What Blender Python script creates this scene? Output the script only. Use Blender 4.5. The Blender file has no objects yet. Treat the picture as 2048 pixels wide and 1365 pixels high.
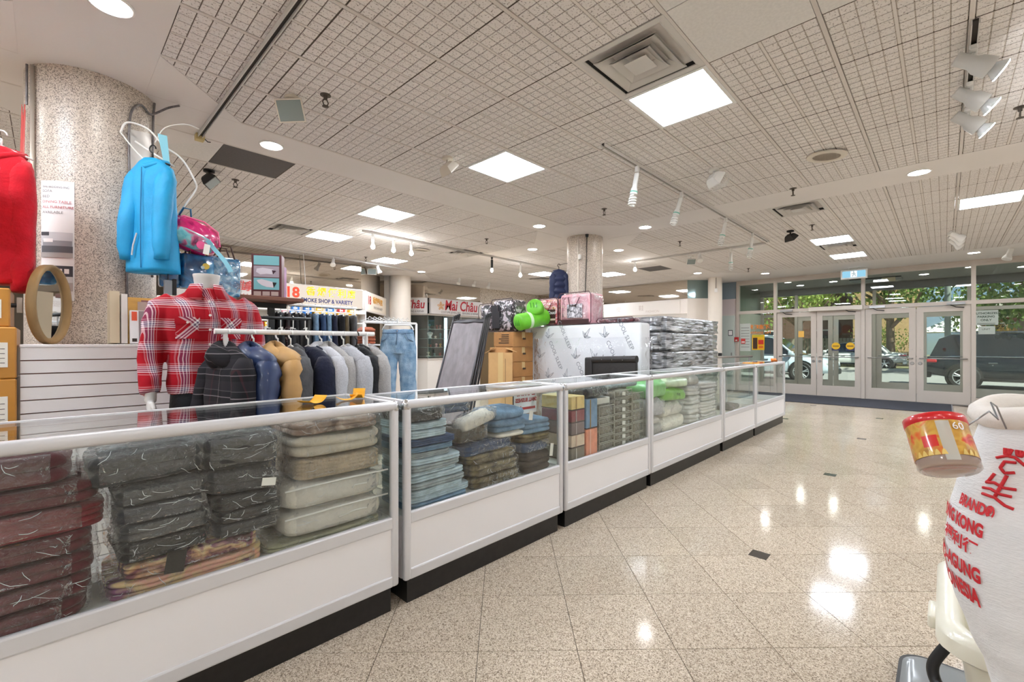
import bpy, bmesh, math, random
from mathutils import Vector, Matrix, noise, Euler
random.seed(7)
SC = bpy.context.scene
COL = SC.collection
PI = math.pi
# ---------------------------------------------------------------- camera, world, sun, exposure
cam_d = bpy.data.cameras.new('camera'); cam = bpy.data.objects.new('camera', cam_d); COL.objects.link(cam)
cam.location = (0, 0, 1.27); cam.rotation_euler = (PI/2, 0, math.radians(44-90))
cam_d.sensor_width = 36; cam_d.lens = 15.75; cam_d.shift_y = 7.5/2048; cam_d.clip_start = 0.03; cam_d.clip_end = 300
SC.camera = cam
SC.view_settings.view_transform = 'Standard'; SC.view_settings.look = 'None'
SC.view_settings.gamma = 1; SC.view_settings.use_curve_mapping = False
SC.view_settings.exposure = 2.68
SC.cycles.max_bounces = 10; SC.cycles.diffuse_bounces = 5; SC.cycles.glossy_bounces = 4
SC.cycles.transmission_bounces = 6; SC.cycles.transparent_max_bounces = 32
SC.cycles.caustics_reflective = False; SC.cycles.caustics_refractive = False
SC.cycles.sample_clamp_indirect = 4.0
W = bpy.data.worlds.new('world'); SC.world = W; W.use_nodes = True
_n = W.node_tree.nodes; _n.clear()
_sky = _n.new('ShaderNodeTexSky'); _sky.sky_type = 'HOSEK_WILKIE'; _sky.turbidity = 3.0; _sky.ground_albedo = 0.35
_sky.sun_direction = Vector((-0.30, -0.62, 0.72)).normalized()
_bg = _n.new('ShaderNodeBackground'); _bg.inputs[1].default_value = 0.42
_wo = _n.new('ShaderNodeOutputWorld')
W.node_tree.links.new(_sky.outputs[0], _bg.inputs[0]); W.node_tree.links.new(_bg.outputs[0], _wo.inputs[0])
_sd = bpy.data.lights.new('sun', 'SUN'); _sd.energy = 1.75; _sd.angle = 0.009; _sd.color = (1, .95, .86)
sun = bpy.data.objects.new('sun', _sd); COL.objects.link(sun)
sun.rotation_euler = Vector((-0.30, -0.62, 0.72)).to_track_quat('Z', 'Y').to_euler(); sun.location = (18, -6, 12)
PANEL_W = 9.0      # radiance of the ceiling light panels
DOWN_W = 22.0      # radiance of the recessed downlights
BULB_W = 18.0

# ---------------------------------------------------------------- materials
_mc = {}
def _nt(name):
    m = bpy.data.materials.new(name); m.use_nodes = True; nt = m.node_tree
    b = nt.nodes['Principled BSDF']; return m, nt, b
def rgb(h):
    """sRGB 0-255 triple -> linear"""
    return tuple(((c/255)/12.92 if c/255 <= .04045 else ((c/255+.055)/1.055)**2.4) for c in h) + (1,)
def mat(name, c=(200,200,200), rough=.5, metal=0, spec=.5, emit=0, ns=0, na=0.0, bs=0, ba=0.0, coat=0, c2=None, sheen=0, alpha=1, stretch=None):
    """plain material: colour, optional noise mottling (ns scale, na amount or second colour c2) and bump (bs, ba)"""
    if name in _mc: return _mc[name]
    m, nt, b = _nt(name); L = nt.links.new; col = rgb(c)
    b.inputs['Base Color'].default_value = col; b.inputs['Roughness'].default_value = rough
    b.inputs['Metallic'].default_value = metal; b.inputs['Specular IOR Level'].default_value = spec
    b.inputs['Coat Weight'].default_value = coat; b.inputs['Coat Roughness'].default_value = .08
    b.inputs['Alpha'].default_value = alpha
    if sheen: b.inputs['Sheen Weight'].default_value = sheen
    if emit: b.inputs['Emission Color'].default_value = col; b.inputs['Emission Strength'].default_value = emit
    if ns or bs:
        tc = nt.nodes.new('ShaderNodeTexCoord'); vec = tc.outputs['Object']
        if stretch:
            mp = nt.nodes.new('ShaderNodeMapping'); mp.inputs['Scale'].default_value = stretch; L(vec, mp.inputs[0]); vec = mp.outputs[0]
    if ns:
        n = nt.nodes.new('ShaderNodeTexNoise'); n.inputs['Scale'].default_value = ns; n.inputs['Detail'].default_value = 4; L(vec, n.inputs['Vector'])
        r = nt.nodes.new('ShaderNodeValToRGB'); L(n.outputs['Fac'], r.inputs[0])
        r.color_ramp.elements[0].position = .35; r.color_ramp.elements[1].position = .65
        if c2: r.color_ramp.elements[0].color = col; r.color_ramp.elements[1].color = rgb(c2)
        else:
            r.color_ramp.elements[0].color = tuple(x*(1-na) for x in col[:3])+(1,); r.color_ramp.elements[1].color = tuple(min(1,x*(1+na)) for x in col[:3])+(1,)
        L(r.outputs[0], b.inputs['Base Color'])
    if bs:
        n2 = nt.nodes.new('ShaderNodeTexNoise'); n2.inputs['Scale'].default_value = bs; n2.inputs['Detail'].default_value = 5; L(vec, n2.inputs['Vector'])
        bp = nt.nodes.new('ShaderNodeBump'); bp.inputs['Strength'].default_value = ba; bp.inputs['Distance'].default_value = .02
        L(n2.outputs['Fac'], bp.inputs['Height']); L(bp.outputs[0], b.inputs['Normal'])
    _mc[name] = m; return m
def cloth(name, c, na=.18, ba=.25, rough=.85):
    return mat(name, c, rough=rough, spec=.2, ns=14, na=na, bs=60, ba=ba, sheen=.15)
def emis(name, c, s):
    if name in _mc: return _mc[name]
    m = bpy.data.materials.new(name); m.use_nodes = True; nt = m.node_tree; nt.nodes.clear()
    e = nt.nodes.new('ShaderNodeEmission'); e.inputs[0].default_value = rgb(c); e.inputs[1].default_value = s
    o = nt.nodes.new('ShaderNodeOutputMaterial'); nt.links.new(e.outputs[0], o.inputs[0]); _mc[name] = m; return m
def glass(name, tint=(235,245,240), blend=.10, gl=(255,255,255), bump=0, bscale=8, film=0.0, rough=0.0, stretch=None):
    """thin clear sheet: fresnel mix of transparent and mirror-like reflection; film adds a diffuse haze"""
    if name in _mc: return _mc[name]
    m = bpy.data.materials.new(name); m.use_nodes = True; nt = m.node_tree; nt.nodes.clear(); L = nt.links.new
    t = nt.nodes.new('ShaderNodeBsdfTransparent'); t.inputs[0].default_value = rgb(tint)
    g = nt.nodes.new('ShaderNodeBsdfGlossy'); g.inputs['Roughness'].default_value = rough; g.inputs['Color'].default_value = rgb(gl)
    lw = nt.nodes.new('ShaderNodeLayerWeight'); lw.inputs[0].default_value = .5; f0 = blend*.6
    pw = nt.nodes.new('ShaderNodeMath'); pw.operation = 'POWER'; pw.inputs[1].default_value = 5; L(lw.outputs['Facing'], pw.inputs[0])
    sc_ = nt.nodes.new('ShaderNodeMath'); sc_.operation = 'MULTIPLY_ADD'; sc_.inputs[1].default_value = 1-f0; sc_.inputs[2].default_value = f0; L(pw.outputs[0], sc_.inputs[0])
    mx = nt.nodes.new('ShaderNodeMixShader'); o = nt.nodes.new('ShaderNodeOutputMaterial')
    L(sc_.outputs[0], mx.inputs[0]); L(t.outputs[0], mx.inputs[1]); L(g.outputs[0], mx.inputs[2])
    out = mx.outputs[0]
    if bump:
        tc = nt.nodes.new('ShaderNodeTexCoord'); n = nt.nodes.new('ShaderNodeTexNoise'); n.inputs['Scale'].default_value = bscale; n.inputs['Detail'].default_value = 3
        n.inputs['Distortion'].default_value = 1.2
        if stretch:
            mp = nt.nodes.new('ShaderNodeMapping'); mp.inputs['Scale'].default_value = stretch; L(tc.outputs['Object'], mp.inputs[0]); L(mp.outputs[0], n.inputs['Vector'])
        else: L(tc.outputs['Object'], n.inputs['Vector'])
        bp = nt.nodes.new('ShaderNodeBump'); bp.inputs['Strength'].default_value = bump; bp.inputs['Distance'].default_value = .03
        L(n.outputs['Fac'], bp.inputs['Height']); L(bp.outputs[0], g.inputs['Normal']); L(bp.outputs[0], lw.inputs['Normal'])
    if film:
        d = nt.nodes.new('ShaderNodeBsdfDiffuse'); d.inputs[0].default_value = rgb((225,228,232))
        m2 = nt.nodes.new('ShaderNodeMixShader'); m2.inputs[0].default_value = film; L(out, m2.inputs[1]); L(d.outputs[0], m2.inputs[2]); out = m2.outputs[0]
    L(out, o.inputs[0]); _mc[name] = m; return m
def speckle(name, base, spots, scale, rough, rnd=.0, coat=0, spec=.5):
    """granite / terrazzo: cells of mixed mineral colours"""
    if name in _mc: return _mc[name]
    m, nt, b = _nt(name); L = nt.links.new
    tc = nt.nodes.new('ShaderNodeNewGeometry')
    v = nt.nodes.new('ShaderNodeTexVoronoi'); v.inputs['Scale'].default_value = scale; L(tc.outputs['Position'], v.inputs['Vector'])
    bw = nt.nodes.new('ShaderNodeRGBToBW'); L(v.outputs['Color'], bw.inputs[0])
    r = nt.nodes.new('ShaderNodeValToRGB'); r.color_ramp.interpolation = 'LINEAR'; L(bw.outputs[0], r.inputs[0])
    els = r.color_ramp.elements; cols = spots
    els[0].position = cols[0][0]; els[0].color = rgb(cols[0][1]); els[1].position = cols[-1][0]; els[1].color = rgb(cols[-1][1])
    for p, c in cols[1:-1]:
        e = els.new(p); e.color = rgb(c)
    out = r.outputs[0]
    n = nt.nodes.new('ShaderNodeTexNoise'); n.inputs['Scale'].default_value = 1.7; L(tc.outputs['Position'], n.inputs['Vector'])
    hs = nt.nodes.new('ShaderNodeHueSaturation'); L(out, hs.inputs['Color'])
    mr = nt.nodes.new('ShaderNodeMapRange'); mr.inputs[3].default_value = .92; mr.inputs[4].default_value = 1.08
    if rnd:
        oi = nt.nodes.new('ShaderNodeObjectInfo'); mr.inputs[3].default_value = 1-rnd; mr.inputs[4].default_value = 1+rnd; L(oi.outputs['Random'], mr.inputs[0])
    else: L(n.outputs['Fac'], mr.inputs[0])
    L(mr.outputs[0], hs.inputs['Value']); L(hs.outputs[0], b.inputs['Base Color'])
    b.inputs['Roughness'].default_value = rough; b.inputs['Coat Weight'].default_value = coat; b.inputs['Coat Roughness'].default_value = .04; b.inputs['Specular IOR Level'].default_value = spec
    _mc[name] = m; return m
def stripes(nt, axis_out, freq, ramp, off=0.0):
    """ramp: [(pos, rgb255)] constant-interpolated along fract(coord*freq+off)"""
    ma = nt.nodes.new('ShaderNodeMath'); ma.operation = 'MULTIPLY_ADD'; ma.inputs[1].default_value = freq; ma.inputs[2].default_value = off
    nt.links.new(axis_out, ma.inputs[0])
    fr = nt.nodes.new('ShaderNodeMath'); fr.operation = 'FRACT'; nt.links.new(ma.outputs[0], fr.inputs[0])
    r = nt.nodes.new('ShaderNodeValToRGB'); r.color_ramp.interpolation = 'CONSTANT'; nt.links.new(fr.outputs[0], r.inputs[0])
    e = r.color_ramp.elements; e[0].position = ramp[0][0]; e[0].color = rgb(ramp[0][1]); e[1].position = ramp[1][0]; e[1].color = rgb(ramp[1][1])
    for p, c in ramp[2:]:
        q = e.new(p); q.color = rgb(c)
    return r.outputs[0]
def plaid(name, rx, rz, fx, fz, rot=0.0, rough=.85):
    if name in _mc: return _mc[name]
    m, nt, b = _nt(name); L = nt.links.new
    tc = nt.nodes.new('ShaderNodeTexCoord'); mp = nt.nodes.new('ShaderNodeMapping'); mp.inputs['Rotation'].default_value = (0, rot, 0); L(tc.outputs['Object'], mp.inputs[0])
    n = nt.nodes.new('ShaderNodeTexNoise'); n.inputs['Scale'].default_value = 5; L(tc.outputs['Object'], n.inputs['Vector'])
    mv = nt.nodes.new('ShaderNodeMixRGB'); mv.blend_type = 'LINEAR_LIGHT'; mv.inputs[0].default_value = .007; L(mp.outputs[0], mv.inputs[1]); L(n.outputs['Color'], mv.inputs[2])
    sp = nt.nodes.new('ShaderNodeSeparateXYZ'); L(mv.outputs[0], sp.inputs[0])
    ad = nt.nodes.new('ShaderNodeMath'); ad.operation = 'MULTIPLY_ADD'; ad.inputs[1].default_value = .55; L(sp.outputs['Y'], ad.inputs[0]); L(sp.outputs['X'], ad.inputs[2])
    a = stripes(nt, ad.outputs[0], fx, rx); c = stripes(nt, sp.outputs['Z'], fz, rz)
    mx = nt.nodes.new('ShaderNodeMixRGB'); mx.inputs[0].default_value = .5; L(a, mx.inputs[1]); L(c, mx.inputs[2]); L(mx.outputs[0], b.inputs['Base Color'])
    b.inputs['Roughness'].default_value = rough; b.inputs['Specular IOR Level'].default_value = .2
    _mc[name] = m; return m
def blotch(name, cols, scale, rough=.7, detail=3, coat=0, stretch=None):
    """printed cloth: colour patches from noise; cols = [(pos, rgb255)]"""
    if name in _mc: return _mc[name]
    m, nt, b = _nt(name); L = nt.links.new
    tc = nt.nodes.new('ShaderNodeTexCoord'); v = tc.outputs['Object']
    if stretch:
        mp = nt.nodes.new('ShaderNodeMapping'); mp.inputs['Scale'].default_value = stretch; L(v, mp.inputs[0]); v = mp.outputs[0]
    n = nt.nodes.new('ShaderNodeTexNoise'); n.inputs['Scale'].default_value = scale; n.inputs['Detail'].default_value = detail; n.inputs['Distortion'].default_value = .8
    L(v, n.inputs['Vector'])
    r = nt.nodes.new('ShaderNodeValToRGB'); r.color_ramp.interpolation = 'LINEAR'; L(n.outputs['Fac'], r.inputs[0])
    e = r.color_ramp.elements; e[0].position = cols[0][0]; e[0].color = rgb(cols[0][1]); e[1].position = cols[-1][0]; e[1].color = rgb(cols[-1][1])
    for p, c in cols[1:-1]:
        q = e.new(p); q.color = rgb(c)
    L(r.outputs[0], b.inputs['Base Color']); b.inputs['Roughness'].default_value = rough; b.inputs['Coat Weight'].default_value = coat; b.inputs['Coat Roughness'].default_value = .05
    _mc[name] = m; return m

# ---------------------------------------------------------------- mesh building
class MB:
    """collects shapes in world (or local) coordinates; build() links them as ONE mesh object"""
    def __init__(s): s.v = []; s.f = []
    def add(s, vs, fs):
        o = len(s.v); s.v += [tuple(p) for p in vs]; s.f += [tuple(i+o for i in f) for f in fs]; return s
    def box(s, x0, x1, y0, y1, z0, z1):
        x0, x1 = min(x0,x1), max(x0,x1); y0, y1 = min(y0,y1), max(y0,y1); z0, z1 = min(z0,z1), max(z0,z1)
        return s.add([(x0,y0,z0),(x1,y0,z0),(x1,y1,z0),(x0,y1,z0),(x0,y0,z1),(x1,y0,z1),(x1,y1,z1),(x0,y1,z1)],
                     [(0,3,2,1),(4,5,6,7),(0,1,5,4),(1,2,6,5),(2,3,7,6),(3,0,4,7)])
    def cbox(s, c, d): return s.box(c[0]-d[0]/2, c[0]+d[0]/2, c[1]-d[1]/2, c[1]+d[1]/2, c[2]-d[2]/2, c[2]+d[2]/2)
    def obox(s, c, d, M):
        """box of size d at c, turned by matrix M"""
        t = MB().cbox((0,0,0), d); c = Vector(c); return s.add([c + M @ Vector(p) for p in t.v], t.f)
    def rbox(s, x0, x1, y0, y1, z0, z1, r=.01, seg=2):
        bm = bmesh.new(); bmesh.ops.create_cube(bm, size=1)
        for v in bm.verts: v.co = Vector((x0+(v.co.x+.5)*(x1-x0), y0+(v.co.y+.5)*(y1-y0), z0+(v.co.z+.5)*(z1-z0)))
        r = min(r, .49*min(abs(x1-x0), abs(y1-y0), abs(z1-z0)))
        bmesh.ops.bevel(bm, geom=list(bm.edges), offset=r, segments=seg, profile=.5, affect='EDGES')
        return s.bm(bm)
    def bm(s, b, M=None):
        b.verts.ensure_lookup_table(); b.verts.index_update()
        s.add([(M @ v.co if M else v.co) for v in b.verts], [[v.index for v in f.verts] for f in b.faces]); b.free(); return s
    def loft(s, rings, closed=True, cap0=True, cap1=True):
        n = len(rings[0]); vs = [p for r in rings for p in r]; fs = []
        for i in range(len(rings)-1):
            for j in range(n if closed else n-1):
                k = (j+1) % n; fs.append((i*n+j, i*n+k, (i+1)*n+k, (i+1)*n+j))
        if cap0: fs.append(tuple(range(n-1, -1, -1)))
        if cap1: fs.append(tuple((len(rings)-1)*n+j for j in range(n)))
        return s.add(vs, fs)
    def lathe(s, prof, c=(0,0,0), n=16, M=None, cap0=True, cap1=True):
        """prof [(r,z)] spun about z"""
        c = Vector(c); rings = []
        for r, z in prof:
            ring = [Vector((r*math.cos(2*PI*k/n), r*math.sin(2*PI*k/n), z)) for k in range(n)]
            rings.append([c + (M @ p if M else p) for p in ring])
        return s.loft(rings, True, cap0, cap1)
    def tube(s, pts, r, n=8, caps=True):
        """round tube through pts, r a number or one per point"""
        P = [Vector(p) for p in pts]; R_ = [r]*len(P) if not hasattr(r, '__len__') else r
        up = Vector((0,0,1)); rings = []; prev = None
        for i, p in enumerate(P):
            t = (P[min(i+1, len(P)-1)] - P[max(i-1, 0)]).normalized()
            if prev is None:
                a = up.cross(t)
                if a.length < 1e-3: a = Vector((1,0,0)).cross(t)
                a.normalize()
            else:
                a = prev - t*prev.dot(t)
                if a.length < 1e-4: a = up.cross(t)
                a.normalize()
            prev = a; b = t.cross(a)
            rings.append([p + (a*math.cos(2*PI*k/n) + b*math.sin(2*PI*k/n))*R_[i] for k in range(n)])
        return s.loft(rings, True, caps, caps)
    def prism(s, poly, axis, a, b):
        """poly in the two other axes, extruded along axis 0/1/2 from a to b"""
        def P(u, v, w): return {0:(w,u,v), 1:(u,w,v), 2:(u,v,w)}[axis]
        n = len(poly); vs = [P(u,v,a) for u,v in poly] + [P(u,v,b) for u,v in poly]
        fs = [tuple(range(n)), tuple(range(2*n-1, n-1, -1))] + [(i, i+n, (i+1)%n+n, (i+1)%n) for i in range(n)]
        return s.add(vs, fs)
    def grid(s, fn, nu, nv, u=(0,1), v=(0,1)):
        vs = [fn(u[0]+(u[1]-u[0])*i/nu, v[0]+(v[1]-v[0])*j/nv) for i in range(nu+1) for j in range(nv+1)]
        fs = [(i*(nv+1)+j, (i+1)*(nv+1)+j, (i+1)*(nv+1)+j+1, i*(nv+1)+j+1) for i in range(nu) for j in range(nv)]
        return s.add(vs, fs)
    def xf(s, M):
        s.v = [tuple(M @ Vector(p)) for p in s.v]; return s
    def warp(s, fn):
        s.v = [tuple(fn(Vector(p))) for p in s.v]; return s
    def mesh(s, name):
        me = bpy.data.meshes.new(name); me.from_pydata(s.v, [], s.f); me.validate(); return me
    def build(s, name, m=None, parent=None, smooth=False, local=False, fix=True):
        me = s.mesh(name)
        if fix:
            b = bmesh.new(); b.from_mesh(me); bmesh.ops.recalc_face_normals(b, faces=b.faces); b.to_mesh(me); b.free()
        if parent is not None and not local: me.transform(_world(parent).inverted())
        if m: me.materials.append(m)
        if smooth:
            for p in me.polygons: p.use_smooth = True
            if smooth is not True: me.set_sharp_from_angle(angle=math.radians(smooth))
        o = bpy.data.objects.new(name, me); COL.objects.link(o)
        if parent is not None: o.parent = parent
        return o
def _world(o):
    M = o.matrix_basis.copy(); p = o.parent
    while p: M = p.matrix_basis @ M; p = p.parent
    return M
def tag(o, label=None, cat=None, group=None, kind=None):
    if label: o['label'] = label
    if cat: o['category'] = cat
    if group: o['group'] = group
    if kind: o['kind'] = kind
    return o
def thing(name, label, cat, loc=(0,0,0), rz=0, group=None):
    o = bpy.data.objects.new(name, None); COL.objects.link(o); o.empty_display_size = .1
    o.location = loc; o.rotation_euler = (0,0,rz); return tag(o, label, cat, group)
def struct(name, mb, m, smooth=False, parent=None):
    o = mb.build(name, m, parent, smooth)
    if parent is None: o['kind'] = 'structure'
    return o
def dup(root, loc=None, rz=None, label=None, group=None):
    r = root.copy(); COL.objects.link(r)
    if loc is not None: r.location = loc
    if rz is not None: r.rotation_euler = (0,0,rz)
    if label: r['label'] = label
    if group: r['group'] = group
    for ch in root.children:
        c = ch.copy(); COL.objects.link(c); c.parent = r
        for g in ch.children:
            d = g.copy(); COL.objects.link(d); d.parent = c
    return r
def piece(name, me, parent, loc, rz=0):
    """one more object on shared mesh data"""
    o = bpy.data.objects.new(name, me); COL.objects.link(o); o.parent = parent; o.location = loc; o.rotation_euler = (0,0,rz); return o
def text2d(body, size, align='CENTER', bold=0.0, shear=0.0, sx=1.0, space=1.0, res=3):
    cu = bpy.data.curves.new('txt', 'FONT'); cu.body = body; cu.size = size; cu.align_x = align; cu.align_y = 'CENTER'
    cu.offset = bold; cu.shear = shear; cu.space_character = space; cu.resolution_u = res; cu.fill_mode = 'FRONT'
    o = bpy.data.objects.new('txt', cu); me = o.to_mesh()
    vs = [(p.co.x*sx, p.co.y) for p in me.vertices]; fs = [tuple(p.vertices) for p in me.polygons]
    o.to_mesh_clear(); bpy.data.objects.remove(o); bpy.data.curves.remove(cu); return vs, fs
def lettering(name, body, size, origin, ex, ey, m, parent, **k):
    """flat print: origin + x*ex + y*ey (world)"""
    vs, fs = text2d(body, size, **k); o = Vector(origin); ex = Vector(ex); ey = Vector(ey)
    return MB().add([o + ex*x + ey*y for x, y in vs], fs).build(name, m, parent, fix=False)
def circle(c, r, ax, ay, n=16):
    c = Vector(c); ax = Vector(ax); ay = Vector(ay)
    return [c + ax*(r*math.cos(2*PI*k/n)) + ay*(r*math.sin(2*PI*k/n)) for k in range(n)]
def nz(p, s=1.0, o=0.0): return noise.noise(Vector(p)*s + Vector((o, o*1.7, -o)))
def lookdir(d):
    """rotation taking +Z to d"""
    return Vector(d).normalized().to_track_quat('Z', 'Y').to_matrix()
CEIL = 3.02
def crv(pts, n=6):
    """smooth (Catmull-Rom) path through pts"""
    P = [Vector(p) for p in pts]; out = []
    for i in range(len(P)-1):
        a, b, c, d = P[max(i-1,0)], P[i], P[i+1], P[min(i+2,len(P)-1)]
        for k in range(n):
            s = k/n; out.append(.5*((2*b)+(c-a)*s+(2*a-5*b+4*c-d)*s*s+(3*b-a-3*c+d)*s**3))
    return out+[P[-1]]

# common materials
WHITE = mat('white_paint', (236,234,231), .5)
PLASTER = mat('ceiling_plaster', (230,226,223), .85, ns=1.2, na=.02)
BLACK = mat('black_plastic', (22,22,23), .45)
DKGREY = mat('dark_metal', (58,58,60), .4, .6)
CHROME = mat('chrome', (200,202,205), .15, 1.0)
ALU = mat('aluminium', (212,212,214), .34, .25)
WPLASTIC = mat('white_plastic', (235,235,232), .35)
PAPER = mat('paper', (240,240,240), .8)
# ================================================================ STRUCTURE: floor
def seen(x, y, z, mu=40, mv=40):
    d = x*math.cos(math.radians(44)) + y*math.sin(math.radians(44)); r = x*math.sin(math.radians(44)) - y*math.cos(math.radians(44))
    if d < .25: return False
    u = 1024+896*r/d; v = 690-896*(z-1.27)/d
    return -mu < u < 2048+mu and -mv < v < 1365+mv
GRANITE = speckle('granite_floor', None, [(0.12,(122,108,94)),(.32,(166,150,132)),(.50,(190,175,155)),(.72,(204,190,171)),(.92,(218,206,190))], 250, .10, rnd=.05, spec=.11)
GRAN2 = speckle('granite_floor_far', None, [(0.12,(122,108,94)),(.32,(166,150,132)),(.50,(190,175,155)),(.72,(204,190,171)),(.92,(218,206,190))], 250, .10, spec=.11)
GROUT = mat('grout', (96,84,72), .8)
fl = struct('floor', MB().box(-5, 15.5, -5, 13.5, -.12, -.004), GROUT)
HS = .2912
def tile_poly(h): return [(h,0),(0,h),(-h,0),(0,-h)]
tm = MB().prism(tile_poly(HS-.0022), 2, -.006, 0).mesh('tile'); tm.materials.append(GRANITE)
far = MB(); near = []
for a in range(-40, 60):
    for b in range(-40, 60):
        x = 1.236+HS*(a+b+1); y = 1.389+HS*(b-a)
        if not (-4.6 < x < 13.0 and -4.6 < y < 12.5): continue
        if seen(x, y, 0, 80, 80) and y < 2.35: near.append((math.hypot(x,y), x, y))
        else: far.prism([(x+p, y+q) for p, q in tile_poly(HS-.0022)], 2, -.006, 0)
near.sort()
for k, (d_, x, y) in enumerate(near):
    if k < 300: piece('tile', tm, fl, (x, y, 0))
    else: far.prism([(x+p, y+q) for p, q in tile_poly(HS-.0022)], 2, -.006, 0)
fo = far.build('tile_field', GRAN2, fl, fix=False); fo['kind'] = 'stuff'
INSET = mat('black_granite_inset', (48,46,44), .12, ns=90, na=.5, coat=.4)
im = MB().box(-.049,.049,-.049,.049,-.003,.0012).mesh('inset'); im.materials.append(INSET)
for p in range(-4, 9):
    for q in range(-4, 9):
        x = 2.986+4*HS*(p+q)*.995; y = .805+4*HS*(p-q)
        if -3 < x < 13 and -3 < y < 1.99 and seen(x, y, 0): piece('inset', im, fl, (x, y, 0))
# entrance mat and thin end strip
MATG = mat('entrance_mat_pile', (62,64,74), .95, ns=120, na=.45, bs=200, ba=.6)
t = thing('entrance_mat', 'long dark grey ribbed entrance mat in front of the glass doors', 'mat', (12.3,1.4,0))
MB().rbox(11.47, 13.2, -.1, 3.6, 0.001, .014, .006, 1).build('pile', MATG, t)
MB().grid(lambda u, v: Vector((11.46+1.74*u, -.098-.03*v*(.5+.5*math.sin(u*97)), .004+.006*(1-v))), 120, 2).build('frayed_end', mat('mat_rubber', (150,152,160), .8), t)

# ================================================================ STRUCTURE: ceiling
ce = struct('ceiling', MB().box(-5.6, 13.4, -5, 13.6, 3.05, 3.2), PLASTER)
XE = {b: [.47+5.95*b+.595*k for k in range(10)] for b in (-1,0,1)}
YE = {-1: [-1.785-.585*k for k in range(6)][::-1], 0: [3.99-.585*k for k in range(10)][::-1], 1: [4.50+.585*k for k in range(10)], 2: [10.275+.585*k for k in range(6)]}
def ctile_mat(name, far=False):
    m, nt, b = _nt(name); L = nt.links.new
    tc = nt.nodes.new('ShaderNodeTexCoord'); n = nt.nodes.new('ShaderNodeTexNoise'); n.inputs['Scale'].default_value = 95; n.inputs['Detail'].default_value = 2
    gp = nt.nodes.new('ShaderNodeNewGeometry')
    L(gp.outputs['Position'], n.inputs['Vector'])
    r = nt.nodes.new('ShaderNodeValToRGB'); L(n.outputs['Fac'], r.inputs[0]); e = r.color_ramp.elements
    e[0].position = .30; e[0].color = rgb((150,143,137)); e[1].position = .42; e[1].color = rgb((232,228,225))
    n2 = nt.nodes.new('ShaderNodeTexNoise'); n2.inputs['Scale'].default_value = .9; L(gp.outputs['Position'], n2.inputs['Vector'])
    hs = nt.nodes.new('ShaderNodeHueSaturation'); L(r.outputs[0], hs.inputs['Color'])
    mr = nt.nodes.new('ShaderNodeMapRange'); mr.inputs[3].default_value = .93; mr.inputs[4].default_value = 1.05; L(n2.outputs['Fac'], mr.inputs[0]); L(mr.outputs[0], hs.inputs['Value'])
    L(hs.outputs[0], b.inputs['Base Color']); b.inputs['Roughness'].default_value = .95; b.inputs['Specular IOR Level'].default_value = .1
    return m
CTILE = ctile_mat('fissured_ceiling_tile'); GROOVE = mat('ceiling_tile_groove', (190,181,172), .95); SMOOTH = mat('smooth_ceiling_tile', (226,224,221), .9, ns=60, na=.04)
def panel_mesh(px, py, mb=None, ox=0, oy=0):
    mb = mb or MB(); g = .0065; hx = px/2; hy = py/2; wmid = .018
    cx = px/8; cy = (py-wmid)/8
    for i in range(8):
        for j in range(8):
            x0 = -hx+cx*i+(g/2 if i else .002); x1 = -hx+cx*(i+1)-(g/2 if i < 7 else .002)
            y0 = -hy+cy*j+(wmid if j > 3 else 0)+g/2; y1 = y0+cy-g
            z = 0
            vs = [(ox+x0,oy+y0,z),(ox+x1,oy+y0,z),(ox+x1,oy+y1,z),(ox+x0,oy+y1,z),(ox+x0-.001,oy+y0-.001,z+.008),(ox+x1+.001,oy+y0-.001,z+.008),(ox+x1+.001,oy+y1+.001,z+.008),(ox+x0-.001,oy+y1+.001,z+.008)]
            mb.add(vs, [(0,3,2,1),(0,1,5,4),(1,2,6,5),(2,3,7,6),(3,0,4,7)])
    return mb
PX, PY = .589, .557
pm = panel_mesh(PX, PY); nb = len(pm.f)
pm.box(-PX/2, PX/2, -PY/2, PY/2, .004, .012)
nd = len(pm.f)
for i in range(1, 8): pm.box(-PX/2+PX/8*i-.0022, -PX/2+PX/8*i+.0022, -PY/2, PY/2, .0035, .006)
for q in (-1,1): pm.box(q*(PX/2-.001)-.001, q*(PX/2-.001)+.001, -PY/2, PY/2, .001, .006)
nm_ = len(pm.f); pm.box(-PX/2+.002, PX/2-.002, -.007, .007, .0006, .006)
pme = pm.mesh('ceiling_panel'); pme.materials.append(CTILE); pme.materials.append(GROOVE)
pme.materials.append(mat('ceiling_tile_score', (104,94,86), .95)); pme.materials.append(mat('ceiling_tile_bar', (224,219,214), .9))
for p in pme.polygons[nb:]: p.material_index = 1 if p.index < nd else 2 if p.index < nm_ else 3
sme = MB().box(-PX/2, PX/2, -PY/2, PY/2, 0, .012).mesh('smooth_panel'); sme.materials.append(SMOOTH)
dme = MB().box(-PX/2, PX/2, -PY/2, PY/2, .002, .012).mesh('grille_panel')
DGR = mat('dark_return_grille', (82,78,76), .6, ns=150, na=.35, stretch=(1,6,1)); dme.materials.append(DGR)
def cell(i, j, bx=0, by=0):
    xe = XE[bx]; ye = YE[by]; return ((xe[i]+xe[i+1])/2, (ye[j]+ye[j+1])/2)
SPECIAL = {}   # (bx,i,by,j) -> kind
def sp(bx, i, by, j, k): SPECIAL[(bx,i,by,j)] = k
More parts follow.
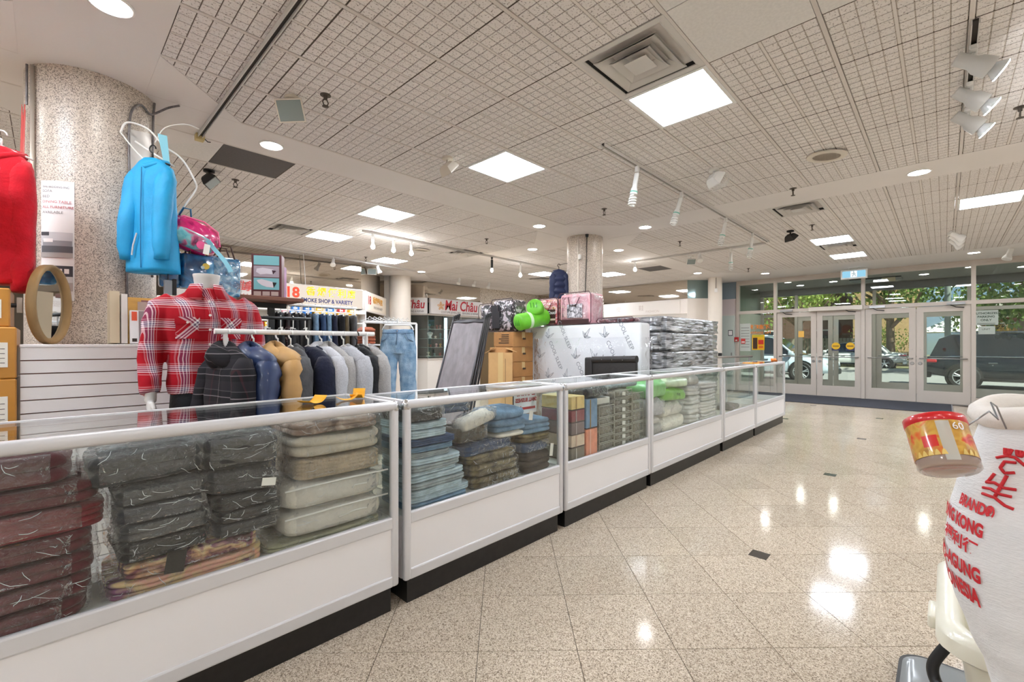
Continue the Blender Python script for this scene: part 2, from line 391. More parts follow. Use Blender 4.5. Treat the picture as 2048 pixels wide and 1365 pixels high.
# lower bay rows (by=0) run from y=-1.275 (j=0) to y=3.99 (j=8); upper bay rows (by=1) from 4.50
LIGHTS = [(0,4,0,4),(0,4,0,7),(0,4,1,1),(0,4,1,4),(1,4,0,4),(1,7,0,4),(1,5,1,2),(1,3,1,4),(1,7,1,5),(0,7,1,6),
          (0,1,0,1),(1,2,0,1),(-1,4,0,4),(-1,7,0,7),(-1,4,1,1),(0,4,-1,2),(0,8,-1,2),(1,4,-1,2),(-1,4,-1,2),(-1,4,0,1),(0,1,1,7),(-1,7,1,4),(1,1,0,7)]  # unseen panels behind the camera are added for ambient fill
LIGHTS = [l for l in LIGHTS if l not in ((1,1,0,7),(0,1,0,1),(0,1,1,7))]
VENTS = [(0,3,0,4),(0,3,1,4),(1,0,0,4),(1,5,0,4),(0,8,1,3),(1,4,1,5)]
for l in LIGHTS: sp(*l, 'light')
for l in VENTS: sp(*l, 'vent')
for l in [(0,1,1,0),(1,5,1,0)]: sp(*l, 'dark')
for l in [(0,3,0,3),(0,2,0,3),(0,2,0,2),(0,3,0,2),(1,3,0,6),(1,4,0,6),(0,0,1,0)]: sp(*l, 'smooth')
cells = []
for bx in XE:
    for i in range(9):
        for by in YE:
            for j in range(len(YE[by])-1):
                x, y = cell(i, j, bx, by)
                if y > 10.2 or x > 12: continue
                cells.append((math.hypot(x, y), x, y, SPECIAL.get((bx,i,by,j))))
cells.sort(); farp = MB(); cnt = 0
for d_, x, y, k in cells:
    if k in ('light', 'vent'): continue
    if k == 'smooth': piece('smooth_panel', sme, ce, (x, y, CEIL)); continue
    if k == 'dark': piece('return_grille', dme, ce, (x, y, CEIL)); continue
    if seen(x, y, CEIL, 150, 150) and cnt < 295: piece('ceiling_panel', pme, ce, (x, y, CEIL)); cnt += 1
    else: farp.box(x-PX/2, x+PX/2, y-PY/2, y+PY/2, CEIL, CEIL+.012)
fo = farp.build('panel_field', CTILE, ce, fix=False); fo['kind'] = 'stuff'
TEE = mat('tee_bar_paint', (218,212,206), .6)
for by in YE:
    for y in YE[by]:
        if y > 10.2: continue
        for bx in XE:
            MB().box(XE[bx][0], XE[bx][9], y-.011, y+.011, CEIL-.002, CEIL+.02).build('tee_bar', TEE, ce, fix=False)
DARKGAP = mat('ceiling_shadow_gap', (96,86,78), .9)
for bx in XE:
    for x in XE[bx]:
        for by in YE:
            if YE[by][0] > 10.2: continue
            MB().box(x-.0022, x+.0022, YE[by][0], YE[by][-1], CEIL+.004, CEIL+.02).build('shade_gap_strip', DARKGAP, ce, fix=False)  # dark strip standing in for the shade in the gap between panels
# plaster bands on the column lines, and the cut corners round each column
for x0, x1 in [(-5.6,-5.48),(-.125,.47),(5.825,6.42),(11.775,13.4)]:
    MB().box(x0, x1, -5, 13.6, CEIL-.001, CEIL+.04).build('plaster_band', PLASTER, ce, fix=False)
for y0, y1 in [(-1.785,-1.275),(3.99,4.50),(9.765,10.275)]:
    for bx in XE: MB().box(XE[bx][0], XE[bx][9], y0, y1, CEIL-.001, CEIL+.04).build('plaster_band', PLASTER, ce, fix=False)
for cx0, cx1 in [(-.125,.47),(5.825,6.42),(11.775,12.4)]:
    for cy0, cy1 in [(-1.785,-1.275),(3.99,4.50),(9.765,10.275)]:
        for sx, xx in ((-1,cx0),(1,cx1)):
            for sy, yy in ((-1,cy0),(1,cy1)):
                if xx > 12.2: continue
                MB().prism([(xx,yy),(xx+sx*.595,yy),(xx,yy+sy*.585)], 2, CEIL-.004, CEIL+.03).build('plaster_corner', PLASTER, ce)

# ================================================================ STRUCTURE: round columns
COLG = speckle('granite_column', None, [(0.12,(116,108,102)),(.28,(166,154,142)),(.48,(204,192,178)),(.75,(218,207,195)),(.92,(228,219,209))], 210, .35)
def column(cx, cy, r, m, label_):
    t = MB().lathe([(r,0),(r,CEIL)], (cx,cy,0), 48).build('column', m, None, 40)
    t['kind'] = 'structure'; t['label'] = label_; return t
column(.225, 4.25, .335, COLG, 'thick speckled granite round column with a furniture poster')
column(6.13, 4.26, .29, COLG, 'speckled granite round column rising behind the mattresses')
CREAM = mat('cream_column_paint', (226,218,208), .6)
column(6.28, 10.06, .27, CREAM, 'plain cream round column before the jewellery shop')
column(12.12, 4.32, .17, CREAM, 'plain cream round column beside the entrance glazing')

# ================================================================ STRUCTURE: entrance glazing, vestibule
FRAME = mat('entrance_frame_paint', (196,187,178), .45)
GLZ = glass('entrance_glass', (246,251,249), .05)
GLZ2 = glass('entrance_glass_outer', (246,251,249), .04)
STEEL = mat('brushed_steel', (168,168,168), .3, .9)
def facade(X, ylist, ztop, wname, panes, gl):
    """one storefront line at x=X: mullions at ylist, transom, panes"""
    w = struct(wname, MB().box(X-.06, X+.06, -5, 4.15, ztop, CEIL+.03), FRAME)
    for y in ylist: MB().box(X-.06, X+.06, y-.035, y+.035, 0, ztop).build('mullion', FRAME, w, fix=False)
    return w
wr = facade(13.3, [4.12,3.2,1.375,-.43,-2.3,-4.2], 2.95, 'wall_right', None, GLZ)
for y0, y1 in [(3.235,4.085),(1.41,3.165),(-.395,1.34),(-2.265,-.465),(-4.165,-2.335)]:
    MB().box(13.24, 13.36, y0, y1, 2.11, 2.19).build('transom', FRAME, wr, fix=False)
    MB().box(13.25, 13.35, y0, y1, 2.90, 2.95).build('head_rail', FRAME, wr, fix=False)
wn = [0]
def window(X, y0, y1, z0, z1, gl, rails=False):
    wn[0] += 1
    o = MB().box(X-.004, X+.004, y0, y1, z0, z1).build('window_%d' % wn[0], gl, None, fix=False); o['kind'] = 'structure'
    if rails:
        MB().box(X-.045, X+.045, y0, y1, 0, z0+.01).build('sill_rail', FRAME, o, fix=False)
    return o
for y0, y1 in [(3.235,4.085),(1.41,3.165),(-.395,1.34),(-2.265,-.465),(-4.165,-2.335)]: window(13.3, y0, y1, 2.19, 2.90, GLZ)
window(13.3, 3.235, 4.085, .16, 2.11, GLZ, True); window(13.3, -2.265, -.465, .16, 2.11, GLZ, True); window(13.3, -4.165, -2.335, .16, 2.11, GLZ, True)
dn = [0]
def door(X, y0, y1, hinge, gl, m=FRAME, bar=True, closer=True):
    """swing door leaf: stiles and rails in one frame mesh; pane, push bar, closer and lock are parts"""
    dn[0] += 1; s = .115; g = .006; y0 += g; y1 -= g; z0, z1 = .012, 2.1
    mb = MB()
    mb.box(X-.022, X+.022, y0, y0+s, z0, z1); mb.box(X-.022, X+.022, y1-s, y1, z0, z1)
    mb.box(X-.0221, X+.0221, y0+s, y1-s, z0, .27); mb.box(X-.0221, X+.0221, y0+s, y1-s, 1.98, z1)
    d = mb.build('door_%d' % dn[0], m, None, fix=False); d['kind'] = 'structure'
    MB().box(X-.004, X+.004, y0+s-.01, y1-s+.01, .26, 1.99).build('pane', gl, d, fix=False)
    if bar:
        MB().tube([(X-.03,y0+.05,.97),(X-.06,y0+.06,.97),(X-.06,y1-.06,.97),(X-.03,y1-.05,.97)], .011, 8).build('push_bar', STEEL, d, True)
        ly = y1-.06 if hinge == 'lo' else y0+.06
        MB().lathe([(.03,-.035),(.034,-.03),(.034,-.02),(.02,-.018)], (X,ly,.86), 14, Matrix.Rotation(PI/2,3,'Y')).build('lock', STEEL, d)
        MB().lathe([(.008,-.03),(.008,-.02)], (X,ly,1.16), 8, Matrix.Rotation(PI/2,3,'Y')).build('bolt_cap', STEEL, d)
    if closer:
        cy = y0+.22 if hinge == 'lo' else y1-.22
        MB().box(X-.10, X-.03, cy-.14, cy+.14, 2.115, 2.165).build('closer', STEEL, d, fix=False)
        MB().tube([(X-.07,cy+.08,2.112),(X-.16,cy,2.06),(X-.035,cy-.12,2.05)], .009, 6).build('closer_arm', DKGREY, d)
    return d
for y0, y1, h in [(2.29,3.165,'hi'),(1.41,2.29,'lo'),(.45,1.34,'hi'),(-.395,.45,'lo')]: door(13.3, y0, y1, h, GLZ)
hd = MB().rbox(13.14, 13.26, 1.37, 2.44, 2.1, 2.2, .01).build('door_operator', mat('operator_cover',(214,206,197),.4)); tag(hd, 'long beige automatic door operator box over the double doors', 'door opener')
# outer line of the vestibule
wo = facade(15.6, [4.12,3.2,1.375,-.43,-2.3,-4.2], 2.75, 'wall_outer', None, GLZ2)
for y0, y1 in [(3.235,4.085),(1.41,3.165),(-.395,1.34),(-2.265,-.465),(-4.165,-2.335)]:
    MB().box(15.54, 15.66, y0, y1, 2.11, 2.19).build('transom', FRAME, wo, fix=False)
    window(15.6, y0, y1, 2.19, 2.75, GLZ2)
for y0, y1 in [(3.235,4.085),(-2.265,-.465),(-4.165,-2.335)]: window(15.6, y0, y1, .2, 2.11, GLZ2, True)
for y0, y1, h in [(2.29,3.165,'hi'),(1.41,2.29,'lo'),(.45,1.34,'hi'),(-.395,.45,'lo')]: door(15.6, y0, y1, h, GLZ2, closer=False)
VFL = mat('vestibule_floor', (120,116,112), .3, ns=40, na=.2)
struct('floor_vestibule', MB().box(13.25, 15.7, -5, 4.2, -.12, .004), VFL)
struct('ceiling_vestibule', MB().box(13.3, 15.7, -5, 4.3, 2.93, 3.2), mat('vestibule_ceiling', (150,148,142), .8))
VW = mat('vestibule_wall', (196,194,178), .6)
struct('wall_vestibule', MB().box(13.36, 15.6, 4.16, 4.3, 0, 2.2), mat('panel_green_reflection', (206,210,194), .4))  # green reflection on this wall is put into the panel colour
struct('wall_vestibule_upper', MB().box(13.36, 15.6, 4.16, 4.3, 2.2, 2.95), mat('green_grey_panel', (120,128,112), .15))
struct('wall_outer_upper', MB().box(15.5, 15.8, -5, 4.3, 2.75, 4.4), mat('canopy_soffit', (120,122,124), .7))
# corner beside the glazing: panel wall with a service door
struct('wall_corner', MB().box(13.27, 13.4, 4.15, 6.5, 0, 2.12), mat('corner_panel', (214,208,204), .5))
struct('wall_corner_middle', MB().box(13.28, 13.4, 4.15, 6.5, 2.12, 2.55), mat('pinkish_panel', (214,202,204), .4))
struct('wall_corner_upper', MB().box(13.28, 13.4, 4.15, 6.5, 2.55, 3.05), mat('blue_grey_panel', (138,154,166), .25))
d9 = MB().box(13.23, 13.27, 4.2, 5.05, .01, 2.08).build('door_9', mat('pale_teal_door', (196,208,204), .4)); d9['kind'] = 'structure'
MB().box(13.222, 13.231, 4.24, 4.36, 1.52, 1.68).build('door_notice', mat('notice_dark', (70,76,84), .5), d9)
MB().box(13.221, 13.223, 4.255, 4.345, 1.54, 1.66).build('door_notice_face', PAPER, d9)
MB().tube([(13.21,4.27,.95),(13.21,4.27,1.05)], .012).build('handle', STEEL, d9)

# ================================================================ STRUCTURE: back and side walls, shopfronts
MIRROR = mat('bronze_mirror', (214,206,194), .03, 1.0)
WALLW = mat('shop_wall_white', (228,222,214), .6)
def wallseg(name, a, b, z0, z1, m, th=.12):
    """vertical slab from a to b (x,y); the room is on the left of a->b turned clockwise"""
    a = Vector(a); b = Vector(b); d = (b-a).normalized(); n = Vector((-d.y, d.x))*th
    return struct(name, MB().prism([tuple(a), tuple(b), tuple(b+n), tuple(a+n)], 2, z0, z1), m)
# smoke shop front along y = 9 from x -5 to 4.66, 45-degree corner to (5.97,10.3)
wallseg('wall_back', (-5.5,9.0), (4.66,9.0), 2.44, 3.05, MIRROR)
wallseg('wall_back_corner', (4.66,9.0), (5.97,10.31), 2.44, 3.05, MIRROR)
wallseg('wall_back_recess', (5.97,10.9), (6.74,10.9), 0, 3.05, WALLW)
wallseg('wall_back_return', (5.97,10.31), (5.97,10.95), 0, 3.05, MIRROR)
wallseg('wall_jewellery_corner', (6.74,10.88), (7.3,10.3), 2.57, 3.05, MIRROR)
wallseg('wall_jewellery', (7.3,10.3), (9.25,10.3), 2.57, 3.05, MIRROR)
wallseg('wall_granite', (9.25,10.3), (13.4,10.3), 2.0, 3.05, speckle('granite_panel', None, [(0.15,(150,138,124)),(.4,(196,184,168)),(.7,(216,206,192)),(.92,(230,222,210))], 70, .18))
wallseg('wall_granite_lower', (9.1,10.7), (13.4,10.7), 0, 2.02, mat('brown_recess', (120,98,66), .6))
wallseg('wall_jewellery_lower', (7.3,10.3), (9.25,10.3), 0, .86, WALLW)
wallseg('wall_jewellery_corner_lower', (6.74,10.88), (7.3,10.3), 0, .86, WALLW)
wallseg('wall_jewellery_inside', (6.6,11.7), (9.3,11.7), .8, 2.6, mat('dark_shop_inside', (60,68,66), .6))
wallseg('wall_right_shop', (12.0,10.4), (12.0,5.0), 2.52, 3.05, MIRROR)
wallseg('wall_right_shop_corner', (12.0,5.0), (12.55,4.45), 2.52, 3.05, mat('blue_green_glass', (150,172,172), .1, .6))
wallseg('wall_right_shop_lower', (12.02,10.4), (12.02,5.0), 0, 2.14, mat('shop_lower_wall', (206,198,188), .5))
wallseg('wall_right_shop_fascia', (12.0,10.4), (12.0,5.0), 2.12, 2.53, mat('fascia_white', (236,228,220), .35))
wallseg('wall_right_shop_fascia_corner', (12.0,5.0), (12.55,4.45), 0, 2.53, mat('fascia_white', (236,228,220), .35))
wallseg('wall_left', (-5.4,-5), (-5.4,13.5), 0, 3.05, WALLW)
wallseg('wall_front', (13.4,-4.9), (-5.5,-4.9), 0, 3.05, WALLW)
wallseg('wall_rear', (-5.5,13.5), (13.4,13.5), 0, 3.05, mat('shop_interior', (150,140,128), .7))
# ================================================================ CEILING FIXTURES
PANELM = emis('led_panel', (236,244,255), PANEL_W); DOWNM = emis('downlight_lens', (255,251,246), DOWN_W)
BULBM = emis('lit_bulb', (255,252,248), BULB_W); WARMM = emis('warm_bulb', (255,226,180), BULB_W)
def light_panel():
    t = thing('ceiling_light', 'square recessed LED panel light glowing in the tiled ceiling', 'ceiling light', (0,0,CEIL), 0, 'square LED ceiling panels')
    mb = MB(); a, b = .297, .284; w = .026
    for x0,x1,y0,y1 in [(-a,a,-b,-b+w),(-a,a,b-w,b),(-a,-a+w,-b+w,b-w),(a-w,a,-b+w,b-w)]: mb.box(x0,x1,y0,y1,-.006,.012)
    mb.build('frame', mat('light_frame', (232,232,230), .4), t, local=True, fix=False)
    MB().box(-a+w, a-w, -b+w, b-w, -.003, .008).build('diffuser', PANELM, t, local=True, fix=False); return t
lp = None
LLAB = {(0,4,0,4):'big square LED panel light joined to the large air diffuser', (0,4,0,7):'square LED panel light beside the cream floodlight seen from behind', (0,4,1,1):'square LED panel light in the tiles beyond the plaster band, above the coats',
 (0,4,1,4):'square LED panel light adjoining the diffuser above the smoke shop side', (1,4,0,4):'square LED panel light before the louvred diffuser near the exit sign', (1,7,0,4):'square LED panel light nearest the exit sign'}
for bx, i, by, j in LIGHTS:
    x, y = cell(i, j, bx, by)
    if y > 10 or x > 12: continue
    if lp is None: lp = light_panel(); lp.location = (x, y, CEIL); q_ = lp
    else: q_ = dup(lp, (x, y, CEIL))
    if (bx,i,by,j) in LLAB: q_['label'] = LLAB[(bx,i,by,j)]; q_.pop('group', None)
    elif 'group' not in q_: q_['label'] = 'square recessed LED panel light glowing in the tiled ceiling'; q_['group'] = 'square LED ceiling panels'
VENTM = mat('vent_enamel', (208,205,200), .4); VDARK = mat('vent_throat', (38,38,40), .8)
def vent():
    t = thing('ceiling_vent', 'square ceiling air diffuser with nested louvres', 'vent', (0,0,CEIL), 0, 'square air diffusers')
    def ring(a, z): return [Vector(p) for p in ((-a,-a*.97,z),(a,-a*.97,z),(a,a*.97,z),(-a,a*.97,z))]
    MB().loft([ring(.295,.010), ring(.295,-.004), ring(.262,-.007), ring(.252,-.003), ring(.252,.004)], True, False, False).build('frame', VENTM, t, local=True)
    MB().loft([ring(.253,.0), ring(.250,.052), ring(.001,.053)], True, False, False).build('throat', VDARK, t, local=True)
    for a0, a1 in [(.212,.118),(.142,.062)]:
        MB().loft([ring(a0,-.016), ring(a0-.004,-.011), ring(a1,.036), ring(a1+.004,.032), ring(a0-.012,-.017)], True, False, False).build('louver', VENTM, t, local=True)
    MB().loft([ring(.076,-.018), ring(.074,-.014), ring(.03,.02)], True, True, True).build('center_plate', VENTM, t, local=True); return t
vp = None
VLAB = {(0,3,0,4):'large square air diffuser touching the big LED panel and smooth tiles', (0,3,1,4):'square air diffuser beside the LED panel above the smoke shop side', (1,0,0,4):'square air diffuser just past the plaster band with the downlight', (1,5,0,4):'square air diffuser between two LED panels near the exit sign', (0,8,1,3):'square air diffuser by the black cylinder spotlight', (1,4,1,5):'square air diffuser beyond the slim granite column'}
for bx, i, by, j in VENTS:
    x, y = cell(i, j, bx, by)
    if vp is None: vp = vent(); vp.location = (x, y, CEIL); q_ = vp
    else: q_ = dup(vp, (x, y, CEIL))
    q_['label'] = VLAB[(bx,i,by,j)]
def downlight():
    t = thing('downlight', 'round recessed downlight lit in the smooth plaster ceiling band', 'ceiling light', (0,0,CEIL), 0, 'round recessed downlights')
    MB().lathe([(.098,0),(.098,-.006),(.084,-.008),(.084,0)], n=28).build('trim_ring', WHITE, t, True, local=True)
    MB().lathe([(.084,-.003),(.06,-.006),(.001,-.007)], n=28).build('lens', DOWNM, t, local=True); return t
dl = None
DLAB = {(.224,3.077):'round downlight in the plaster right over the poster side of the granite column', (1.36,4.245):'round downlight beside the dark return grille', (5.02,4.29):'round downlight before the slim granite column', (6.16,3.2):'round downlight in the plaster near the long track', (6.13,.187):'round downlight in the cross band past the ceiling speaker', (12.19,3.16):'round downlight over the entrance sidelight', (12.2,-.40):'round downlight above the second pair of doors', (11.0,4.33):'round downlight before the cream entrance column'}
for x, y in [(.224,3.077),(1.36,4.245),(5.02,4.29),(6.16,3.2),(6.15,5.42),(7.32,4.33),(6.13,.187),(11.0,4.33),(12.19,3.16),(12.2,-.40),(6.2,9.0),(5.05,10.05),(.22,5.4),(-1.0,4.25),(.22,-.5),(1.4,-1.5),(5.0,-1.5),(7.3,-1.5)]:
    if dl is None: dl = downlight(); dl.location = (x, y, CEIL-.001); q_ = dl
    else: q_ = dup(dl, (x, y, CEIL-.001))
    q_['label'] = DLAB.get((x,y), 'round recessed downlight lit in the smooth plaster ceiling band')
    if (x,y) in DLAB:
        if 'group' in q_: del q_['group']
    else: q_['group'] = 'round recessed downlights'
for x, y in [(14.3,2.1),(14.3,.35),(14.35,-1.2),(14.6,2.9)]:
    o = dup(dl, (x, y, 2.929), None, 'round downlight in the grey vestibule ceiling', 'vestibule downlights')
# tracks
RAIL = mat('track_rail_white', (214,212,208), .4)
def track(a, b, label, end=None, z=CEIL-.004, hang=.0, w=.036, m=None):
    a = Vector((*a, z)); b = Vector((*b, z)); d = (b-a).normalized(); n = Vector((-d.y, d.x, 0))
    t = thing('light_track', label, 'track', tuple((a+b)/2))
    mb = MB(); h = .028
    for s in (-1, 1):
        c0 = a+n*s*(w/2-.003); c1 = b+n*s*(w/2-.003); q = n*.003
        mb.add([c0-q, c0+q, c1+q, c1-q, c0-q-Vector((0,0,h)), c0+q-Vector((0,0,h)), c1+q-Vector((0,0,h)), c1-q-Vector((0,0,h))], [(0,1,2,3),(4,7,6,5),(0,4,5,1),(1,5,6,2),(2,6,7,3),(3,7,4,0)])
    mb.build('rail', m or RAIL, t)
    q = n*(w/2-.006); MB().add([a-q, a+q, b+q, b-q, a-q-Vector((0,0,.012)), a+q-Vector((0,0,.012)), b+q-Vector((0,0,.012)), b-q-Vector((0,0,.012))], [(0,1,2,3),(4,7,6,5),(0,4,5,1),(1,5,6,2),(2,6,7,3),(3,7,4,0)]).build('slot', mat('track_slot', (60,56,52), .7), t)
    if end:
        MB().cbox(tuple(b+d*.02-Vector((0,0,.02))), (.06,.06,.05)).build('end_feed', mat('track_end_yellow', (206,186,130), .5), t)
        MB().tube([b+Vector((.02,0,-.02)), b+Vector((.06,.03,-.035)), b+Vector((.08,.035,-.03))], .004, 6).build('cord_stub', BLACK, t)
    return t
track((.876,1.2), (.876,4.44), 'bare white light track ending in a yellowed feed beside the granite column', end=True)
track((3.34,2.13), (8.4,2.13), 'long light track carrying spiral bulbs across the ceiling band')
track((3.32,6.36), (9.0,6.42), 'light track with bare lit bulbs beyond the clothes rack')
track((8.5,2.2), (8.46,4.7), 'thin white light track crossing behind the granite column', w=.03)
track((3.45,-.12), (5.0,-.12), 'short white light track with flared spot lamps near the entrance')
track((1.5,8.3), (6.0,8.95), 'thin white track of small spots over the smoke shop', w=.03)
CFL = mat('cfl_glass', (240,240,236), .25, coat=.3); TEAL = mat('teal_band', (120,196,176), .4)
def cfl_lamp(loc, tilt, label, lit=False):
    """track head with socket and spiral bulb; axis points down, tilted"""
    t = thing('track_lamp', label, 'lamp', loc, 0, 'spiral bulb track lamps')
    Mx = Matrix.Rotation(tilt[0], 3, 'X') @ Matrix.Rotation(tilt[1], 3, 'Y')
    MB().rbox(-.018,.018,-.018,.018,-.055,.0,.005,1).build('adapter', WPLASTIC, t, local=True)
    P = Vector((0,0,-.05)); ax = Mx @ Vector((0,0,-1))
    MB().tube([(.0,0,-.03),(.03,0,-.07),tuple(P+ax*.09)], .005, 6).build('yoke', WPLASTIC, t, True, local=True)
    L_ = lambda s: P+ax*s
    MB().tube([L_(.02), L_(.022), L_(.16), L_(.162)], [.012,.023,.023,.02], 12).build('socket', WPLASTIC, t, 40, local=True)
    MB().tube([L_(.162), L_(.165), L_(.20), L_(.225), L_(.23)], [.02,.03,.034,.036,.02], 14).build('ballast', WPLASTIC, t, 40, local=True)
    MB().tube([L_(.196), L_(.208)], .0362, 14).build('band', TEAL, t, local=True)
    a = ax.orthogonal().normalized(); b = ax.cross(a); pts = []
    for k in range(57):
        s = k/56; th = s*2*PI*4.0; rr = .031*min(1, .55+s*4, .55+(1-s)*4); pts.append(L_(.235+.105*s)+a*rr*math.cos(th)+b*rr*math.sin(th))
    MB().tube(pts, .0085, 7).build('spiral_tube', BULBM if lit else CFL, t, True, local=True); return t
for k, (x, tl) in enumerate([(3.94,(.12,.10)),(4.95,(.2,.22)),(6.37,(.15,.2)),(7.54,(.1,.14))]):
    cfl_lamp((x, 2.13, CEIL-.03), tl, ['unlit spiral bulb lamp on the long track near the caged floodlight','unlit spiral bulb lamp on the long track just before the plaster band','unlit spiral bulb lamp hanging where the long track leaves the plaster band','unlit spiral bulb lamp by the end of the long track near the thin crossing track'][k])
t_ = cfl_lamp((8.48, 2.75, CEIL-.03), (0,0), 'unlit spiral bulb lamp hanging on the thin white crossing track'); del t_['group']
GLOBE = None
def bare_bulb(loc, label, tilt=(0,0), group='bare lit bulbs on the far track', m=None, can=.10, rb=.034, cm=None):
    t = thing('track_lamp', label, 'lamp', loc, 0, group)
    Mx = Matrix.Rotation(tilt[0], 3, 'X') @ Matrix.Rotation(tilt[1], 3, 'Y'); ax = Mx @ Vector((0,0,-1)); P = Vector((0,0,-.03))
    MB().rbox(-.016,.016,-.016,.016,-.04,0,.004,1).build('adapter', cm or WPLASTIC, t, local=True)
    MB().tube([P, P+ax*.02, P+ax*.03, P+ax*(.03+can)], [.008,.008,.024,.022], 12).build('socket', cm or WPLASTIC, t, 40, local=True)
    Q = P+ax*(.03+can); MB().tube([Q-ax*.005, Q+ax*.015, Q+ax*.04, Q+ax*.065, Q+ax*.08], [.014,.022,rb,rb*.8,.004], 14).build('bulb', m or BULBM, t, True, local=True); return t
for x, y in [(3.49,6.36),(3.85,6.36),(4.19,6.37)]: bare_bulb((x, y, CEIL-.03), 'white lamp holder with bare lit bulb on the track past the clothes rack')
bare_bulb((6.88,6.39,CEIL-.03), 'lit bulb in a wire yoke holder left of the granite column', (.05,0), None, can=.16)
bare_bulb((6.04,6.38,CEIL-.03), 'black cylinder spotlight with a warm lit bulb', (0,0), None, m=emis('warm_dim', (255,236,210), 14), can=.16, rb=.026, cm=BLACK)
bare_bulb((8.46,4.62,CEIL-.03), 'single lit globe bulb at the end of the thin crossing track', (0,0), None, can=.06)
def spot(loc, aim, label, group, size=1.0, lit=None):
    """small gimbal track spot: flared shade with lens"""
    t = thing('track_spot', label, 'lamp', loc, 0, group)
    MB().rbox(-.015,.015,-.015,.015,-.045,0,.004,1).build('adapter', WPLASTIC, t, local=True)
    ax = Vector(aim).normalized(); P = Vector((0,0,-.07))-ax*.05*size
    MB().tube([(0,0,-.04),(0,0,-.075)], .006, 6).build('stem', WPLASTIC, t, local=True)
    MB().tube([P-ax*.002, P, P+ax*.09*size, P+ax*.13*size, P+ax*.16*size], [.004,.03*size,.03*size,.048*size,.052*size], 16).build('shade', WPLASTIC, t, 40, local=True)
    MB().tube([P+ax*.155*size, P+ax*.163*size], .046*size, 16).build('lens', lit or CFL, t, local=True); return t
for x, y, a in [(7.45,9.1,(-.5,-.2,-.8)),(8.02,9.15,(-.5,-.2,-.8)),(8.6,9.2,(-.6,-.2,-.8))]:
    spot((x, y, CEIL), a, 'small white gimbal spot on ceiling before the jewellery shop', 'gimbal spots by the jewellery sign')
spot((3.9,8.66,CEIL-.03), (-.3,-.5,-.9), 'white frosted spot over the smoke shop sign beside the hanging wire', None)
spot((4.95,8.80,CEIL-.03), (.2,-.3,-.9), 'white spot lamp over the corner of the smoke shop', None)
spot((8.47,3.3,CEIL-.03), (-.5,-.3,-.8), 'white ring mounted spot beside the caged floodlight', None)
# the three big flared lamps near the entrance side
def par_lamp(x, y, aim, label):
    t = thing('flared_track_lamp', label, 'lamp', (x, y, CEIL-.03), 0, 'flared lamps on the short track')
    MB().rbox(-.05,.05,-.018,.018,-.03,0,.005,1).build('adapter', WPLASTIC, t, local=True)
    MB().tube([(0,0,-.02),(0,0,-.085)], .009, 8).build('stem', WPLASTIC, t, True, local=True)
    ax = Vector(aim).normalized(); P = Vector((0,0,-.09))-ax*.09
    MB().tube([P-ax*.003, P, P+ax*.085, P+ax*.11, P+ax*.175, P+ax*.178], [.03,.036,.038,.052,.058,.052], 22).build('shade', mat('lamp_shade_grey', (206,206,203), .4), t, 40, local=True)
    Q = P+ax*.15
    MB().tube([Q, Q+ax*.03, Q+ax*.075], [.02,.03,.058], 22, True).build('reflector', mat('bulb_shell', (226,232,236), .2, .2), t, 40, local=True)
    MB().tube([Q+ax*.075, Q+ax*.08], [.058,.054], 22).build('lit_lens', emis('par_lens', (250,252,255), 14), t, local=True); return t
for x, y, a, l_ in [(3.72,-.12,(.26,-.78,-.50),'white flared lamp beside the open slot of the short track'),(4.22,-.12,(.24,-.72,-.58),'white flared lamp between the two others on the short track'),(4.66,-.12,(.22,-.70,-.62),'white flared lamp on the short track end towards the plaster band')]:
    par_lamp(x, y, a, l_)
# more lamps by the entrance
for k, (x, y, a) in enumerate([(9.6,-.1,(.5,-.7,-.5)),(9.9,-.1,(.3,-.7,-.6)),(10.3,-.1,(.2,-.6,-.6))]):
    spot((x, y, CEIL), a, 'small flared spot clustered near the entrance ceiling', 'flared spots near the entrance', 1.2)
spot((12.1,-.85,CEIL), (-.3,.3,-.9), 'white spot lamp close to the entrance head rail', None, 1.3)
# floodlights
FLW = mat('floodlight_cream', (222,214,200), .5); LENSG = mat('floodlight_glass', (140,152,150), .12, coat=.6)
def flood(loc, aim, label, m, w=.17, h=.12, dp=.075, lens=LENSG, cage=False, roll=0):
    t = thing('floodlight', label, 'floodlight', loc)
    MB().lathe([(.05,0),(.05,-.02),(.035,-.025)], n=16).build('mount', m, t, 40, local=True)
    z = Vector(aim).normalized(); x = Vector((-z.y, z.x, 0)); x = x.normalized() if x.length > .01 else Vector((1,0,0)); y = z.cross(x)
    x, y = x*math.cos(roll)+y*math.sin(roll), -x*math.sin(roll)+y*math.cos(roll)
    C = Vector((0,0,-.095))
    R4 = lambda a, b, s: [C+z*s+x*a*i+y*b*j for i, j in ((-1,-1),(1,-1),(1,1),(-1,1))]
    MB().tube([(0,0,-.02), C-z*.01], .01, 8).build('neck', m, t, True, local=True)
    MB().loft([R4(.05,.03,-dp*.5), R4(w/2*.8,h/2*.7,-dp*.25), R4(w/2,h/2,dp*.45), R4(w/2,h/2,dp*.6)]).build('housing', m, t, local=True)
    MB().loft([R4(w/2*.9,h/2*.88,dp*.6), R4(w/2*.88,h/2*.86,dp*.63)]).build('lens', lens, t, local=True)
    if cage:
        mb = MB()
        for k in range(7):
            s = -w/2+w*k/6; mb.tube([C+z*dp*.6+x*s-y*h/2, C+z*dp*1.5+x*s-y*h/3, C+z*dp*1.5+x*s+y*h/3, C+z*dp*.6+x*s+y*h/2], .0028, 5)
        mb.build('wire_guard', m, t, local=True)
    return t
flood((1.2,3.32,CEIL), (-.55,-.72,-.42), 'cream square floodlight facing out with grey glass', FLW, .18, .15, roll=.1)
flood((2.59,3.34,CEIL), (.85,-.1,-.75), 'cream floodlight seen from behind beside the square ceiling light', FLW, .17, .12)
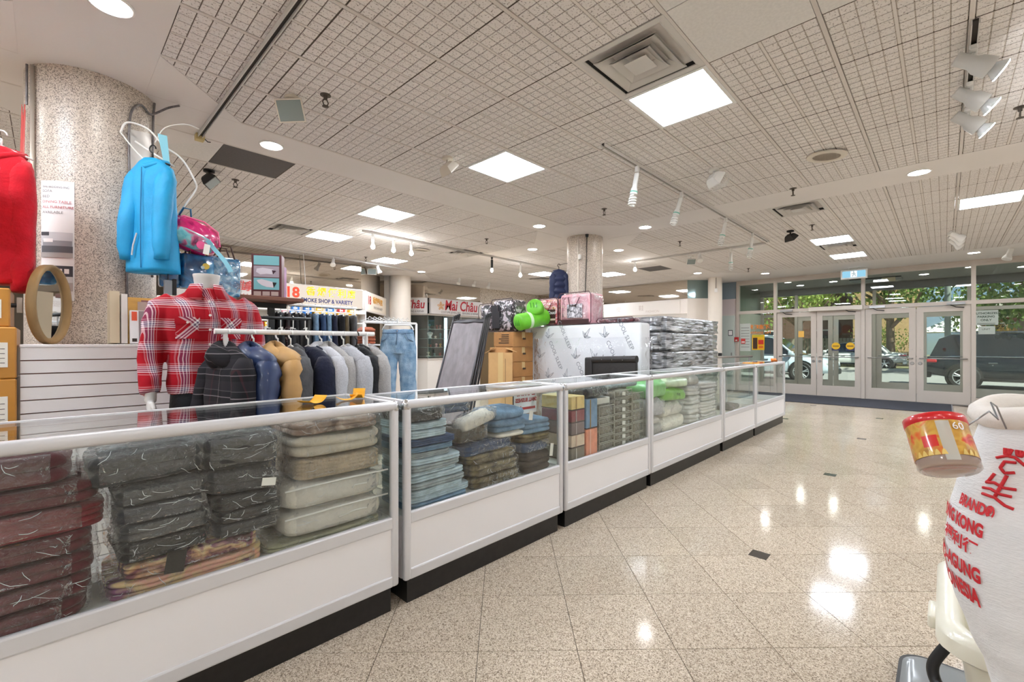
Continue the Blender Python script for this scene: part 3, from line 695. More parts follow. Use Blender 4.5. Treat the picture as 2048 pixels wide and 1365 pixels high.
flood((1.12,5.30,CEIL), (.65,-.35,-.75), 'black floodlight next to the dark return grille', BLACK, .17, .14)
flood((4.6,1.65,CEIL), (.72,-.55,-.55), 'white floodlight with a wire guard on a round mount', WPLASTIC, .17, .13, cage=True)
flood((8.8,3.6,CEIL), (-.6,-.5,-.6), 'white caged floodlight past the granite column', WPLASTIC, .17, .12)
flood((7.9,1.7,CEIL), (.5,-.3,-.7), 'black floodlight near the second air diffuser', BLACK, .16, .12)
flood((5.05,9.25,CEIL), (-.4,-.9,-.4), 'cream twin floodlight with black bracket over the smoke shop corner', FLW, .2, .14)
# sprinklers
SPR = mat('sprinkler_brass', (92,84,76), .45, .6)
def sprinkler():
    t = thing('sprinkler', 'pendent fire sprinkler head under the ceiling', 'sprinkler', (0,0,CEIL), 0, 'pendent sprinkler heads')
    MB().lathe([(.036,0),(.036,-.003),(.014,-.006),(.012,-.03)], n=14).build('escutcheon', SPR, t, local=True)
    MB().tube([(-.008,0,-.03),(-.02,0,-.05),(-.012,0,-.07),(0,0,-.075)], .004, 6).build('frame_arm', SPR, t, local=True)
    MB().tube([(.008,0,-.03),(.02,0,-.05),(.012,0,-.07),(0,0,-.075)], .004, 6).build('frame_arm', SPR, t, local=True)
    MB().lathe([(.004,-.07),(.022,-.078),(.022,-.081),(.003,-.084)], n=12).build('deflector', SPR, t, local=True); return t
sk = None
for x, y in [(1.35,3.12),(1.38,5.41),(4.97,3.15),(5.03,5.44),(7.42,3.22),(5.79,1.22),(11.13,3.23),(4.97,-.4),(7.74,1.39),(4.4,8.3)]:
    if sk is None: sk = sprinkler(); sk.location = (x, y, CEIL)
    else: dup(sk, (x, y, CEIL))
# round ceiling speaker hanging slightly off its hole
t = thing('ceiling_speaker', 'round cream ceiling speaker drooping from its dark cutout', 'speaker', (4.97,.78,CEIL))
Ms = Matrix.Rotation(.09, 3, 'X')
MB().lathe([(.152,.002),(.152,.008)], n=30).build('cutout', DARKGAP, t, local=True)
MB().lathe([(.158,-.012),(.156,-.022),(.11,-.026),(.108,-.02)], n=30, M=Ms).build('rim', mat('speaker_rim', (222,214,200), .5), t, 40, local=True)
MB().lathe([(.11,-.02),(.001,-.02)], n=30, M=Ms).build('grille', mat('speaker_grille', (196,186,172), .7, ns=300, na=.2), t, local=True)
o = dup(t, (6.1,10.9,CEIL), None, 'yellowed round ceiling speaker past the lit bulbs'); o.location = (4.75,6.9,CEIL)
# exit sign hanging before the entrance glazing
t = thing('exit_sign', 'white and blue running man exit sign hanging before the doors', 'sign', (12.75,1.49,2.78))
MB().rbox(12.72,12.78,1.24,1.73,2.77,2.985,.01).build('housing', WPLASTIC, t)
MB().box(12.712,12.722,1.275,1.695,2.805,2.95).build('face', emis('exit_face_blue', (150,206,232), .17), t)
MB().box(12.708,12.713,1.425,1.545,2.808,2.947).build('white_field', emis('exit_face_white', (240,246,246), .18), t)
rm = MB(); xx = 12.705
MAN = [[(0,.045),(.0,.02)],[(0,.02),(-.025,.005),(-.035,.02)],[(0,.02),(.025,.012),(.03,-.005)],[(0,.02),(.004,-.015)],[(.004,-.015),(-.02,-.03),(-.02,-.055)],[(.004,-.015),(.03,-.025),(.035,-.05)]]
for seg in MAN: rm.tube([(xx, 1.485-a, 2.878+b) for a, b in seg], .005, 5)
rm.lathe([(.009,-.002),(.009,.002)], (xx,1.485,2.935), 8, Matrix.Rotation(PI/2,3,'Y'))
rm.build('running_figure', mat('exit_figure', (120,170,196), .5), t)
MB().tube([(12.75,1.4,2.98),(12.75,1.4,3.02)], .01).build('hanger_rod', WPLASTIC, t)
MB().tube([(12.75,1.57,2.98),(12.75,1.57,3.02)], .01).build('hanger_rod', WPLASTIC, t)
t = thing('hanging_wire', 'thin white wire hanging from ceiling to the smoke shop sign', 'wire', (3.45,8.9,2.44))
MB().tube([(3.42,8.9,3.02),(3.44,8.9,2.8),(3.46,8.9,2.42)], .006, 6).build('wire', WPLASTIC, t)
# ceiling return vents seen in the vestibule
t = thing('vestibule_vent', 'dark ceiling vent with an open flap in the vestibule', 'vent', (14.5,1.3,2.92))
MB().box(14.2,14.8,.75,1.75,2.905,2.932).build('grille', BLACK, t)
MB().box(14.1,14.12,.85,1.1,2.80,2.90).build('flap', mat('vent_flap', (222,208,180), .6), t)
# ================================================================ GLASS SHOWCASES
CG = glass('case_glass', (252,254,253), .045); CGT = glass('case_top_glass', (250,253,252), .10)
LAM = mat('white_laminate', (229,227,227), .35); DECK = mat('case_deck', (214,214,210), .5)
KICK = mat('black_kick', (24,22,21), .35, ns=30, na=.3)
YF = 1.87
def showcase(x0, x1, yb, label, kick=KICK):
    t = thing('display_case', label, 'display case', ((x0+x1)/2, (YF+yb)/2, 0), 0, None)
    MB().box(x0+.03, x1-.03, YF+.03, yb-.03, 0, .126).build('kick_base', kick, t, fix=False)
    MB().rbox(x0+.03, x1-.03, YF+.004, YF+.03, .122, .178, .008, 2).build('bottom_rail', ALU, t)
    MB().rbox(x0+.03, x1-.03, YF+.004, YF+.03, .395, .455, .008, 2).build('middle_rail', ALU, t)
    MB().box(x0+.03, x1-.03, YF+.010, YF+.026, .17, .40).build('front_panel', LAM, t, fix=False)
    for x in (x0+.004, x1-.012): MB().box(x, x+.008, YF+.04, yb-.03, .126, .43).build('end_panel', LAM, t, fix=False)
    MB().box(x0+.012, x1-.012, YF+.024, yb-.02, .415, .43).build('deck', DECK, t, fix=False)
    MB().box(x0+.03, x1-.03, yb-.025, yb-.012, .126, .43).build('back_panel', LAM, t, fix=False)
    for y in (YF+.022, yb-.022):
        for x in (x0+.02, x1-.02):
            f = y < 2
            mb = MB()
            if f: mb.rbox(x-.02, x+.02, y-.022, y+.014, .122, .975, .014, 4)
            else: mb.rbox(x-.014, x+.014, y-.012, y+.012, .122, .97, .006, 2)
            mb.build('corner_post', ALU, t, 50)
    MB().rbox(x0+.006, x1-.006, YF-.004, YF+.040, .957, 1.0, .017, 4).build('top_front_rail', ALU, t, 50)
    MB().rbox(x0+.02, x1-.02, yb-.022, yb-.006, .978, .998, .006, 2).build('top_back_rail', ALU, t)
    for x in (x0+.004, x1-.03): MB().rbox(x, x+.026, YF+.03, yb-.015, .972, .999, .008, 2).build('top_side_rail', ALU, t)
    for x in (x0+.018, x1-.018):
        MB().lathe([(.021,.955),(.023,.96),(.023,.985),(.016,.998),(.004,1.004)], (x, YF+.02, 0), 14).build('corner_cap', CHROME, t, 50)
    MB().box(x0+.035, x1-.035, YF+.014, YF+.019, .452, .96).build('front_glass', CG, t, fix=False)
    MB().box(x0+.028, x1-.028, YF+.036, yb-.02, .988, .994).build('top_glass', CGT, t, fix=False)
    for x in (x0+.01, x1-.015): MB().box(x, x+.005, YF+.04, yb-.03, .43, .975).build('end_glass', CG, t, fix=False)
    MB().box(x0+.03, x1-.03, yb-.018, yb-.013, .43, .975).build('back_glass', CG, t, fix=False)
    return t
showcase(-.70, 1.165, 2.40, 'glass showcase full of bagged maroon, black and white bedding and clothes')
showcase(1.195, 2.445, 2.30, 'glass showcase with a tall pile of folded pale jeans')
showcase(2.465, 3.71, 2.30, 'glass showcase with boxed bedding sets and clear grey packs')
showcase(3.725, 5.52, 2.30, 'glass showcase stuffed with white plush bedding and green pillow bags')
showcase(5.545, 6.79, 2.30, 'nearly empty glass showcase holding one dark folded bag')
showcase(6.80, 8.36, 2.30, 'empty glass showcase ending the row near the entrance')

# ---------------------------------------------------------------- folded goods
POLY = glass('poly_bag', (253,253,254), .10, bump=1.0, bscale=26, film=.012, rough=.03)
POLYW = glass('poly_bag_hazy', (252,252,253), .13, bump=1.0, bscale=20, film=.05, rough=.04)
POLYS = glass('poly_bag_streaked', (253,253,254), .085, bump=1.0, bscale=8, film=.02, rough=.03, stretch=(1,1,3))
def slab(x0, x1, y0, y1, z0, z1, plies=3, seed=0, amp=.008, nx=16, bulge=.85, sag=0.0, tilt=0.0):
    """folded cloth: scalloped fold edges on the front and on both ends, soft uneven top"""
    mb = MB(); h = z1-z0; hx = (x1-x0)/2; cx = (x0+x1)/2; hy = (y1-y0)/2; cy = (y0+y1)/2
    prof = []; per = max(3, min(6, int(18/plies)))
    r = min(h/plies/2*bulge, .022)
    for p in range(plies):
        zc = z0+h*(p+.5)/plies; hh = h/plies/2
        for k in range(per+1):
            a = -PI/2+PI*k/per; prof.append((r*math.cos(a), zc+hh*math.sin(a)*.98))
    rings = []; n = 4*nx
    base = []
    for k in range(n):          # superellipse outline seen from above
        a = 2*PI*k/n; c = math.cos(a); s = math.sin(a); e = .28
        base.append((math.copysign(abs(c)**e, c), math.copysign(abs(s)**e, s)))
    for off, z in prof:
        ring = []
        for bx_, by_ in base:
            x = cx+bx_*(hx-r+off); y = cy+by_*(hy-r+off)
            u = (z-z0)/h
            dx = amp*nz((x,y,z), 7, seed); dz = amp*1.6*u*nz((x,y,0), 6, seed+5) + tilt*(x-cx) - sag*u*(1-abs(bx_))*0
            edge = max(abs(bx_), abs(by_)); zz = z+dz - (h*.12*u*max(0, edge-.8)/.2 if plies > 1 else h*.2*u*max(0,edge-.7)/.3)
            ring.append(Vector((x+dx, y+amp*nz((y,z,x), 8, seed+9), zz)))
        rings.append(ring)
    top = rings[-1]; c = Vector((cx, cy, z1))
    for s in (.75, .4):
        rings.append([Vector((c.x+(p.x-c.x)*s, c.y+(p.y-c.y)*s, z1+tilt*(p.x-c.x)*s+amp*1.3*nz(((p.x-c.x)*s+c.x,(p.y-c.y)*s+c.y,1), 9, seed))) for p in top])
    mb.loft(rings); return mb
def bagshell(x0, x1, y0, y1, z0, z1, seed=0, amp=.006, n=12, tilt=0.0):
    """crinkled clear bag round a slab: a rounded box skin with creases"""
    bm = bmesh.new(); bmesh.ops.create_cube(bm, size=1); bmesh.ops.bevel(bm, geom=list(bm.edges), offset=.12, segments=2, affect='EDGES')
    bmesh.ops.subdivide_edges(bm, edges=list(bm.edges), cuts=4, use_grid_fill=True)
    c = Vector(((x0+x1)/2, (y0+y1)/2, (z0+z1)/2))
    for v in bm.verts:
        p = Vector((v.co.x*(x1-x0), v.co.y*(y1-y0), v.co.z*(z1-z0)))+c
        q = Vector((p.x*14, p.y*14, p.z*30)); a = abs(noise.noise(q+Vector((seed,0,0))))*1.6+abs(noise.noise(q*2.3+Vector((0,seed,0))))*.9-.7
        d = (p-c); d.z *= 2
        v.co = p + d.normalized()*amp*a*1.4 + Vector((0,0,tilt*(p.x-c.x)))
    return MB().bm(bm)
CREASE_GLINT = mat('bag_crease_glint', (226,230,234), .12, spec=.8, coat=.8)  # thin pale tubes added as highlights along the bag creases
def folded(name, label, cat, x0, x1, y0, y1, z0, z1, m, plies=3, bag=None, group=None, seed=None, amp=.008, tag_=None, tilt=0.0):
    seed = seed if seed is not None else round((x0*13+z0*7)%50, 2)
    jr_ = random.Random(int(seed*97)+int(x0*1000)); rz_ = jr_.uniform(-.045,.045) if x1-x0 < .6 else 0; x1 -= jr_.uniform(0,.018); x0 += jr_.uniform(0,.006)
    t = thing(name, label, cat, ((x0+x1)/2, (y0+y1)/2, z0), rz_, group); M0 = Matrix.Translation(t.location) @ Matrix.Rotation(rz_,4,'Z') @ Matrix.Translation(-Vector(t.location))
    slab(x0, x1, y0, y1, z0, z1, plies, seed, amp, tilt=tilt).xf(M0).build('folded_cloth', m, t, True)
    if bag: bagshell(x0-.012, x1+.012, y0-.010, y1+.008, z0+.001, z1+.007, seed, tilt=tilt).xf(M0).build('clear_bag', bag, t, True)
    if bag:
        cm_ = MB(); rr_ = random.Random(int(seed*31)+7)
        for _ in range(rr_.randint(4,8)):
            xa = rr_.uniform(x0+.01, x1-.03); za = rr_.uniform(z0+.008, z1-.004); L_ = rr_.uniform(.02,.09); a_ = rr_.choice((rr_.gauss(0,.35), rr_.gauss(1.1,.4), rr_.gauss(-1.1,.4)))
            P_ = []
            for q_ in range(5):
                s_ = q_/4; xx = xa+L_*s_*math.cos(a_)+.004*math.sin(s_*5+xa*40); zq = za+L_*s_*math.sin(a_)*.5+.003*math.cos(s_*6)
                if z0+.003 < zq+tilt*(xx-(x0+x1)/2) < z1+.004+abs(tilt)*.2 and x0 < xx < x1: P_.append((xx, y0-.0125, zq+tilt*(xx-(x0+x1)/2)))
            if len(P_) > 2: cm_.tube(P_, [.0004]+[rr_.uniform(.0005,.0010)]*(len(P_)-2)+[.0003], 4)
        if cm_.v: cm_.xf(M0).build('bag_crease_highlight', CREASE_GLINT, t, True, fix=False)
    if tag_:
        tx, tz, w, h, mm = tag_
        MB().obox((tx, y0-.014, tz), (w,.002,h), Matrix.Rotation(.15,3,'Y')).build('label_card', mm, t)
    return t
MAROON = cloth('maroon_cloth', (86,26,38)); MAROON2 = cloth('maroon_bright_cloth', (116,20,36)); CHAR = cloth('charcoal_cloth', (50,52,56)); BLK = cloth('black_cloth', (30,31,34))
NAVYB = cloth('blue_black_cloth', (40,46,58)); IVORY = cloth('ivory_cloth', (226,220,208), .06); CREAMC = cloth('cream_cloth', (206,196,178), .1); BEIGE = cloth('beige_cable_cloth', (196,178,152), .16, .9)
FUR = blotch('brown_mink_cloth', [(.35,(96,72,60)),(.55,(170,146,130)),(.7,(214,196,182))], 12); SAGE = cloth('sage_cloth', (170,168,140), .1)
FLORAL = blotch('floral_print', [(.30,(50,28,24)),(.42,(112,58,70)),(.48,(196,150,110)),(.55,(214,190,140)),(.62,(150,96,110)),(.70,(84,50,44))], 9, .75)
FLORAL2 = blotch('floral_print_pale', [(.30,(92,56,60)),(.40,(136,84,120)),(.48,(216,190,140)),(.58,(222,160,140)),(.68,(196,176,120)),(.78,(70,40,36))], 7, .75)
TAGW = mat('white_tag', (238,236,230), .6)
# --- case 1, maroon pile
zz = [.432,.500,.566,.632,.700]
for k in range(4):
    folded('bagged_blanket', 'maroon folded blanket in clear bag low in the maroon pile', 'blanket', -.42, .105, 1.915, 2.30, zz[k], zz[k+1]-.006, MAROON, 2, POLY, 'maroon blankets at the bottom of the pile', k*3.1)
folded('bagged_blanket', 'bright maroon blanket showing its folds in the middle of the maroon pile', 'blanket', -.42, .135, 1.915, 2.30, .698, .780, MAROON2, 4, POLYW, None, 21)
folded('bagged_blanket', 'dark maroon bagged blanket just above the bright maroon one', 'blanket', -.42, .13, 1.915, 2.30, .782, .850, MAROON, 2, POLY, None, 23)
folded('bagged_blanket', 'puffy maroon bag on top of the maroon pile', 'blanket', -.42, .065, 1.915, 2.28, .852, .945, MAROON, 2, POLYW, None, 26)
# --- floral bags
folded('floral_blanket', 'brown and cream floral blanket in a zipped clear bag on the case floor', 'blanket', .125, .60, 1.915, 2.26, .432, .492, FLORAL2, 3, POLY, None, 31)
folded('floral_blanket', 'floral blanket with a black swing tag lying on another floral one', 'blanket', .165, .575, 1.915, 2.22, .494, .548, FLORAL, 3, POLY, None, 33, tag_=(.305,.525,.055,.075,BLACK))
ZIP = mat('white_zip', (236,234,228), .6)
def piping(pts, label=None, name='zip_piping', parent=None, r=.004, m=ZIP): return MB().tube(pts, r, 6).build(name, m, parent, True)
# --- dark folded piles
for k, (z0, z1, m) in enumerate([(.55,.615,BLK),(.617,.675,CHAR),(.677,.735,NAVYB),(.737,.795,CHAR)]):
    folded('bagged_jacket', 'dark grey folded jacket in crinkled bag beside the maroon pile', 'jacket', .15, .415, 1.915, 2.26, z0, z1, m, 2, POLYW if k else POLY, 'dark bagged jackets beside the maroon pile', 40+k)
folded('bagged_jacket', 'wide charcoal bag lying slanted on top of the dark jackets', 'jacket', .08, .40, 1.915, 2.26, .815, .925, CHAR, 2, POLYW, None, 47, tilt=.05)
for k, (z0, z1, m) in enumerate([(.55,.60,CHAR),(.602,.645,BLK),(.647,.705,CHAR)]):
    folded('bagged_jacket', 'black folded garment in tight bag next to the white bedding', 'jacket', .425, .655, 1.915, 2.26, z0, z1, BLK if k else CHAR, 2, POLYS, 'black bagged garments beside the white bedding', 52+k)
folded('bagged_jacket', 'bulky black bag with a white paper tag on the black garments', 'jacket', .40, .66, 1.915, 2.24, .708, .80, CHAR, 2, POLY, None, 58, .014, tag_=(.60,.735,.05,.03,TAGW), tilt=-.06)
folded('bagged_jacket', 'top black bag squeezed under the glass beside the cream blankets', 'jacket', .39, .66, 1.915, 2.24, .805, .925, BLK, 2, POLYW, None, 60, .014)
# --- white bedding pile
folded('bagged_sheet', 'thin sage sheet set under the white bedding', 'sheet set', .60, 1.12, 1.915, 2.28, .432, .466, SAGE, 2, POLY, None, 63)
for k, (z0, z1) in enumerate([(.470,.580),(.583,.695)]):
    t = folded('bagged_duvet', ['white duvet in a zipped bag, lower of the pair', 'white duvet in a zipped bag, upper of the pair'][k], 'duvet', .665, 1.115, 1.915, 2.28, z0, z1, IVORY, 1, POLYW, None, 66+k, .01)
    piping([(.66,1.902,z1-.018),(.9,1.90,z1-.014),(1.12,1.902,z1-.016)], parent=t)
    piping([(.88+.06*k,1.898,z0+.05),(.95,1.893,z0+.062),(1.01,1.897,z0+.058)], parent=t, name='pull_cord', r=.0035)
folded('cable_blanket', 'beige cable knit blanket with many folds on the white duvets', 'blanket', .72, 1.12, 1.915, 2.26, .70, .79, BEIGE, 5, POLY, None, 70)
t = folded('bagged_blanket', 'cream blanket in a clear bag above the cable knit one', 'blanket', .70, 1.115, 1.915, 2.26, .795, .885, CREAMC, 2, POLY, None, 72, .012)
folded('bagged_blanket', 'brown mink blanket squeezed under the case top', 'blanket', .69, 1.10, 1.915, 2.24, .89, .945, FUR, 2, POLY, None, 75)
# --- case 2: jeans
DENL = mat('pale_denim', (178,196,206), .85, spec=.2, ns=22, na=.16, bs=90, ba=.3); DENM = mat('mid_denim', (110,138,164), .85, spec=.2, ns=20, na=.2, bs=90, ba=.3)
DEND = mat('dark_denim', (58,78,110), .85, spec=.2, ns=20, na=.2, bs=90, ba=.3); DENG = mat('grey_denim', (150,160,164), .85, spec=.2, ns=22, na=.2, bs=90, ba=.3)
zs = .432
for k, (h, m) in enumerate([(.030,DENM),(.036,DENL),(.036,DENL),(.030,DENG),(.032,DENL),(.026,DENL),(.030,DENG),(.030,DENL),(.034,DENG),(.034,DENM),(.036,DEND),(.042,DENL),(.036,DENL)]):
    r1 = 1.66-.012*k+.03*math.sin(k*2.1)
    folded('folded_jeans', ['pale blue folded jeans in the tall denim pile', 'navy folded jeans near the top of the denim pile', 'mid blue folded jeans in the tall denim pile', 'grey washed folded jeans in the tall denim pile'][0 if m is DENL else 1 if m is DEND else 2 if m is DENM else 3], 'jeans', 1.245, r1, 1.915+.012*math.sin(k*1.7), 2.22, zs, zs+h, m, 2 if h < .034 else 3, None, {'pale_denim':'pale jeans in the pile','mid_denim':'mid blue jeans in the pile','grey_denim':'grey washed jeans in the pile'}.get(m.name), 80+k, .006)
    zs += h+.0005
folded('bagged_trousers', 'black folded trousers on top of the denim pile', 'trousers', 1.245, 1.50, 1.93, 2.22, zs+.002, .945, BLK, 2, POLY, None, 101)
OLIVE = blotch('olive_camouflage', [(.35,(62,54,36)),(.5,(104,92,62)),(.62,(132,118,84)),(.75,(70,62,46))], 10, .85)
folded('bagged_trousers', 'olive camouflage trousers in shiny bag on the case floor', 'trousers', 1.70, 2.10, 1.93, 2.20, .432, .50, OLIVE, 2, POLY, None, 104, .012)
folded('bagged_trousers', 'olive brown trousers in bag, second from the case floor', 'trousers', 1.68, 2.08, 1.93, 2.20, .503, .575, OLIVE, 2, POLYS, None, 105, .012)
folded('bagged_trousers', 'faded olive trousers in bag, third in the camouflage pile', 'trousers', 1.66, 2.06, 1.93, 2.20, .578, .635, OLIVE, 2, POLYS, None, 106, .012)
folded('bagged_jeans', 'dark blue jeans in clear bag draped over the camouflage pile', 'jeans', 1.62, 2.02, 1.93, 2.18, .638, .70, DEND, 2, POLY, None, 108, .014, tilt=.04)
folded('bagged_jeans', 'brown corduroy trousers behind the dark jeans bag', 'trousers', 1.60, 1.84, 1.96, 2.2, .705, .80, cloth('brown_cord', (84,76,64)), 2, POLY, None, 109, .012)
folded('rolled_fleece', 'white fleece roll lying over the brown trousers', 'blanket', 1.62, 1.86, 1.93, 2.05, .80, .87, IVORY, 1, POLY, None, 110, .012, tilt=.25)
folded('folded_jeans', 'mid blue jeans lined with white fleece in the case middle', 'jeans', 1.86, 2.16, 1.93, 2.18, .735, .80, DENM, 2, None, None, 112, .012)
folded('fleece_lining', 'white fleece folded under the lined jeans', 'blanket', 1.88, 2.13, 1.92, 2.16, .703, .735, IVORY, 1, None, None, 113)
folded('folded_jeans', 'mid blue jeans with the waistband up behind the fleece', 'jeans', 1.88, 2.17, 1.96, 2.2, .803, .875, DENM, 1, None, None, 114, .012)
folded('bagged_jeans', 'denim pile topped with a white price tag at the case end', 'jeans', 2.10, 2.40, 1.93, 2.2, .69, .785, DENM, 3, None, None, 116, .012, tag_=(2.16,.815,.035,.06,TAGW))
folded('bagged_trousers', 'khaki camouflage trousers under the denim at the case end', 'trousers', 2.09, 2.40, 1.93, 2.2, .635, .688, OLIVE, 2, None, None, 118, .012)
folded('bagged_jeans', 'dark jeans in clear bag folded over the brown pile', 'jeans', 2.09, 2.38, 1.925, 2.2, .57, .633, DEND, 1, POLY, None, 119, .012)
folded('bagged_trousers', 'dark brown trousers with a white tag at the case floor end', 'trousers', 2.12, 2.405, 1.93, 2.2, .432, .567, cloth('dark_brown_cloth', (64,54,46)), 3, None, None, 120, .01, tag_=(2.37,.56,.032,.085,TAGW))
folded('bagged_trousers', 'grey bagged trousers high behind the white fleece roll', 'trousers', 1.50, 1.78, 2.07, 2.24, .87, .945, DEND, 2, POLY, None, 122)
# reflection of a sign opposite, modelled as a backwards board inside the case
t = thing('reflected_sign', 'reflected sign modelled as a white board with backwards red capitals and a red arrow', 'sign', (2.30,2.10,.79))
ang = math.radians(0); MB().rbox(2.19, 2.43, 2.10, 2.106, .79, .965, .003, 1).build('board', PAPER, t)
RED = mat('sign_red', (176,34,40), .6)
lettering('lettering', 'LAITINI', .058, (2.315,2.098,.935), (-1,0,0), (0,0,1), RED, t, bold=.002)
lettering('lettering', 'SMALL BUSINESS', .037, (2.315,2.098,.885), (-1,0,0), (0,0,1), RED, t, bold=.0015, sx=.8)
MB().prism([(2.235,.828),(2.262,.848),(2.262,.837),(2.41,.837),(2.41,.820),(2.262,.820),(2.262,.810)], 1, 2.0975, 2.0985).build('arrow', RED, t)
MB().tube([(2.19,2.103,.70),(2.19,2.103,.96)], .004, 6).build('stand_wire', BLACK, t)
# --- case 3: boxed sets
def boxset(x0, x1, z0, z1, c, label, band=None, y0=1.92):
    t = thing('bedding_box', label, 'box', ((x0+x1)/2, 2.05, z0))
    MB().rbox(x0, x1, y0, y0+.28, z0, z1, .006, 2).build('pack', mat('pack_%d_%d_%d' % c, c, .35, ns=18, na=.12, bs=30, ba=.25, coat=.5), t)
    if band: xb = x0+(x1-x0)*.32; MB().box(xb, xb+.012, y0-.0015, y0+.2, z0+.004, z1-.004).build('band', mat('band_%d' % band[0], band, .5), t)
    MB().box(x0-.001, x1+.001, y0-.001, y0+.281, z0-.0005, z0+.006).build('edge_trim', mat('trim_dark', (60,44,40), .5), t)
    return t
for z0, z1, c, l, b in [(.432,.524,(112,104,92),'taupe boxed bedding set at the bottom of the column', (196,190,180)),(.526,.615,(206,186,166),'beige boxed bedding set above the taupe one', (180,150,130)),
        (.617,.705,(108,92,96),'mauve grey boxed bedding set in the middle of the column', (170,160,160)),(.707,.795,(122,40,56),'maroon boxed bedding set above the mauve one', (170,120,130)),(.797,.895,(222,196,128),'yellow boxed bedding set on top of the column', (150,120,60))]:
    boxset(2.60, 2.765, z0, z1, c, l, b)
boxset(2.785, 2.935, .432, .635, (222,140,112), 'salmon orange boxed bedding set standing upright', (232,180,160))
boxset(2.785, 2.935, .64, .86, (104,142,178), 'sky blue boxed bedding set above the salmon one', (150,176,200))
folded('bagged_garment', 'glossy black bag lying over the blue boxed set', 'bag', 2.80, 3.14, 1.93, 2.2, .868, .945, BLK, 1, POLY, None, 130, .016)
MB_ = mat('white_carton', (214,214,206), .5)
t = tag(MB().rbox(2.96, 3.16, 1.95, 2.2, .80, .85, .004, 1).build('carton', MB_), 'small off-white carton between the clear grey packs', 'carton')
MESHG = mat('grey_taupe_knit', (130,124,110), .8, ns=60, na=.25, bs=80, ba=.4, coat=.35)
PIPE = mat('clear_piping', (186,184,172), .3)
def clearpack(x0, x1, z0, z1, y0=1.925, lab='clear zipped pack of taupe knit in the grey pile', grp='clear taupe packs in the case', seed=0, label2=False, tl=0.0):
    t = thing('clear_pack', lab, 'pack', ((x0+x1)/2, y0+.12, z0), 0, grp)
    slab(x0+.006, x1-.006, y0+.006, y0+.24, z0+.003, z1-.003, 1, seed, .006, 10).build('folded_cloth', MESHG, t, True)
    bagshell(x0, x1, y0-.004, y0+.245, z0, z1, seed, .004).build('clear_bag', POLY, t, True)
    MB().tube([(x0,y0-.004,z0+.004),(x1,y0-.004,z0+.004),(x1,y0-.004,z1-.004),(x0,y0-.004,z1-.004),(x0,y0-.004,z0+.004)], .0028, 5).build('piping', PIPE, t)
    if label2: MB().obox(((x0+x1)/2, y0-.008, (z0+z1)/2), (.05,.0015,.03), Matrix.Rotation(.1,3,'Y')).build('label_card', mat('pack_label', (222,224,218), .5), t)
    return t
kk = 0
for i, (xa, xb) in enumerate([(2.96,3.175),(3.185,3.46),(3.475,3.66)]):
    zlv = [[.432,.50,.56,.64,.70,.795],[.432,.485,.54,.595,.65,.705,.765,.83,.90],[.432,.51,.60,.70,.78,.86]][i]
    for a, b in zip(zlv, zlv[1:]):
        clearpack(xa, xb, a+.001, b-.002, seed=kk, label2=(i == 1), grp='clear taupe packs beside the labelled stack' if i != 1 else 'clear taupe packs with white labels', lab='clear zipped pack of taupe knit beside the labelled stack' if i != 1 else 'clear taupe pack with a white label in the middle stack'); kk += 1
folded('bagged_garment', 'grey bag on top of the clear packs under the case glass', 'bag', 3.18, 3.66, 1.97, 2.2, .905, .95, DENG, 1, POLY, None, 140)
# --- case 4: plush bedding
PLUSH = mat('white_plush', (228,224,210), .95, ns=20, na=.06, bs=45, ba=.8, sheen=.4); GREYB = cloth('pale_grey_cloth', (184,180,174), .1); DUST = mat('white_satin', (222,222,220), .55, ns=8, na=.06, bs=10, ba=.5)
folded('plush_blanket', 'cream plush blanket curled on the case floor', 'blanket', 4.05, 4.60, 1.92, 2.22, .432, .56, PLUSH, 1, None, None, 150, .03)
folded('plush_blanket', 'white plush folds heaped above the cream blanket', 'blanket', 4.12, 4.64, 1.95, 2.22, .565, .70, PLUSH, 1, POLY, None, 151, .035)
folded('plush_blanket', 'grey and white bagged cushion leaning in the case corner', 'cushion', 3.77, 4.04, 1.92, 2.2, .432, .535, GREYB, 1, POLYW, None, 152, .02)
folded('grey_box_cushion', 'flat grey boxed cushion above the leaning one', 'cushion', 3.77, 4.02, 1.92, 2.2, .538, .60, GREYB, 1, None, None, 153, .004)
folded('plush_blanket', 'lilac grey bagged throw crumpled at the case corner', 'blanket', 3.77, 4.10, 1.92, 2.2, .605, .76, cloth('lilac_grey_cloth', (186,182,186), .08), 1, POLYW, None, 154, .03)
folded('brown_throw', 'brown throw tucked between the white bags', 'blanket', 4.03, 4.3, 1.99, 2.2, .705, .76, cloth('brown_throw_cloth', (110,96,80)), 1, None, None, 155, .012)
GREENB = mat('lime_bag', (116,186,58), .35, ns=12, na=.15, bs=14, ba=.5, coat=.4); GREENL = mat('mint_bag', (140,204,130), .35, ns=12, na=.12, bs=14, ba=.5, coat=.4)
def pillowbag(x0, x1, y0, y1, z0, z1, m, label, txt=None, seed=0, tilt=0):
    t = thing('pillow_bag', label, 'pillow', ((x0+x1)/2, (y0+y1)/2, z0))
    slab(x0, x1, y0, y1, z0, z1, 1, seed, .02, 14, tilt=tilt).build('bag', m, t, True)
    if txt: lettering('print', txt, .035, ((x0+x1)/2+.02, y0-.008, (z0+z1)/2), (1,0,-.12), (0,0,1), mat('print_dark_green', (40,84,30), .6), t, bold=.001)
    return t
pillowbag(3.80, 4.16, 1.93, 2.2, .775, .945, GREENL, 'mint green pillow bag with slanted print under the glass', None, 160, .02)
pillowbag(4.12, 4.62, 1.925, 2.2, .715, .83, GREENB, 'lime green pillow bag with dark print in the showcase', 'PURE', 161, -.05)
pillowbag(4.20, 4.72, 1.94, 2.2, .84, .94, mat('leaf_print_bag', (206,222,188), .35, ns=9, na=.2, coat=.4), 'pale leaf printed pillow bag above the lime one', None, 162, -.04)
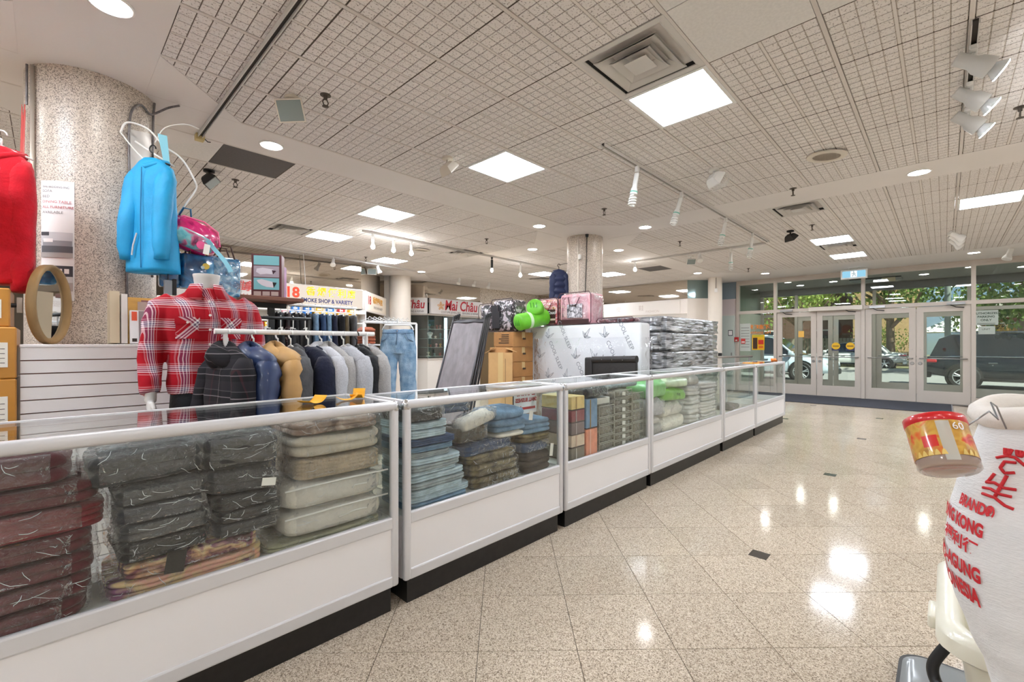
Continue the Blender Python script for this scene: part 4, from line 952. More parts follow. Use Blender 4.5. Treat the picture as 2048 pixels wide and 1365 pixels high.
for k in range(4): folded('bagged_sheet', 'white satin bag in the slanted stack beside the plush', 'sheet set', 4.68, 4.98, 1.92, 2.2, .432+.10*k, .525+.10*k, DUST, 2, POLYS, 'white satin bags beside the plush', 165+k, .016)
folded('bagged_pillow', 'pale grey pillow under the glass above the satin bags', 'pillow', 4.76, 5.0, 1.94, 2.2, .84, .945, GREYB, 1, None, None, 170, .01)
for k in range(6): folded('bagged_sheet', 'bluish white clear pack stacked at the case end', 'sheet set', 5.02, 5.47, 1.92, 2.2, .432+.07*k, .499+.07*k, DUST, 2, POLYS, 'bluish white packs at the case end', 172+k, .014)
# --- case 5 contents
folded('dark_bag', 'dark folded plastic bag left alone in the empty showcase', 'bag', 5.98, 6.42, 1.95, 2.2, .432, .50, mat('dark_grey_sheet', (70,74,78), .3, bs=12, ba=.6, coat=.4), 1, None, None, 180, .02)
# --- paper tags on the case tops
YEL = mat('yellow_card', (246,178,34), .6); YELF = blotch('yellow_flyer', [(.4,(240,190,30)),(.55,(236,120,30)),(.7,(246,210,60))], 14)
def curled(name, label, c, w, d, rz, m, curl=.03, cat='tag'):
    t = MB().grid(lambda u, v: Vector(((u-.5)*w, (v-.5)*d, .004+curl*max(0,(abs(u-.5)*2))**2.5*(1 if u > .5 else .5))), 10, 4).build(name, m, None, True)
    t.location = c; t.rotation_euler = (0,0,rz); so = t.modifiers.new('thick', 'SOLIDIFY'); so.thickness = .0012; return tag(t, label, cat)
curled('price_card', 'long yellow card curling on the first showcase top', (.86,2.13,.994), .12, .07, .5, YEL)
curled('price_card', 'yellow card lying by the corner rail of the first showcase', (1.03,2.13,.994), .10, .06, -.3, YEL)
curled('price_card', 'bent yellow card nearest the chrome corner cap', (1.10,2.16,.994), .09, .06, .9, YEL, .045)
curled('flyer', 'yellow printed flyer flat on the last showcase', (7.05,2.02,.994), .35, .22, .2, YELF, .01, 'flyer')
curled('price_card', 'small orange card at the far end of the last showcase', (8.1,1.97,.994), .12, .08, .4, mat('orange_card', (236,130,40), .6), .05)
folded('clear_sleeves', 'crumpled clear plastic sleeves on the second showcase', 'plastic', 1.95, 2.35, 1.95, 2.15, .996, 1.012, mat('clear_sleeve', (220,222,222), .15, alpha=.5, coat=.5), 1, None, None, 190, .006)
folded('flat_bags', 'flat clear packs spread on the fourth showcase', 'plastic', 4.2, 4.9, 1.95, 2.15, .996, 1.012, mat('clear_sleeve', (220,222,222), .15, alpha=.5, coat=.5), 1, None, None, 191, .006)
# ================================================================ SLATWALL, COLUMN DRESSING, MANNEQUIN, CLOTHES RACK
SLATM = mat('slat_white', (232,228,228), .4)
t = thing('slatwall_unit', 'low white slatwall gondola standing before the granite column', 'display unit', (.42,3.62,0))
MB().box(-.10, .95, 3.462, 3.86, 0, 1.262).build('core', mat('slat_core', (150,96,80), .7), t, fix=False)
sm = MB().box(-.525,.525,-.012,.012,0,.0635).mesh('slat'); sm.materials.append(SLATM)
for k in range(18): piece('slat', sm, t, (.425-.42, 3.45-3.62, 1.262-.0635-.0695*k-.008))
MB().rbox(-.105, .955, 3.436, 3.87, 1.254, 1.272, .004, 1).build('top_board', SLATM, t)
# cartons stacked beside it
CARD = mat('amber_carton', (190,132,52), .45, ns=8, na=.08, coat=.3); KRAFT = mat('kraft_carton', (196,156,104), .7, ns=10, na=.05); KRAFT2 = mat('brown_carton', (176,126,74), .65, ns=10, na=.06)
TAPE = mat('parcel_tape', (206,176,122), .3); INK = mat('ink_dark', (56,44,34), .7); SHIP = mat('ship_label', (232,228,218), .6)
def carton(x0, x1, y0, y1, z0, z1, m, label, lab=False, rz=0, ink=None, open_=False, group=None):
    t = thing('carton', label, 'box', ((x0+x1)/2, (y0+y1)/2, z0), rz, group); hx, hy, h = (x1-x0)/2, (y1-y0)/2, z1-z0
    mb = MB()
    if open_:
        w = .006
        for a in ((-hx,hx,-hy,-hy+w),(-hx,hx,hy-w,hy),(-hx,-hx+w,-hy,hy),(hx-w,hx,-hy,hy)): mb.box(*a, 0, h)
        mb.box(-hx,hx,-hy,hy,0,.006)
    else: mb.rbox(-hx,hx,-hy,hy,0,h,.006,1)
    mb.build('box_body', m, t, local=True)
    MB().box(-.03,.03,-hy-.0012,-hy+.001,h*.6,h).build('tape', TAPE, t, local=True)
    if not open_: MB().box(-.03,.03,-hy,hy,h-.0005,h+.001).build('tape', TAPE, t, local=True)
    if lab:
        MB().box(hx-.16,hx-.03,-hy-.002,-hy,h*.22,h*.7).build('shipping_label', SHIP, t, local=True)
        mb = MB()
        for k in range(4): mb.box(hx-.15,hx-.04,-hy-.0026,-hy-.0018,h*(.3+.09*k),h*(.3+.09*k)+.003)
        mb.build('label_lines', INK, t, local=True)
    if ink:
        for k, s in enumerate(ink):
            lettering_local('print', s, .055, (-hx-.002, 0, h*.78-.07*k), (0,-1,0), (0,0,1), INK, t)
    return t
def lettering_local(name, body, size, origin, ex, ey, m, parent, **k):
    vs, fs = text2d(body, size, **k); o = Vector(origin); ex = Vector(ex); ey = Vector(ey)
    return MB().add([o+ex*x+ey*y for x, y in vs], fs).build(name, m, parent, local=True, fix=False)
carton(-.62,-.115,3.42,3.86,0,.42,CARD,'lowest glossy amber carton against the slatwall')
carton(-.62,-.118,3.42,3.86,.422,.80,CARD,'amber carton second from the floor beside the slatwall')
carton(-.62,-.112,3.42,3.86,.802,1.096,CARD,'amber carton with a low address label beside the slatwall',True)
carton(-.62,-.112,3.42,3.86,1.098,1.36,CARD,'amber carton with an address label level with the slatwall top',True)
carton(-.62,-.135,3.45,3.86,1.362,1.56,CARD,'amber carton on top of the stack just under the red sweatshirt',True)
# oval mirror
t = thing('oval_mirror', 'small oval mirror in a worn gilt wooden frame on the slatwall', 'mirror', (-.005,3.60,1.272), math.radians(56))
def oval(rx, rz, y, n=40): return [Vector((rx*math.cos(2*PI*k/n), y, .222+rz*math.sin(2*PI*k/n))) for k in range(n)]
GILT = mat('worn_gilt_wood', (158,128,84), .5, ns=9, na=.25, stretch=(1,1,.3))
rings = [oval(.138,.222,.0),oval(.138,.222,-.028),oval(.132,.216,-.036),oval(.118,.202,-.034),oval(.107,.19,-.018),oval(.105,.188,-.012)]
MB().loft(rings, True, False, False).build('frame', GILT, t, True, local=True)
MB().loft([oval(.106,.189,-.012), oval(.106,.189,-.008)]).build('glass', mat('mirror_silver', (225,228,230), .02, 1.0), t, local=True)
MB().loft([oval(.137,.221,0), oval(.137,.221,.004)]).build('backing', KRAFT2, t, local=True)
t = thing('power_cord', 'white cord with black plug held by the mirror edge', 'cord', (-.14,3.52,1.40))
MB().tube([(-.36,3.50,1.36),(-.26,3.50,1.45),(-.19,3.51,1.475)], .006, 6).build('cord', WPLASTIC, t, True)
MB().tube([(-.19,3.51,1.475),(-.118,3.53,1.478)], .012, 8).build('plug', BLACK, t)
MB().cbox((-.105,3.535,1.48), (.02,.03,.08)).build('clip', mat('clip_grey', (206,204,198), .5), t)
# flat packs leaning at the other end of the slatwall top
def leaning(name, label, cat, x, y, w, th, h, tx, m, face=None, rz=0, z=1.2745):
    t = thing(name, label, cat, (x, y, z), rz); M_ = Matrix.Rotation(tx, 3, 'X')
    MB().obox(M_ @ Vector((0,0,h/2)) + Vector((0,0,th/2*abs(math.sin(tx)))), (w,th,h), M_).build('pack_body', m, t, local=True)
    if face:
        for k, (fx, fz, fw, fh, fm) in enumerate(face):
            MB().obox(M_ @ Vector((fx,-th/2-.001-.0006*k,fz)) + Vector((0,0,th/2*abs(math.sin(tx)))), (fw,.0014,fh), M_).build('printed_panel', fm, t, local=True)
    return t
leaning('flat_carton', 'tall cream flat carton leaning on the granite column', 'box', .275, 3.62, .045, .16, .31, -.04, mat('cream_card', (214,200,172), .7))
leaning('flat_carton', 'white flat carton edge between the cream and amber ones', 'box', .317, 3.60, .028, .16, .295, -.03, mat('offwhite_card', (226,222,216), .6))
leaning('picture_pack', 'amber and plum wrapped picture pack on the slatwall top', 'box', .405, 3.575, .135, .025, .285, -.05, mat('amber_wood_face', (206,160,84), .4, ns=5, na=.15, stretch=(1,1,4)), [(.045,.15,.10,.24,mat('dull_plum', (128,84,86), .5)),(.0,.2,.045,.12,mat('taupe_print', (170,150,140), .5))])
t = leaning('chair_box', 'small white box printed with a black chair, leaning at the front', 'box', .405, 3.505, .13, .035, .20, -.10, PAPER, [(.02,.10,.09,.195,mat('grey_print', (142,130,132), .5)),(-.045,.165,.025,.055,mat('orange_red_label', (226,90,60), .5)),(-.045,.02,.022,.02,INK)])
mb = MB(); M_ = Matrix.Rotation(-.10,3,'X')
for a, b in [((.02,.06),(.07,.075)),((.02,.06),(.025,.02)),((.07,.075),(.062,.03)),((.045,.07),(.05,.13)),((.025,.02),(.075,.05)),((-.01,.05),(.03,.03))]:
    mb.tube([M_ @ Vector((a[0],-.021,a[1])), M_ @ Vector((b[0],-.021,b[1]))], .004, 5)
mb.build('chair_print', BLACK, t, local=True)
t = thing('hanging_tool_card', 'small grey and black packaged gadget hanging under the bags', 'gadget', (.56,3.70,1.60))
MB().rbox(.53,.575,3.70,3.72,1.60,1.70,.004,1).build('pack', mat('grey_blister', (150,156,160), .3), t); MB().rbox(.575,.60,3.705,3.725,1.60,1.71,.004,1).build('tool', BLACK, t)
MB().tube([(.555,3.71,1.70),(.555,3.74,1.80)], .003, 5).build('cord', BLACK, t)
# ---- poster and conduits on the granite column
CX, CY, CR = .225, 4.25, .335
def oncol(a, z, off=.002): return Vector((CX+(CR+off)*math.cos(math.radians(a)), CY+(CR+off)*math.sin(math.radians(a)), z))
t = thing('poster', 'long white paper poster listing furniture, wrapped on the granite column', 'poster', tuple(oncol(-123,1.52)))
A0, A1, PZ0, PZ1 = -139, -109, 1.545, 2.29
def pp(u, v, off=.003): return oncol(A0+(A1-A0)*u, PZ0+(PZ1-PZ0)*v, off)
MB().grid(lambda u, v: pp(u, v, .0025+.004*abs(math.sin(v*9))*(u*(1-u))), 12, 16).build('sheet', PAPER, t, True)
def pprint(name, body, size, u, v, m, **k):
    vs, fs = text2d(body, size, align='LEFT', **k); wu = 1/(math.radians(A1-A0)*CR); wv = 1/(PZ1-PZ0)
    return MB().add([pp(u+x*wu, v+y*wv, .0075) for x, y in vs], fs).build(name, m, t, fix=False)
GR = mat('print_grey', (96,90,92), .7); RDP = mat('print_red', (176,52,60), .7)
pprint('line', 'TMS BEDDING INC', .0165, .08, .945, GR)
for k, (s, m) in enumerate([('SOFA',GR),('BED',GR),('DINING TABLE',RDP),('ALL FURNITURE',RDP),('AVAILABLE',GR)]): pprint('line', s, .0225, .08, .910-.044*k, m)
def ppatch(u0, u1, v0, v1, m, off=.0078): return MB().grid(lambda u, v: pp(u0+(u1-u0)*u, v0+(v1-v0)*v, off), 8, 6).build('photo_print', m, t, True)
ppatch(.03,.97,.36,.57, mat('photo_wall_grey', (206,208,212), .6)); ppatch(.03,.97,.36,.40, mat('photo_floor', (170,166,164), .6), .0084)
ppatch(.06,.97,.40,.455, mat('photo_bed_dark', (92,94,100), .6), .009); ppatch(.10,.95,.455,.50, mat('photo_bed', (150,152,158), .6), .009); ppatch(.12,.42,.485,.515, PAPER, .0096); ppatch(.05,.30,.54,.57, mat('photo_window', (70,72,78), .6), .009)
ppatch(.46,.97,.08,.29, mat('photo_room_dark', (66,68,76), .6)); ppatch(.5,.97,.08,.15, mat('photo_rug', (176,170,166), .6), .0084); ppatch(.5,.97,.15,.20, mat('photo_bed_white', (214,214,214), .6), .009); ppatch(.55,.68,.225,.265, PAPER, .009); ppatch(.74,.87,.225,.265, PAPER, .009); ppatch(.5,.82,.115,.15, mat('photo_throw', (70,58,52), .6), .0096)
COND = mat('flex_conduit', (116,112,112), .45, .5, ns=160, na=.3, stretch=(1,1,.2))
t = thing('flex_conduit', 'grey flexible conduit looping over the granite column', 'conduit', tuple(oncol(-64,1.58)))
MB().tube(crv([oncol(-66,1.58,.012), oncol(-66,1.95,.012), oncol(-63,2.2,.012), oncol(-64,2.6,.012), oncol(-62,2.83,.012), oncol(-52,2.92,.014), oncol(-40,2.9,.014), oncol(-32,2.92,.02), Vector((.60,4.02,2.975)), Vector((.66,3.98,3.0))]), .0075, 8).build('conduit', COND, t, True)
t = thing('flex_conduit', 'grey conduit running down the far edge of the granite column', 'conduit', tuple(oncol(-33,1.75)))
MB().tube([oncol(-33,1.75,.012), oncol(-33,2.4,.012), oncol(-31,2.9,.012), oncol(-31,3.0,.02)], .0075, 8).build('conduit', COND, t, True)
t = thing('conduit_pipe', 'straight metal conduit pipe at the shaded side of the granite column', 'conduit', tuple(oncol(-150,1.5)))
MB().tube([oncol(-147,1.5,.014), oncol(-147,3.0,.014)], .011, 10).build('pipe', mat('conduit_cream', (186,176,164), .4, .3), t, True)
MB().tube([oncol(-150,2.75,.03), oncol(-150,3.0,.03)], .006, 8).build('flex_tail', COND, t)
t = thing('white_sheet', 'blank white plastic sheet taped round the granite column above the jacket', 'sheet', tuple(oncol(-45,2.47)))
MB().grid(lambda u, v: oncol(-63+30*u, 2.44+.28*v+.05*u, .005+.004*math.sin(v*7+u*3)), 10, 8).build('sheet', mat('white_film', (238,234,230), .35, alpha=.85), t, True)
t = thing('red_net', 'bundle of red netting hanging down beside the conduit pipe', 'netting', tuple(oncol(-152,1.9)))
REDN = mat('red_netting', (214,96,92), .6)
mb = MB()
for k in range(9):
    a = -152-1.2*k*.6; mb.tube([oncol(a,2.72+.04*math.sin(k),.03), oncol(a-1+.8*math.sin(k*2),2.4,.035), oncol(a+.5*math.cos(k),2.02-.05*(k%3),.03)], .0022, 4)
mb.build('strands', REDN, t)
# ---- garments
def ring_se(c, w, d, n=22, e=.75, rot=None):
    out = []
    for k in range(n):
        a = 2*PI*k/n; x = math.copysign(abs(math.cos(a))**e, math.cos(a))*w; y = math.copysign(abs(math.sin(a))**e, math.sin(a))*d
        p = Vector((x, y, 0)); out.append(Vector(c)+(rot @ p if rot else p))
    return out
def garment(seed=0, length=.72, puff=0, w=.21, th=.07, sleeve=.56, hood=False, collar=True, spread=.06, nq=6, fwd=-.045):
    """coat hung on a hanger: local x = thickness, y = across the shoulders, hanger line at z=0"""
    mb = MB(); rings = []; N = 30
    for i in range(N+1):
        s = i/N; z = -.02-length*s
        ww = w*min(1, .30+3.6*s**.75) if s < .25 else w*(1+.06*(s-.25)); tt = th*min(1, .55+2.2*s)*(1+.25*s)
        if puff: tt *= 1+puff*(abs(math.sin(s*nq*PI))-.4); ww *= 1+puff*.25*(abs(math.sin(s*nq*PI))-.4)
        rings.append([p+Vector(((.008+.022*s)*nz((p.y*5,p.z*.9,seed),2.2,seed)+.006*nz(p,14,seed), .010*nz(p,5,seed+3), 0)) for p in ring_se((0,0,z), tt, ww, 26, .8)])
    mb.loft(rings)
    for sgn in (-1, 1):
        pts, rad = [], []; M_ = 16
        for i in range(M_+1):
            s = i/M_; y = sgn*(w-.045+spread*math.sin(s*PI*.6)+.02*s); x = fwd*(s**.6)+.012*math.sin(s*4+seed)-.02*s; z = -.085-sleeve*s
            pts.append((x, y, z)); r = .062-.016*s
            if s < .12: r *= .55+s*3.7
            if puff: r *= 1+puff*.5*(abs(math.sin(s*nq*.8*PI))-.4)
            if s > .93: r *= .86
            rad.append(r)
        sub = MB().tube(pts, rad, 14); sub.warp(lambda p: p+Vector((.009*nz(p,9,seed), .009*nz(p,8,seed+2), .0))); mb.add(sub.v, sub.f)
    if hood:
        sub = MB()
        rr = []
        for i in range(9):
            a = -PI/2+PI*i/8; rr.append([Vector((-.02+.075*math.cos(a)*math.cos(2*PI*k/16), .125*math.cos(a)*math.sin(2*PI*k/16), -.055+.07*math.sin(a)-.04*abs(math.sin(2*PI*k/16)))) for k in range(16)])
        sub.loft(rr); sub.warp(lambda p: p+Vector((.012*nz(p,10,seed), .012*nz(p,9,seed), .008*nz(p,8,seed)))); mb.add(sub.v, sub.f)
    elif collar:
        sub = MB().tube([(.02,-.085,-.045),(.035,0,-.02),(.02,.085,-.045),(-.03,.05,-.06),(-.045,0,-.085),(-.03,-.05,-.06),(.02,-.085,-.045)], .02, 8); mb.add(sub.v, sub.f)
    return mb
def hanger(t, m, tilt=0.0, top=.085):
    MB().tube([(0,-.12,-.06),(0,0,-.012),(0,.12,-.06)], .006, 8).build('hanger_arms', m, t, True, local=True)
    pts = [(0,0,-.012),(0,0,.025)]
    for k in range(9):
        a = -PI/2+1.5*PI*k/8; pts.append((0, .022*math.cos(a), .05+.024*math.sin(a)))
    MB().tube(pts, .0045, 7).build('hanger_hook', m, t, True, local=True)
RY, RZ = 2.75, 1.341
t = thing('clothes_rack', 'white tube clothes rail carrying coats and hoodies', 'clothes rack', (1.06,RY,0))
TUBEW = mat('white_tube', (238,236,234), .3)
MB().tube([(.605,RY,RZ),(1.515,RY,RZ)], .0145, 14).build('rail', TUBEW, t, 40)
for x in (.655, 1.46):
    MB().tube([(x,RY+.0,RZ-.01),(x,RY,.06)], .0115, 12).build('upright', TUBEW, t, 40)
    MB().tube([(x,RY-.22,.03),(x,RY,.065),(x,RY+.22,.03)], .012, 10).build('foot', TUBEW, t, 40)
MB().tube([(.655,RY,.22),(1.46,RY,.22)], .010, 10).build('stretcher', TUBEW, t, 40)
PLB = plaid('charcoal_plaid', [(0,(44,42,46)),(.30,(30,29,32)),(.46,(120,110,114)),(.50,(34,33,36)),(.80,(70,40,46)),(.84,(44,42,46))], [(0,(44,42,46)),(.25,(28,28,30)),(.48,(150,142,146)),(.52,(30,30,33)),(.78,(96,92,96)),(.82,(44,42,46))], 7, 9)
NAVY = mat('navy_quilt', (40,58,98), .5, ns=10, na=.12, coat=.1); TAN = mat('tan_quilt', (196,154,96), .6, ns=10, na=.1); CGREY = cloth('charcoal_fleece', (82,83,86)); NAVYD = cloth('midnight_fleece', (30,34,54))
HEATH = mat('heather_grey', (182,184,190), .9, ns=150, na=.12, bs=60, ba=.2); HEATH2 = mat('warm_heather_grey', (168,166,164), .9, ns=150, na=.12, bs=60, ba=.2); SILV = mat('silver_heather', (196,198,204), .9, ns=150, na=.1, bs=60, ba=.2)
COATS = [(.665,PLB,dict(seed=1,length=.66,hood=True,w=.21,th=.055),'dark plaid hooded overshirt, first on the white rail'),
 (.79,NAVY,dict(seed=2,length=.66,puff=.45,hood=True,w=.20,th=.07,nq=7),'blue quilted puffer jacket beside the dark plaid overshirt'),
 (.915,TAN,dict(seed=3,length=.66,puff=.5,hood=True,w=.20,th=.075,nq=6),'tan quilted puffer jacket with a thick hood'),
 (.985,CGREY,dict(seed=4,length=.68,w=.20,th=.04),'charcoal fleece jacket tucked beside the tan puffer'),
 (1.085,NAVYD,dict(seed=5,length=.68,w=.21,th=.06),'midnight navy sweatshirt with a white paper tag'),
 (1.165,SILV,dict(seed=6,length=.64,hood=True,w=.21,th=.055),'silver grey hoodie hanging beside the navy sweatshirt'),
 (1.225,HEATH2,dict(seed=7,length=.64,w=.20,th=.05,hood=True),'warm grey hoodie squeezed behind the silver one'),
 (1.305,HEATH,dict(seed=8,length=.66,w=.22,th=.06),'heather grey zip sweatshirt with a shawl collar on the rail'),
 (1.395,BLK,dict(seed=9,length=.66,w=.20,th=.045),'black sweatshirt between two grey ones'),
 (1.455,HEATH2,dict(seed=10,length=.68,w=.21,th=.05),'light grey zip jacket hung last on the rail')]
for k, (x, m, kw, lab) in enumerate(COATS):
    t = thing('hanging_coat', lab, 'coat', (x, RY, RZ-.062), random.uniform(-.10,.10)+.22, None)
    garment(**kw).build('coat_body', m, t, True, local=True)
    hanger(t, WPLASTIC if k not in (8,) else BLACK)
    if k == 4: MB().obox((-.045,-.16,-.17),(.003,.02,.085), Matrix.Rotation(.1,3,'X')).build('paper_tag', mat('cream_tag', (222,214,196), .6), t, local=True)
    if k in (1,2):
        mb = MB()
        for q in range(5): mb.tube([(-.085,-.16,-.17-.1*q),(-.095,0,-.172-.1*q),(-.085,.16,-.17-.1*q)], .002, 5)
        mb.build('quilt_seam', mat('seam_%d' % k, (30,42,74) if k == 1 else (150,112,62), .7), t, local=True)
# hoodie and jackets hanging at the granite column
REDH = cloth('red_fleece', (192,22,38), .1)
t = thing('red_hoodie', 'bright red sweatshirt hanging on the shaded side of the granite column', 'sweatshirt', (-.175,3.68,2.36), math.radians(78))
garment(seed=12, length=.74, w=.125, th=.07, sleeve=.72, spread=-.01).build('sweatshirt_body', REDH, t, True, local=True); hanger(t, WPLASTIC)
t = thing('red_hoodie', 'red garment with large white print against the amber cartons', 'sweatshirt', (-.26,3.42,2.26), math.radians(20))
garment(seed=13, length=.40, w=.17, th=.03, sleeve=.3, spread=.02).build('sweatshirt_body', mat('faded_red', (222,70,66), .8), t, True, local=True)
for k, (zz_, hh) in enumerate([(-.10,.06),(-.20,.07),(-.31,.05)]): MB().box(-.045,-.040,-.20,.1,zz_-hh,zz_).build('white_print', PAPER, t, local=True)
CYAN = mat('cyan_softshell', (20,152,206), .6, ns=6, na=.08, bs=16, ba=.3)
t = thing('cyan_jacket', 'bright cyan softshell jacket hanging on the granite column', 'jacket', (.475,3.72,2.50), math.radians(40))
garment(seed=15, length=.74, w=.145, th=.07, sleeve=.60, spread=.0).build('jacket_body', CYAN, t, True, local=True); hanger(t, BLACK)
MB().tube([(-.085,.03,-.52),(-.09,.05,-.60),(-.088,.06,-.66)], .005, 6).build('pocket_zip', mat('zip_grey', (190,196,200), .4), t, local=True)
MB().tube([(-.082,.0,-.10),(-.09,.0,-.4),(-.088,.0,-.74)], .003, 5).build('front_zip', mat('cyan_zip', (12,110,160), .5), t, local=True)
t = thing('lanyard_strap', 'pale blue ribbon strap looped from the column cable', 'strap', (.58,3.74,2.10))
PBLUE = mat('pale_blue_ribbon', (140,206,226), .6)
MB().grid(lambda u, v: Vector((.50+.10*u+.05*v*(1-u), 3.72+.02*u, 2.66-.55*u+.0*v)), 12, 3).build('ribbon', PBLUE, t, True)
t = thing('white_tie_loop', 'white plastic strap looping from the column down to the pink bag', 'strap', (.60,3.76,2.12))
mb = MB(); mb.tube(crv([(.33,3.88,2.66),(.36,3.86,2.73),(.46,3.82,2.71),(.54,3.80,2.62),(.64,3.78,2.55),(.71,3.77,2.42),(.72,3.77,2.36),(.66,3.77,2.24),(.60,3.76,2.13),(.555,3.74,2.11)]), .0065, 6)
mb.tube(crv([(.47,3.84,2.48),(.40,3.86,2.56),(.33,3.88,2.66)]), .005, 6); mb.tube(crv([(.50,3.82,2.63),(.55,3.8,2.74),(.66,3.79,2.80),(.74,3.78,2.79)]), .004, 6); mb.tube([(.40,3.86,2.62),(.5,3.82,2.55),(.60,3.79,2.49)], .006, 6)
mb.build('strap', WPLASTIC, t, True)
PINK = blotch('pink_print_vinyl', [(.30,(120,10,70)),(.42,(196,20,100)),(.60,(224,40,124)),(.66,(250,200,210)),(.70,(240,170,60))], 14, .3, coat=.6)
AQUAP = blotch('aqua_pink_vinyl', [(.30,(60,150,170)),(.45,(120,190,196)),(.55,(190,90,130)),(.65,(120,30,80)),(.75,(60,130,150))], 11, .3, coat=.6)
t = thing('child_backpack', 'shiny pink flowered child backpack hanging on its side', 'backpack', (.66,3.72,1.90), math.radians(8))
def dome(w, h, d, c, n=14, m=9):
    rr = []
    for i in range(m):
        s = i/(m-1); k = math.sqrt(max(0,1-(s*.94)**2.6)); rr.append([Vector((c[0]+w*k*math.copysign(abs(math.cos(2*PI*j/n))**.7,math.cos(2*PI*j/n)), c[1]-d*s, c[2]+h*k*math.copysign(abs(math.sin(2*PI*j/n))**.75,math.sin(2*PI*j/n)))) for j in range(n)])
    return rr
Mr = Matrix.Rotation(.32, 4, 'Y')
MB().loft(dome(.17,.115,.10,(0,.05,.13))).xf(Mr).build('shell', PINK, t, True, local=True)
MB().loft(dome(.15,.06,.055,(-.02,-.03,.085))).xf(Mr).build('front_pocket', AQUAP, t, True, local=True)
MB().tube([Mr @ Vector(p) for p in [(-.165,.0,.13),(-.10,-.01,.225),(.02,-.015,.245),(.12,-.01,.22),(.168,0,.13)]], .006, 6).build('zip', mat('pink_zip', (250,120,170), .4), t, True, local=True)
MB().tube([(-.04,.02,.25),(-.02,.0,.30),(.02,.0,.30),(.03,.02,.24)], .006, 6).build('grab_loop', mat('teal_loop', (40,110,150), .5), t, True, local=True)
MB().grid(lambda u, v: Vector((.07+.14*u+.03*v, -.10+.02*math.sin(u*5), .08-.10*u-.10*u*u+.01*v)), 10, 2).build('strap_end', PBLUE, t, True, local=True)
MB().obox((.075,-.115,.02),(.035,.003,.07), Matrix.Rotation(.15,3,'Y')).build('price_tag', TAGW, t, local=True)
MB().lathe([(.028,-.002),(.028,.002)], (.045,-.105,.045), 14, Matrix.Rotation(PI/2,3,'X')).build('round_tag', mat('pink_tag', (236,90,150), .5), t, local=True)
BLUEV = blotch('blue_shiny_vinyl', [(.35,(14,58,96)),(.5,(28,98,148)),(.65,(90,160,196))], 7, .15, coat=.8); BLUET = blotch('blue_wrapped_towel', [(.35,(30,70,110)),(.5,(80,140,180)),(.62,(170,206,222)),(.75,(40,60,80))], 16, .15, coat=.9)
def tote(label, x, y, z, w, h, d, m, rz, stick=0, seed=0):
    t = thing('tote_bag', label, 'bag', (x,y,z), rz)
    s_ = MB().rbox(-w/2,w/2,-d/2,d/2,0,h,.02,3); s_.warp(lambda p: p+Vector((.012*nz(p,9,seed), .014*nz(p,8,seed+1), 0))); s_.build('bag_body', m, t, True, local=True)
    for sy in (-1,1): MB().tube([(-w*.28,sy*d*.4,h-.01),(-w*.15,sy*d*.45,h+.08),(w*.15,sy*d*.45,h+.08),(w*.28,sy*d*.4,h-.01)], .006, 6).build('handle', mat('brown_cord_handle', (74,50,40), .6), t, True, local=True)
    if stick:
        for k, (a, b, r) in enumerate([(.02,.16,.022),(.05,.05,.02),(-.03,.06,.02),(-.0,.15,.012)]):
            MB().lathe([(r,-.001),(r,.002)], (a+.02,-d/2-.012,b), 14, Matrix.Rotation(PI/2,3,'X')).build('sticker', mat('sticker_yellow', (236,206,90), .4) if k % 2 == 0 else mat('sticker_pale', (196,214,220), .4), t, local=True)
    return t
tote('glossy dark blue tote bag with round yellow stickers', .72, 3.78, 1.66, .20, .24, .10, BLUEV, .15, 1, 3)
tote('plain dark blue bag pressed against the cyan jacket', .575, 3.80, 1.66, .12, .26, .09, BLUEV, .0, 0, 5)
t = tote('clear wrapped blue towel bag with brown piping', .90, 3.82, 1.62, .20, .29, .10, BLUET, .1, 0, 7)
bagshell(-.105,.105,-.056,.056,.0,.295,4,.006).build('clear_wrap', POLY, t, True, local=True)
# ---- mannequin
MGREY = mat('mannequin_grey', (206,204,200), .45)
MX, MY, MRZ = .64, 3.08, -.10
def remeshed(mb, voxel=.012, smooth=8):
    me = mb.mesh('tmp'); b = bmesh.new(); b.from_mesh(me); bmesh.ops.recalc_face_normals(b, faces=b.faces); b.to_mesh(me); b.free()
    o = bpy.data.objects.new('tmp', me); COL.objects.link(o)
    r = o.modifiers.new('r', 'REMESH'); r.mode = 'VOXEL'; r.voxel_size = voxel
    s = o.modifiers.new('s', 'SMOOTH'); s.factor = .5; s.iterations = smooth
    dg = bpy.context.evaluated_depsgraph_get(); m2 = bpy.data.meshes.new_from_object(o.evaluated_get(dg)); bpy.data.objects.remove(o); bpy.data.meshes.remove(me); return m2
mt = thing('mannequin', 'headless grey mannequin wearing a red plaid flannel shirt and black trousers', 'mannequin', (MX,MY,0), MRZ); mt.scale = (1.03,1.03,1.03)
tor = MB()
prof = [(.965,.178,.12,0),(.985,.185,.124,0),(1.04,.180,.122,0),(1.12,.174,.12,0),(1.19,.176,.12,-.003),(1.28,.186,.126,-.006),(1.36,.194,.132,-.008),(1.42,.197,.126,-.004),(1.465,.180,.108,.004),(1.495,.140,.09,.012),(1.525,.095,.078,.015),(1.55,.068,.068,.015)]
tor.loft([ring_se((0,c,z), w, d, 32, .85) for z, w, d, c in prof])
def arm(sg):
    P = [(sg*.14,.005,1.465),(sg*.195,.005,1.425),(sg*.222,.01,1.33),(sg*.238,.015,1.23),(sg*.248,.0,1.15),(sg*.252,-.03,1.07),(sg*.250,-.06,1.0),(sg*.248,-.07,.98)]
    return P, [.066,.072,.066,.060,.056,.051,.045,.046]
for sg in (-1,1):
    P, r = arm(sg); tor.tube(P, r, 18)
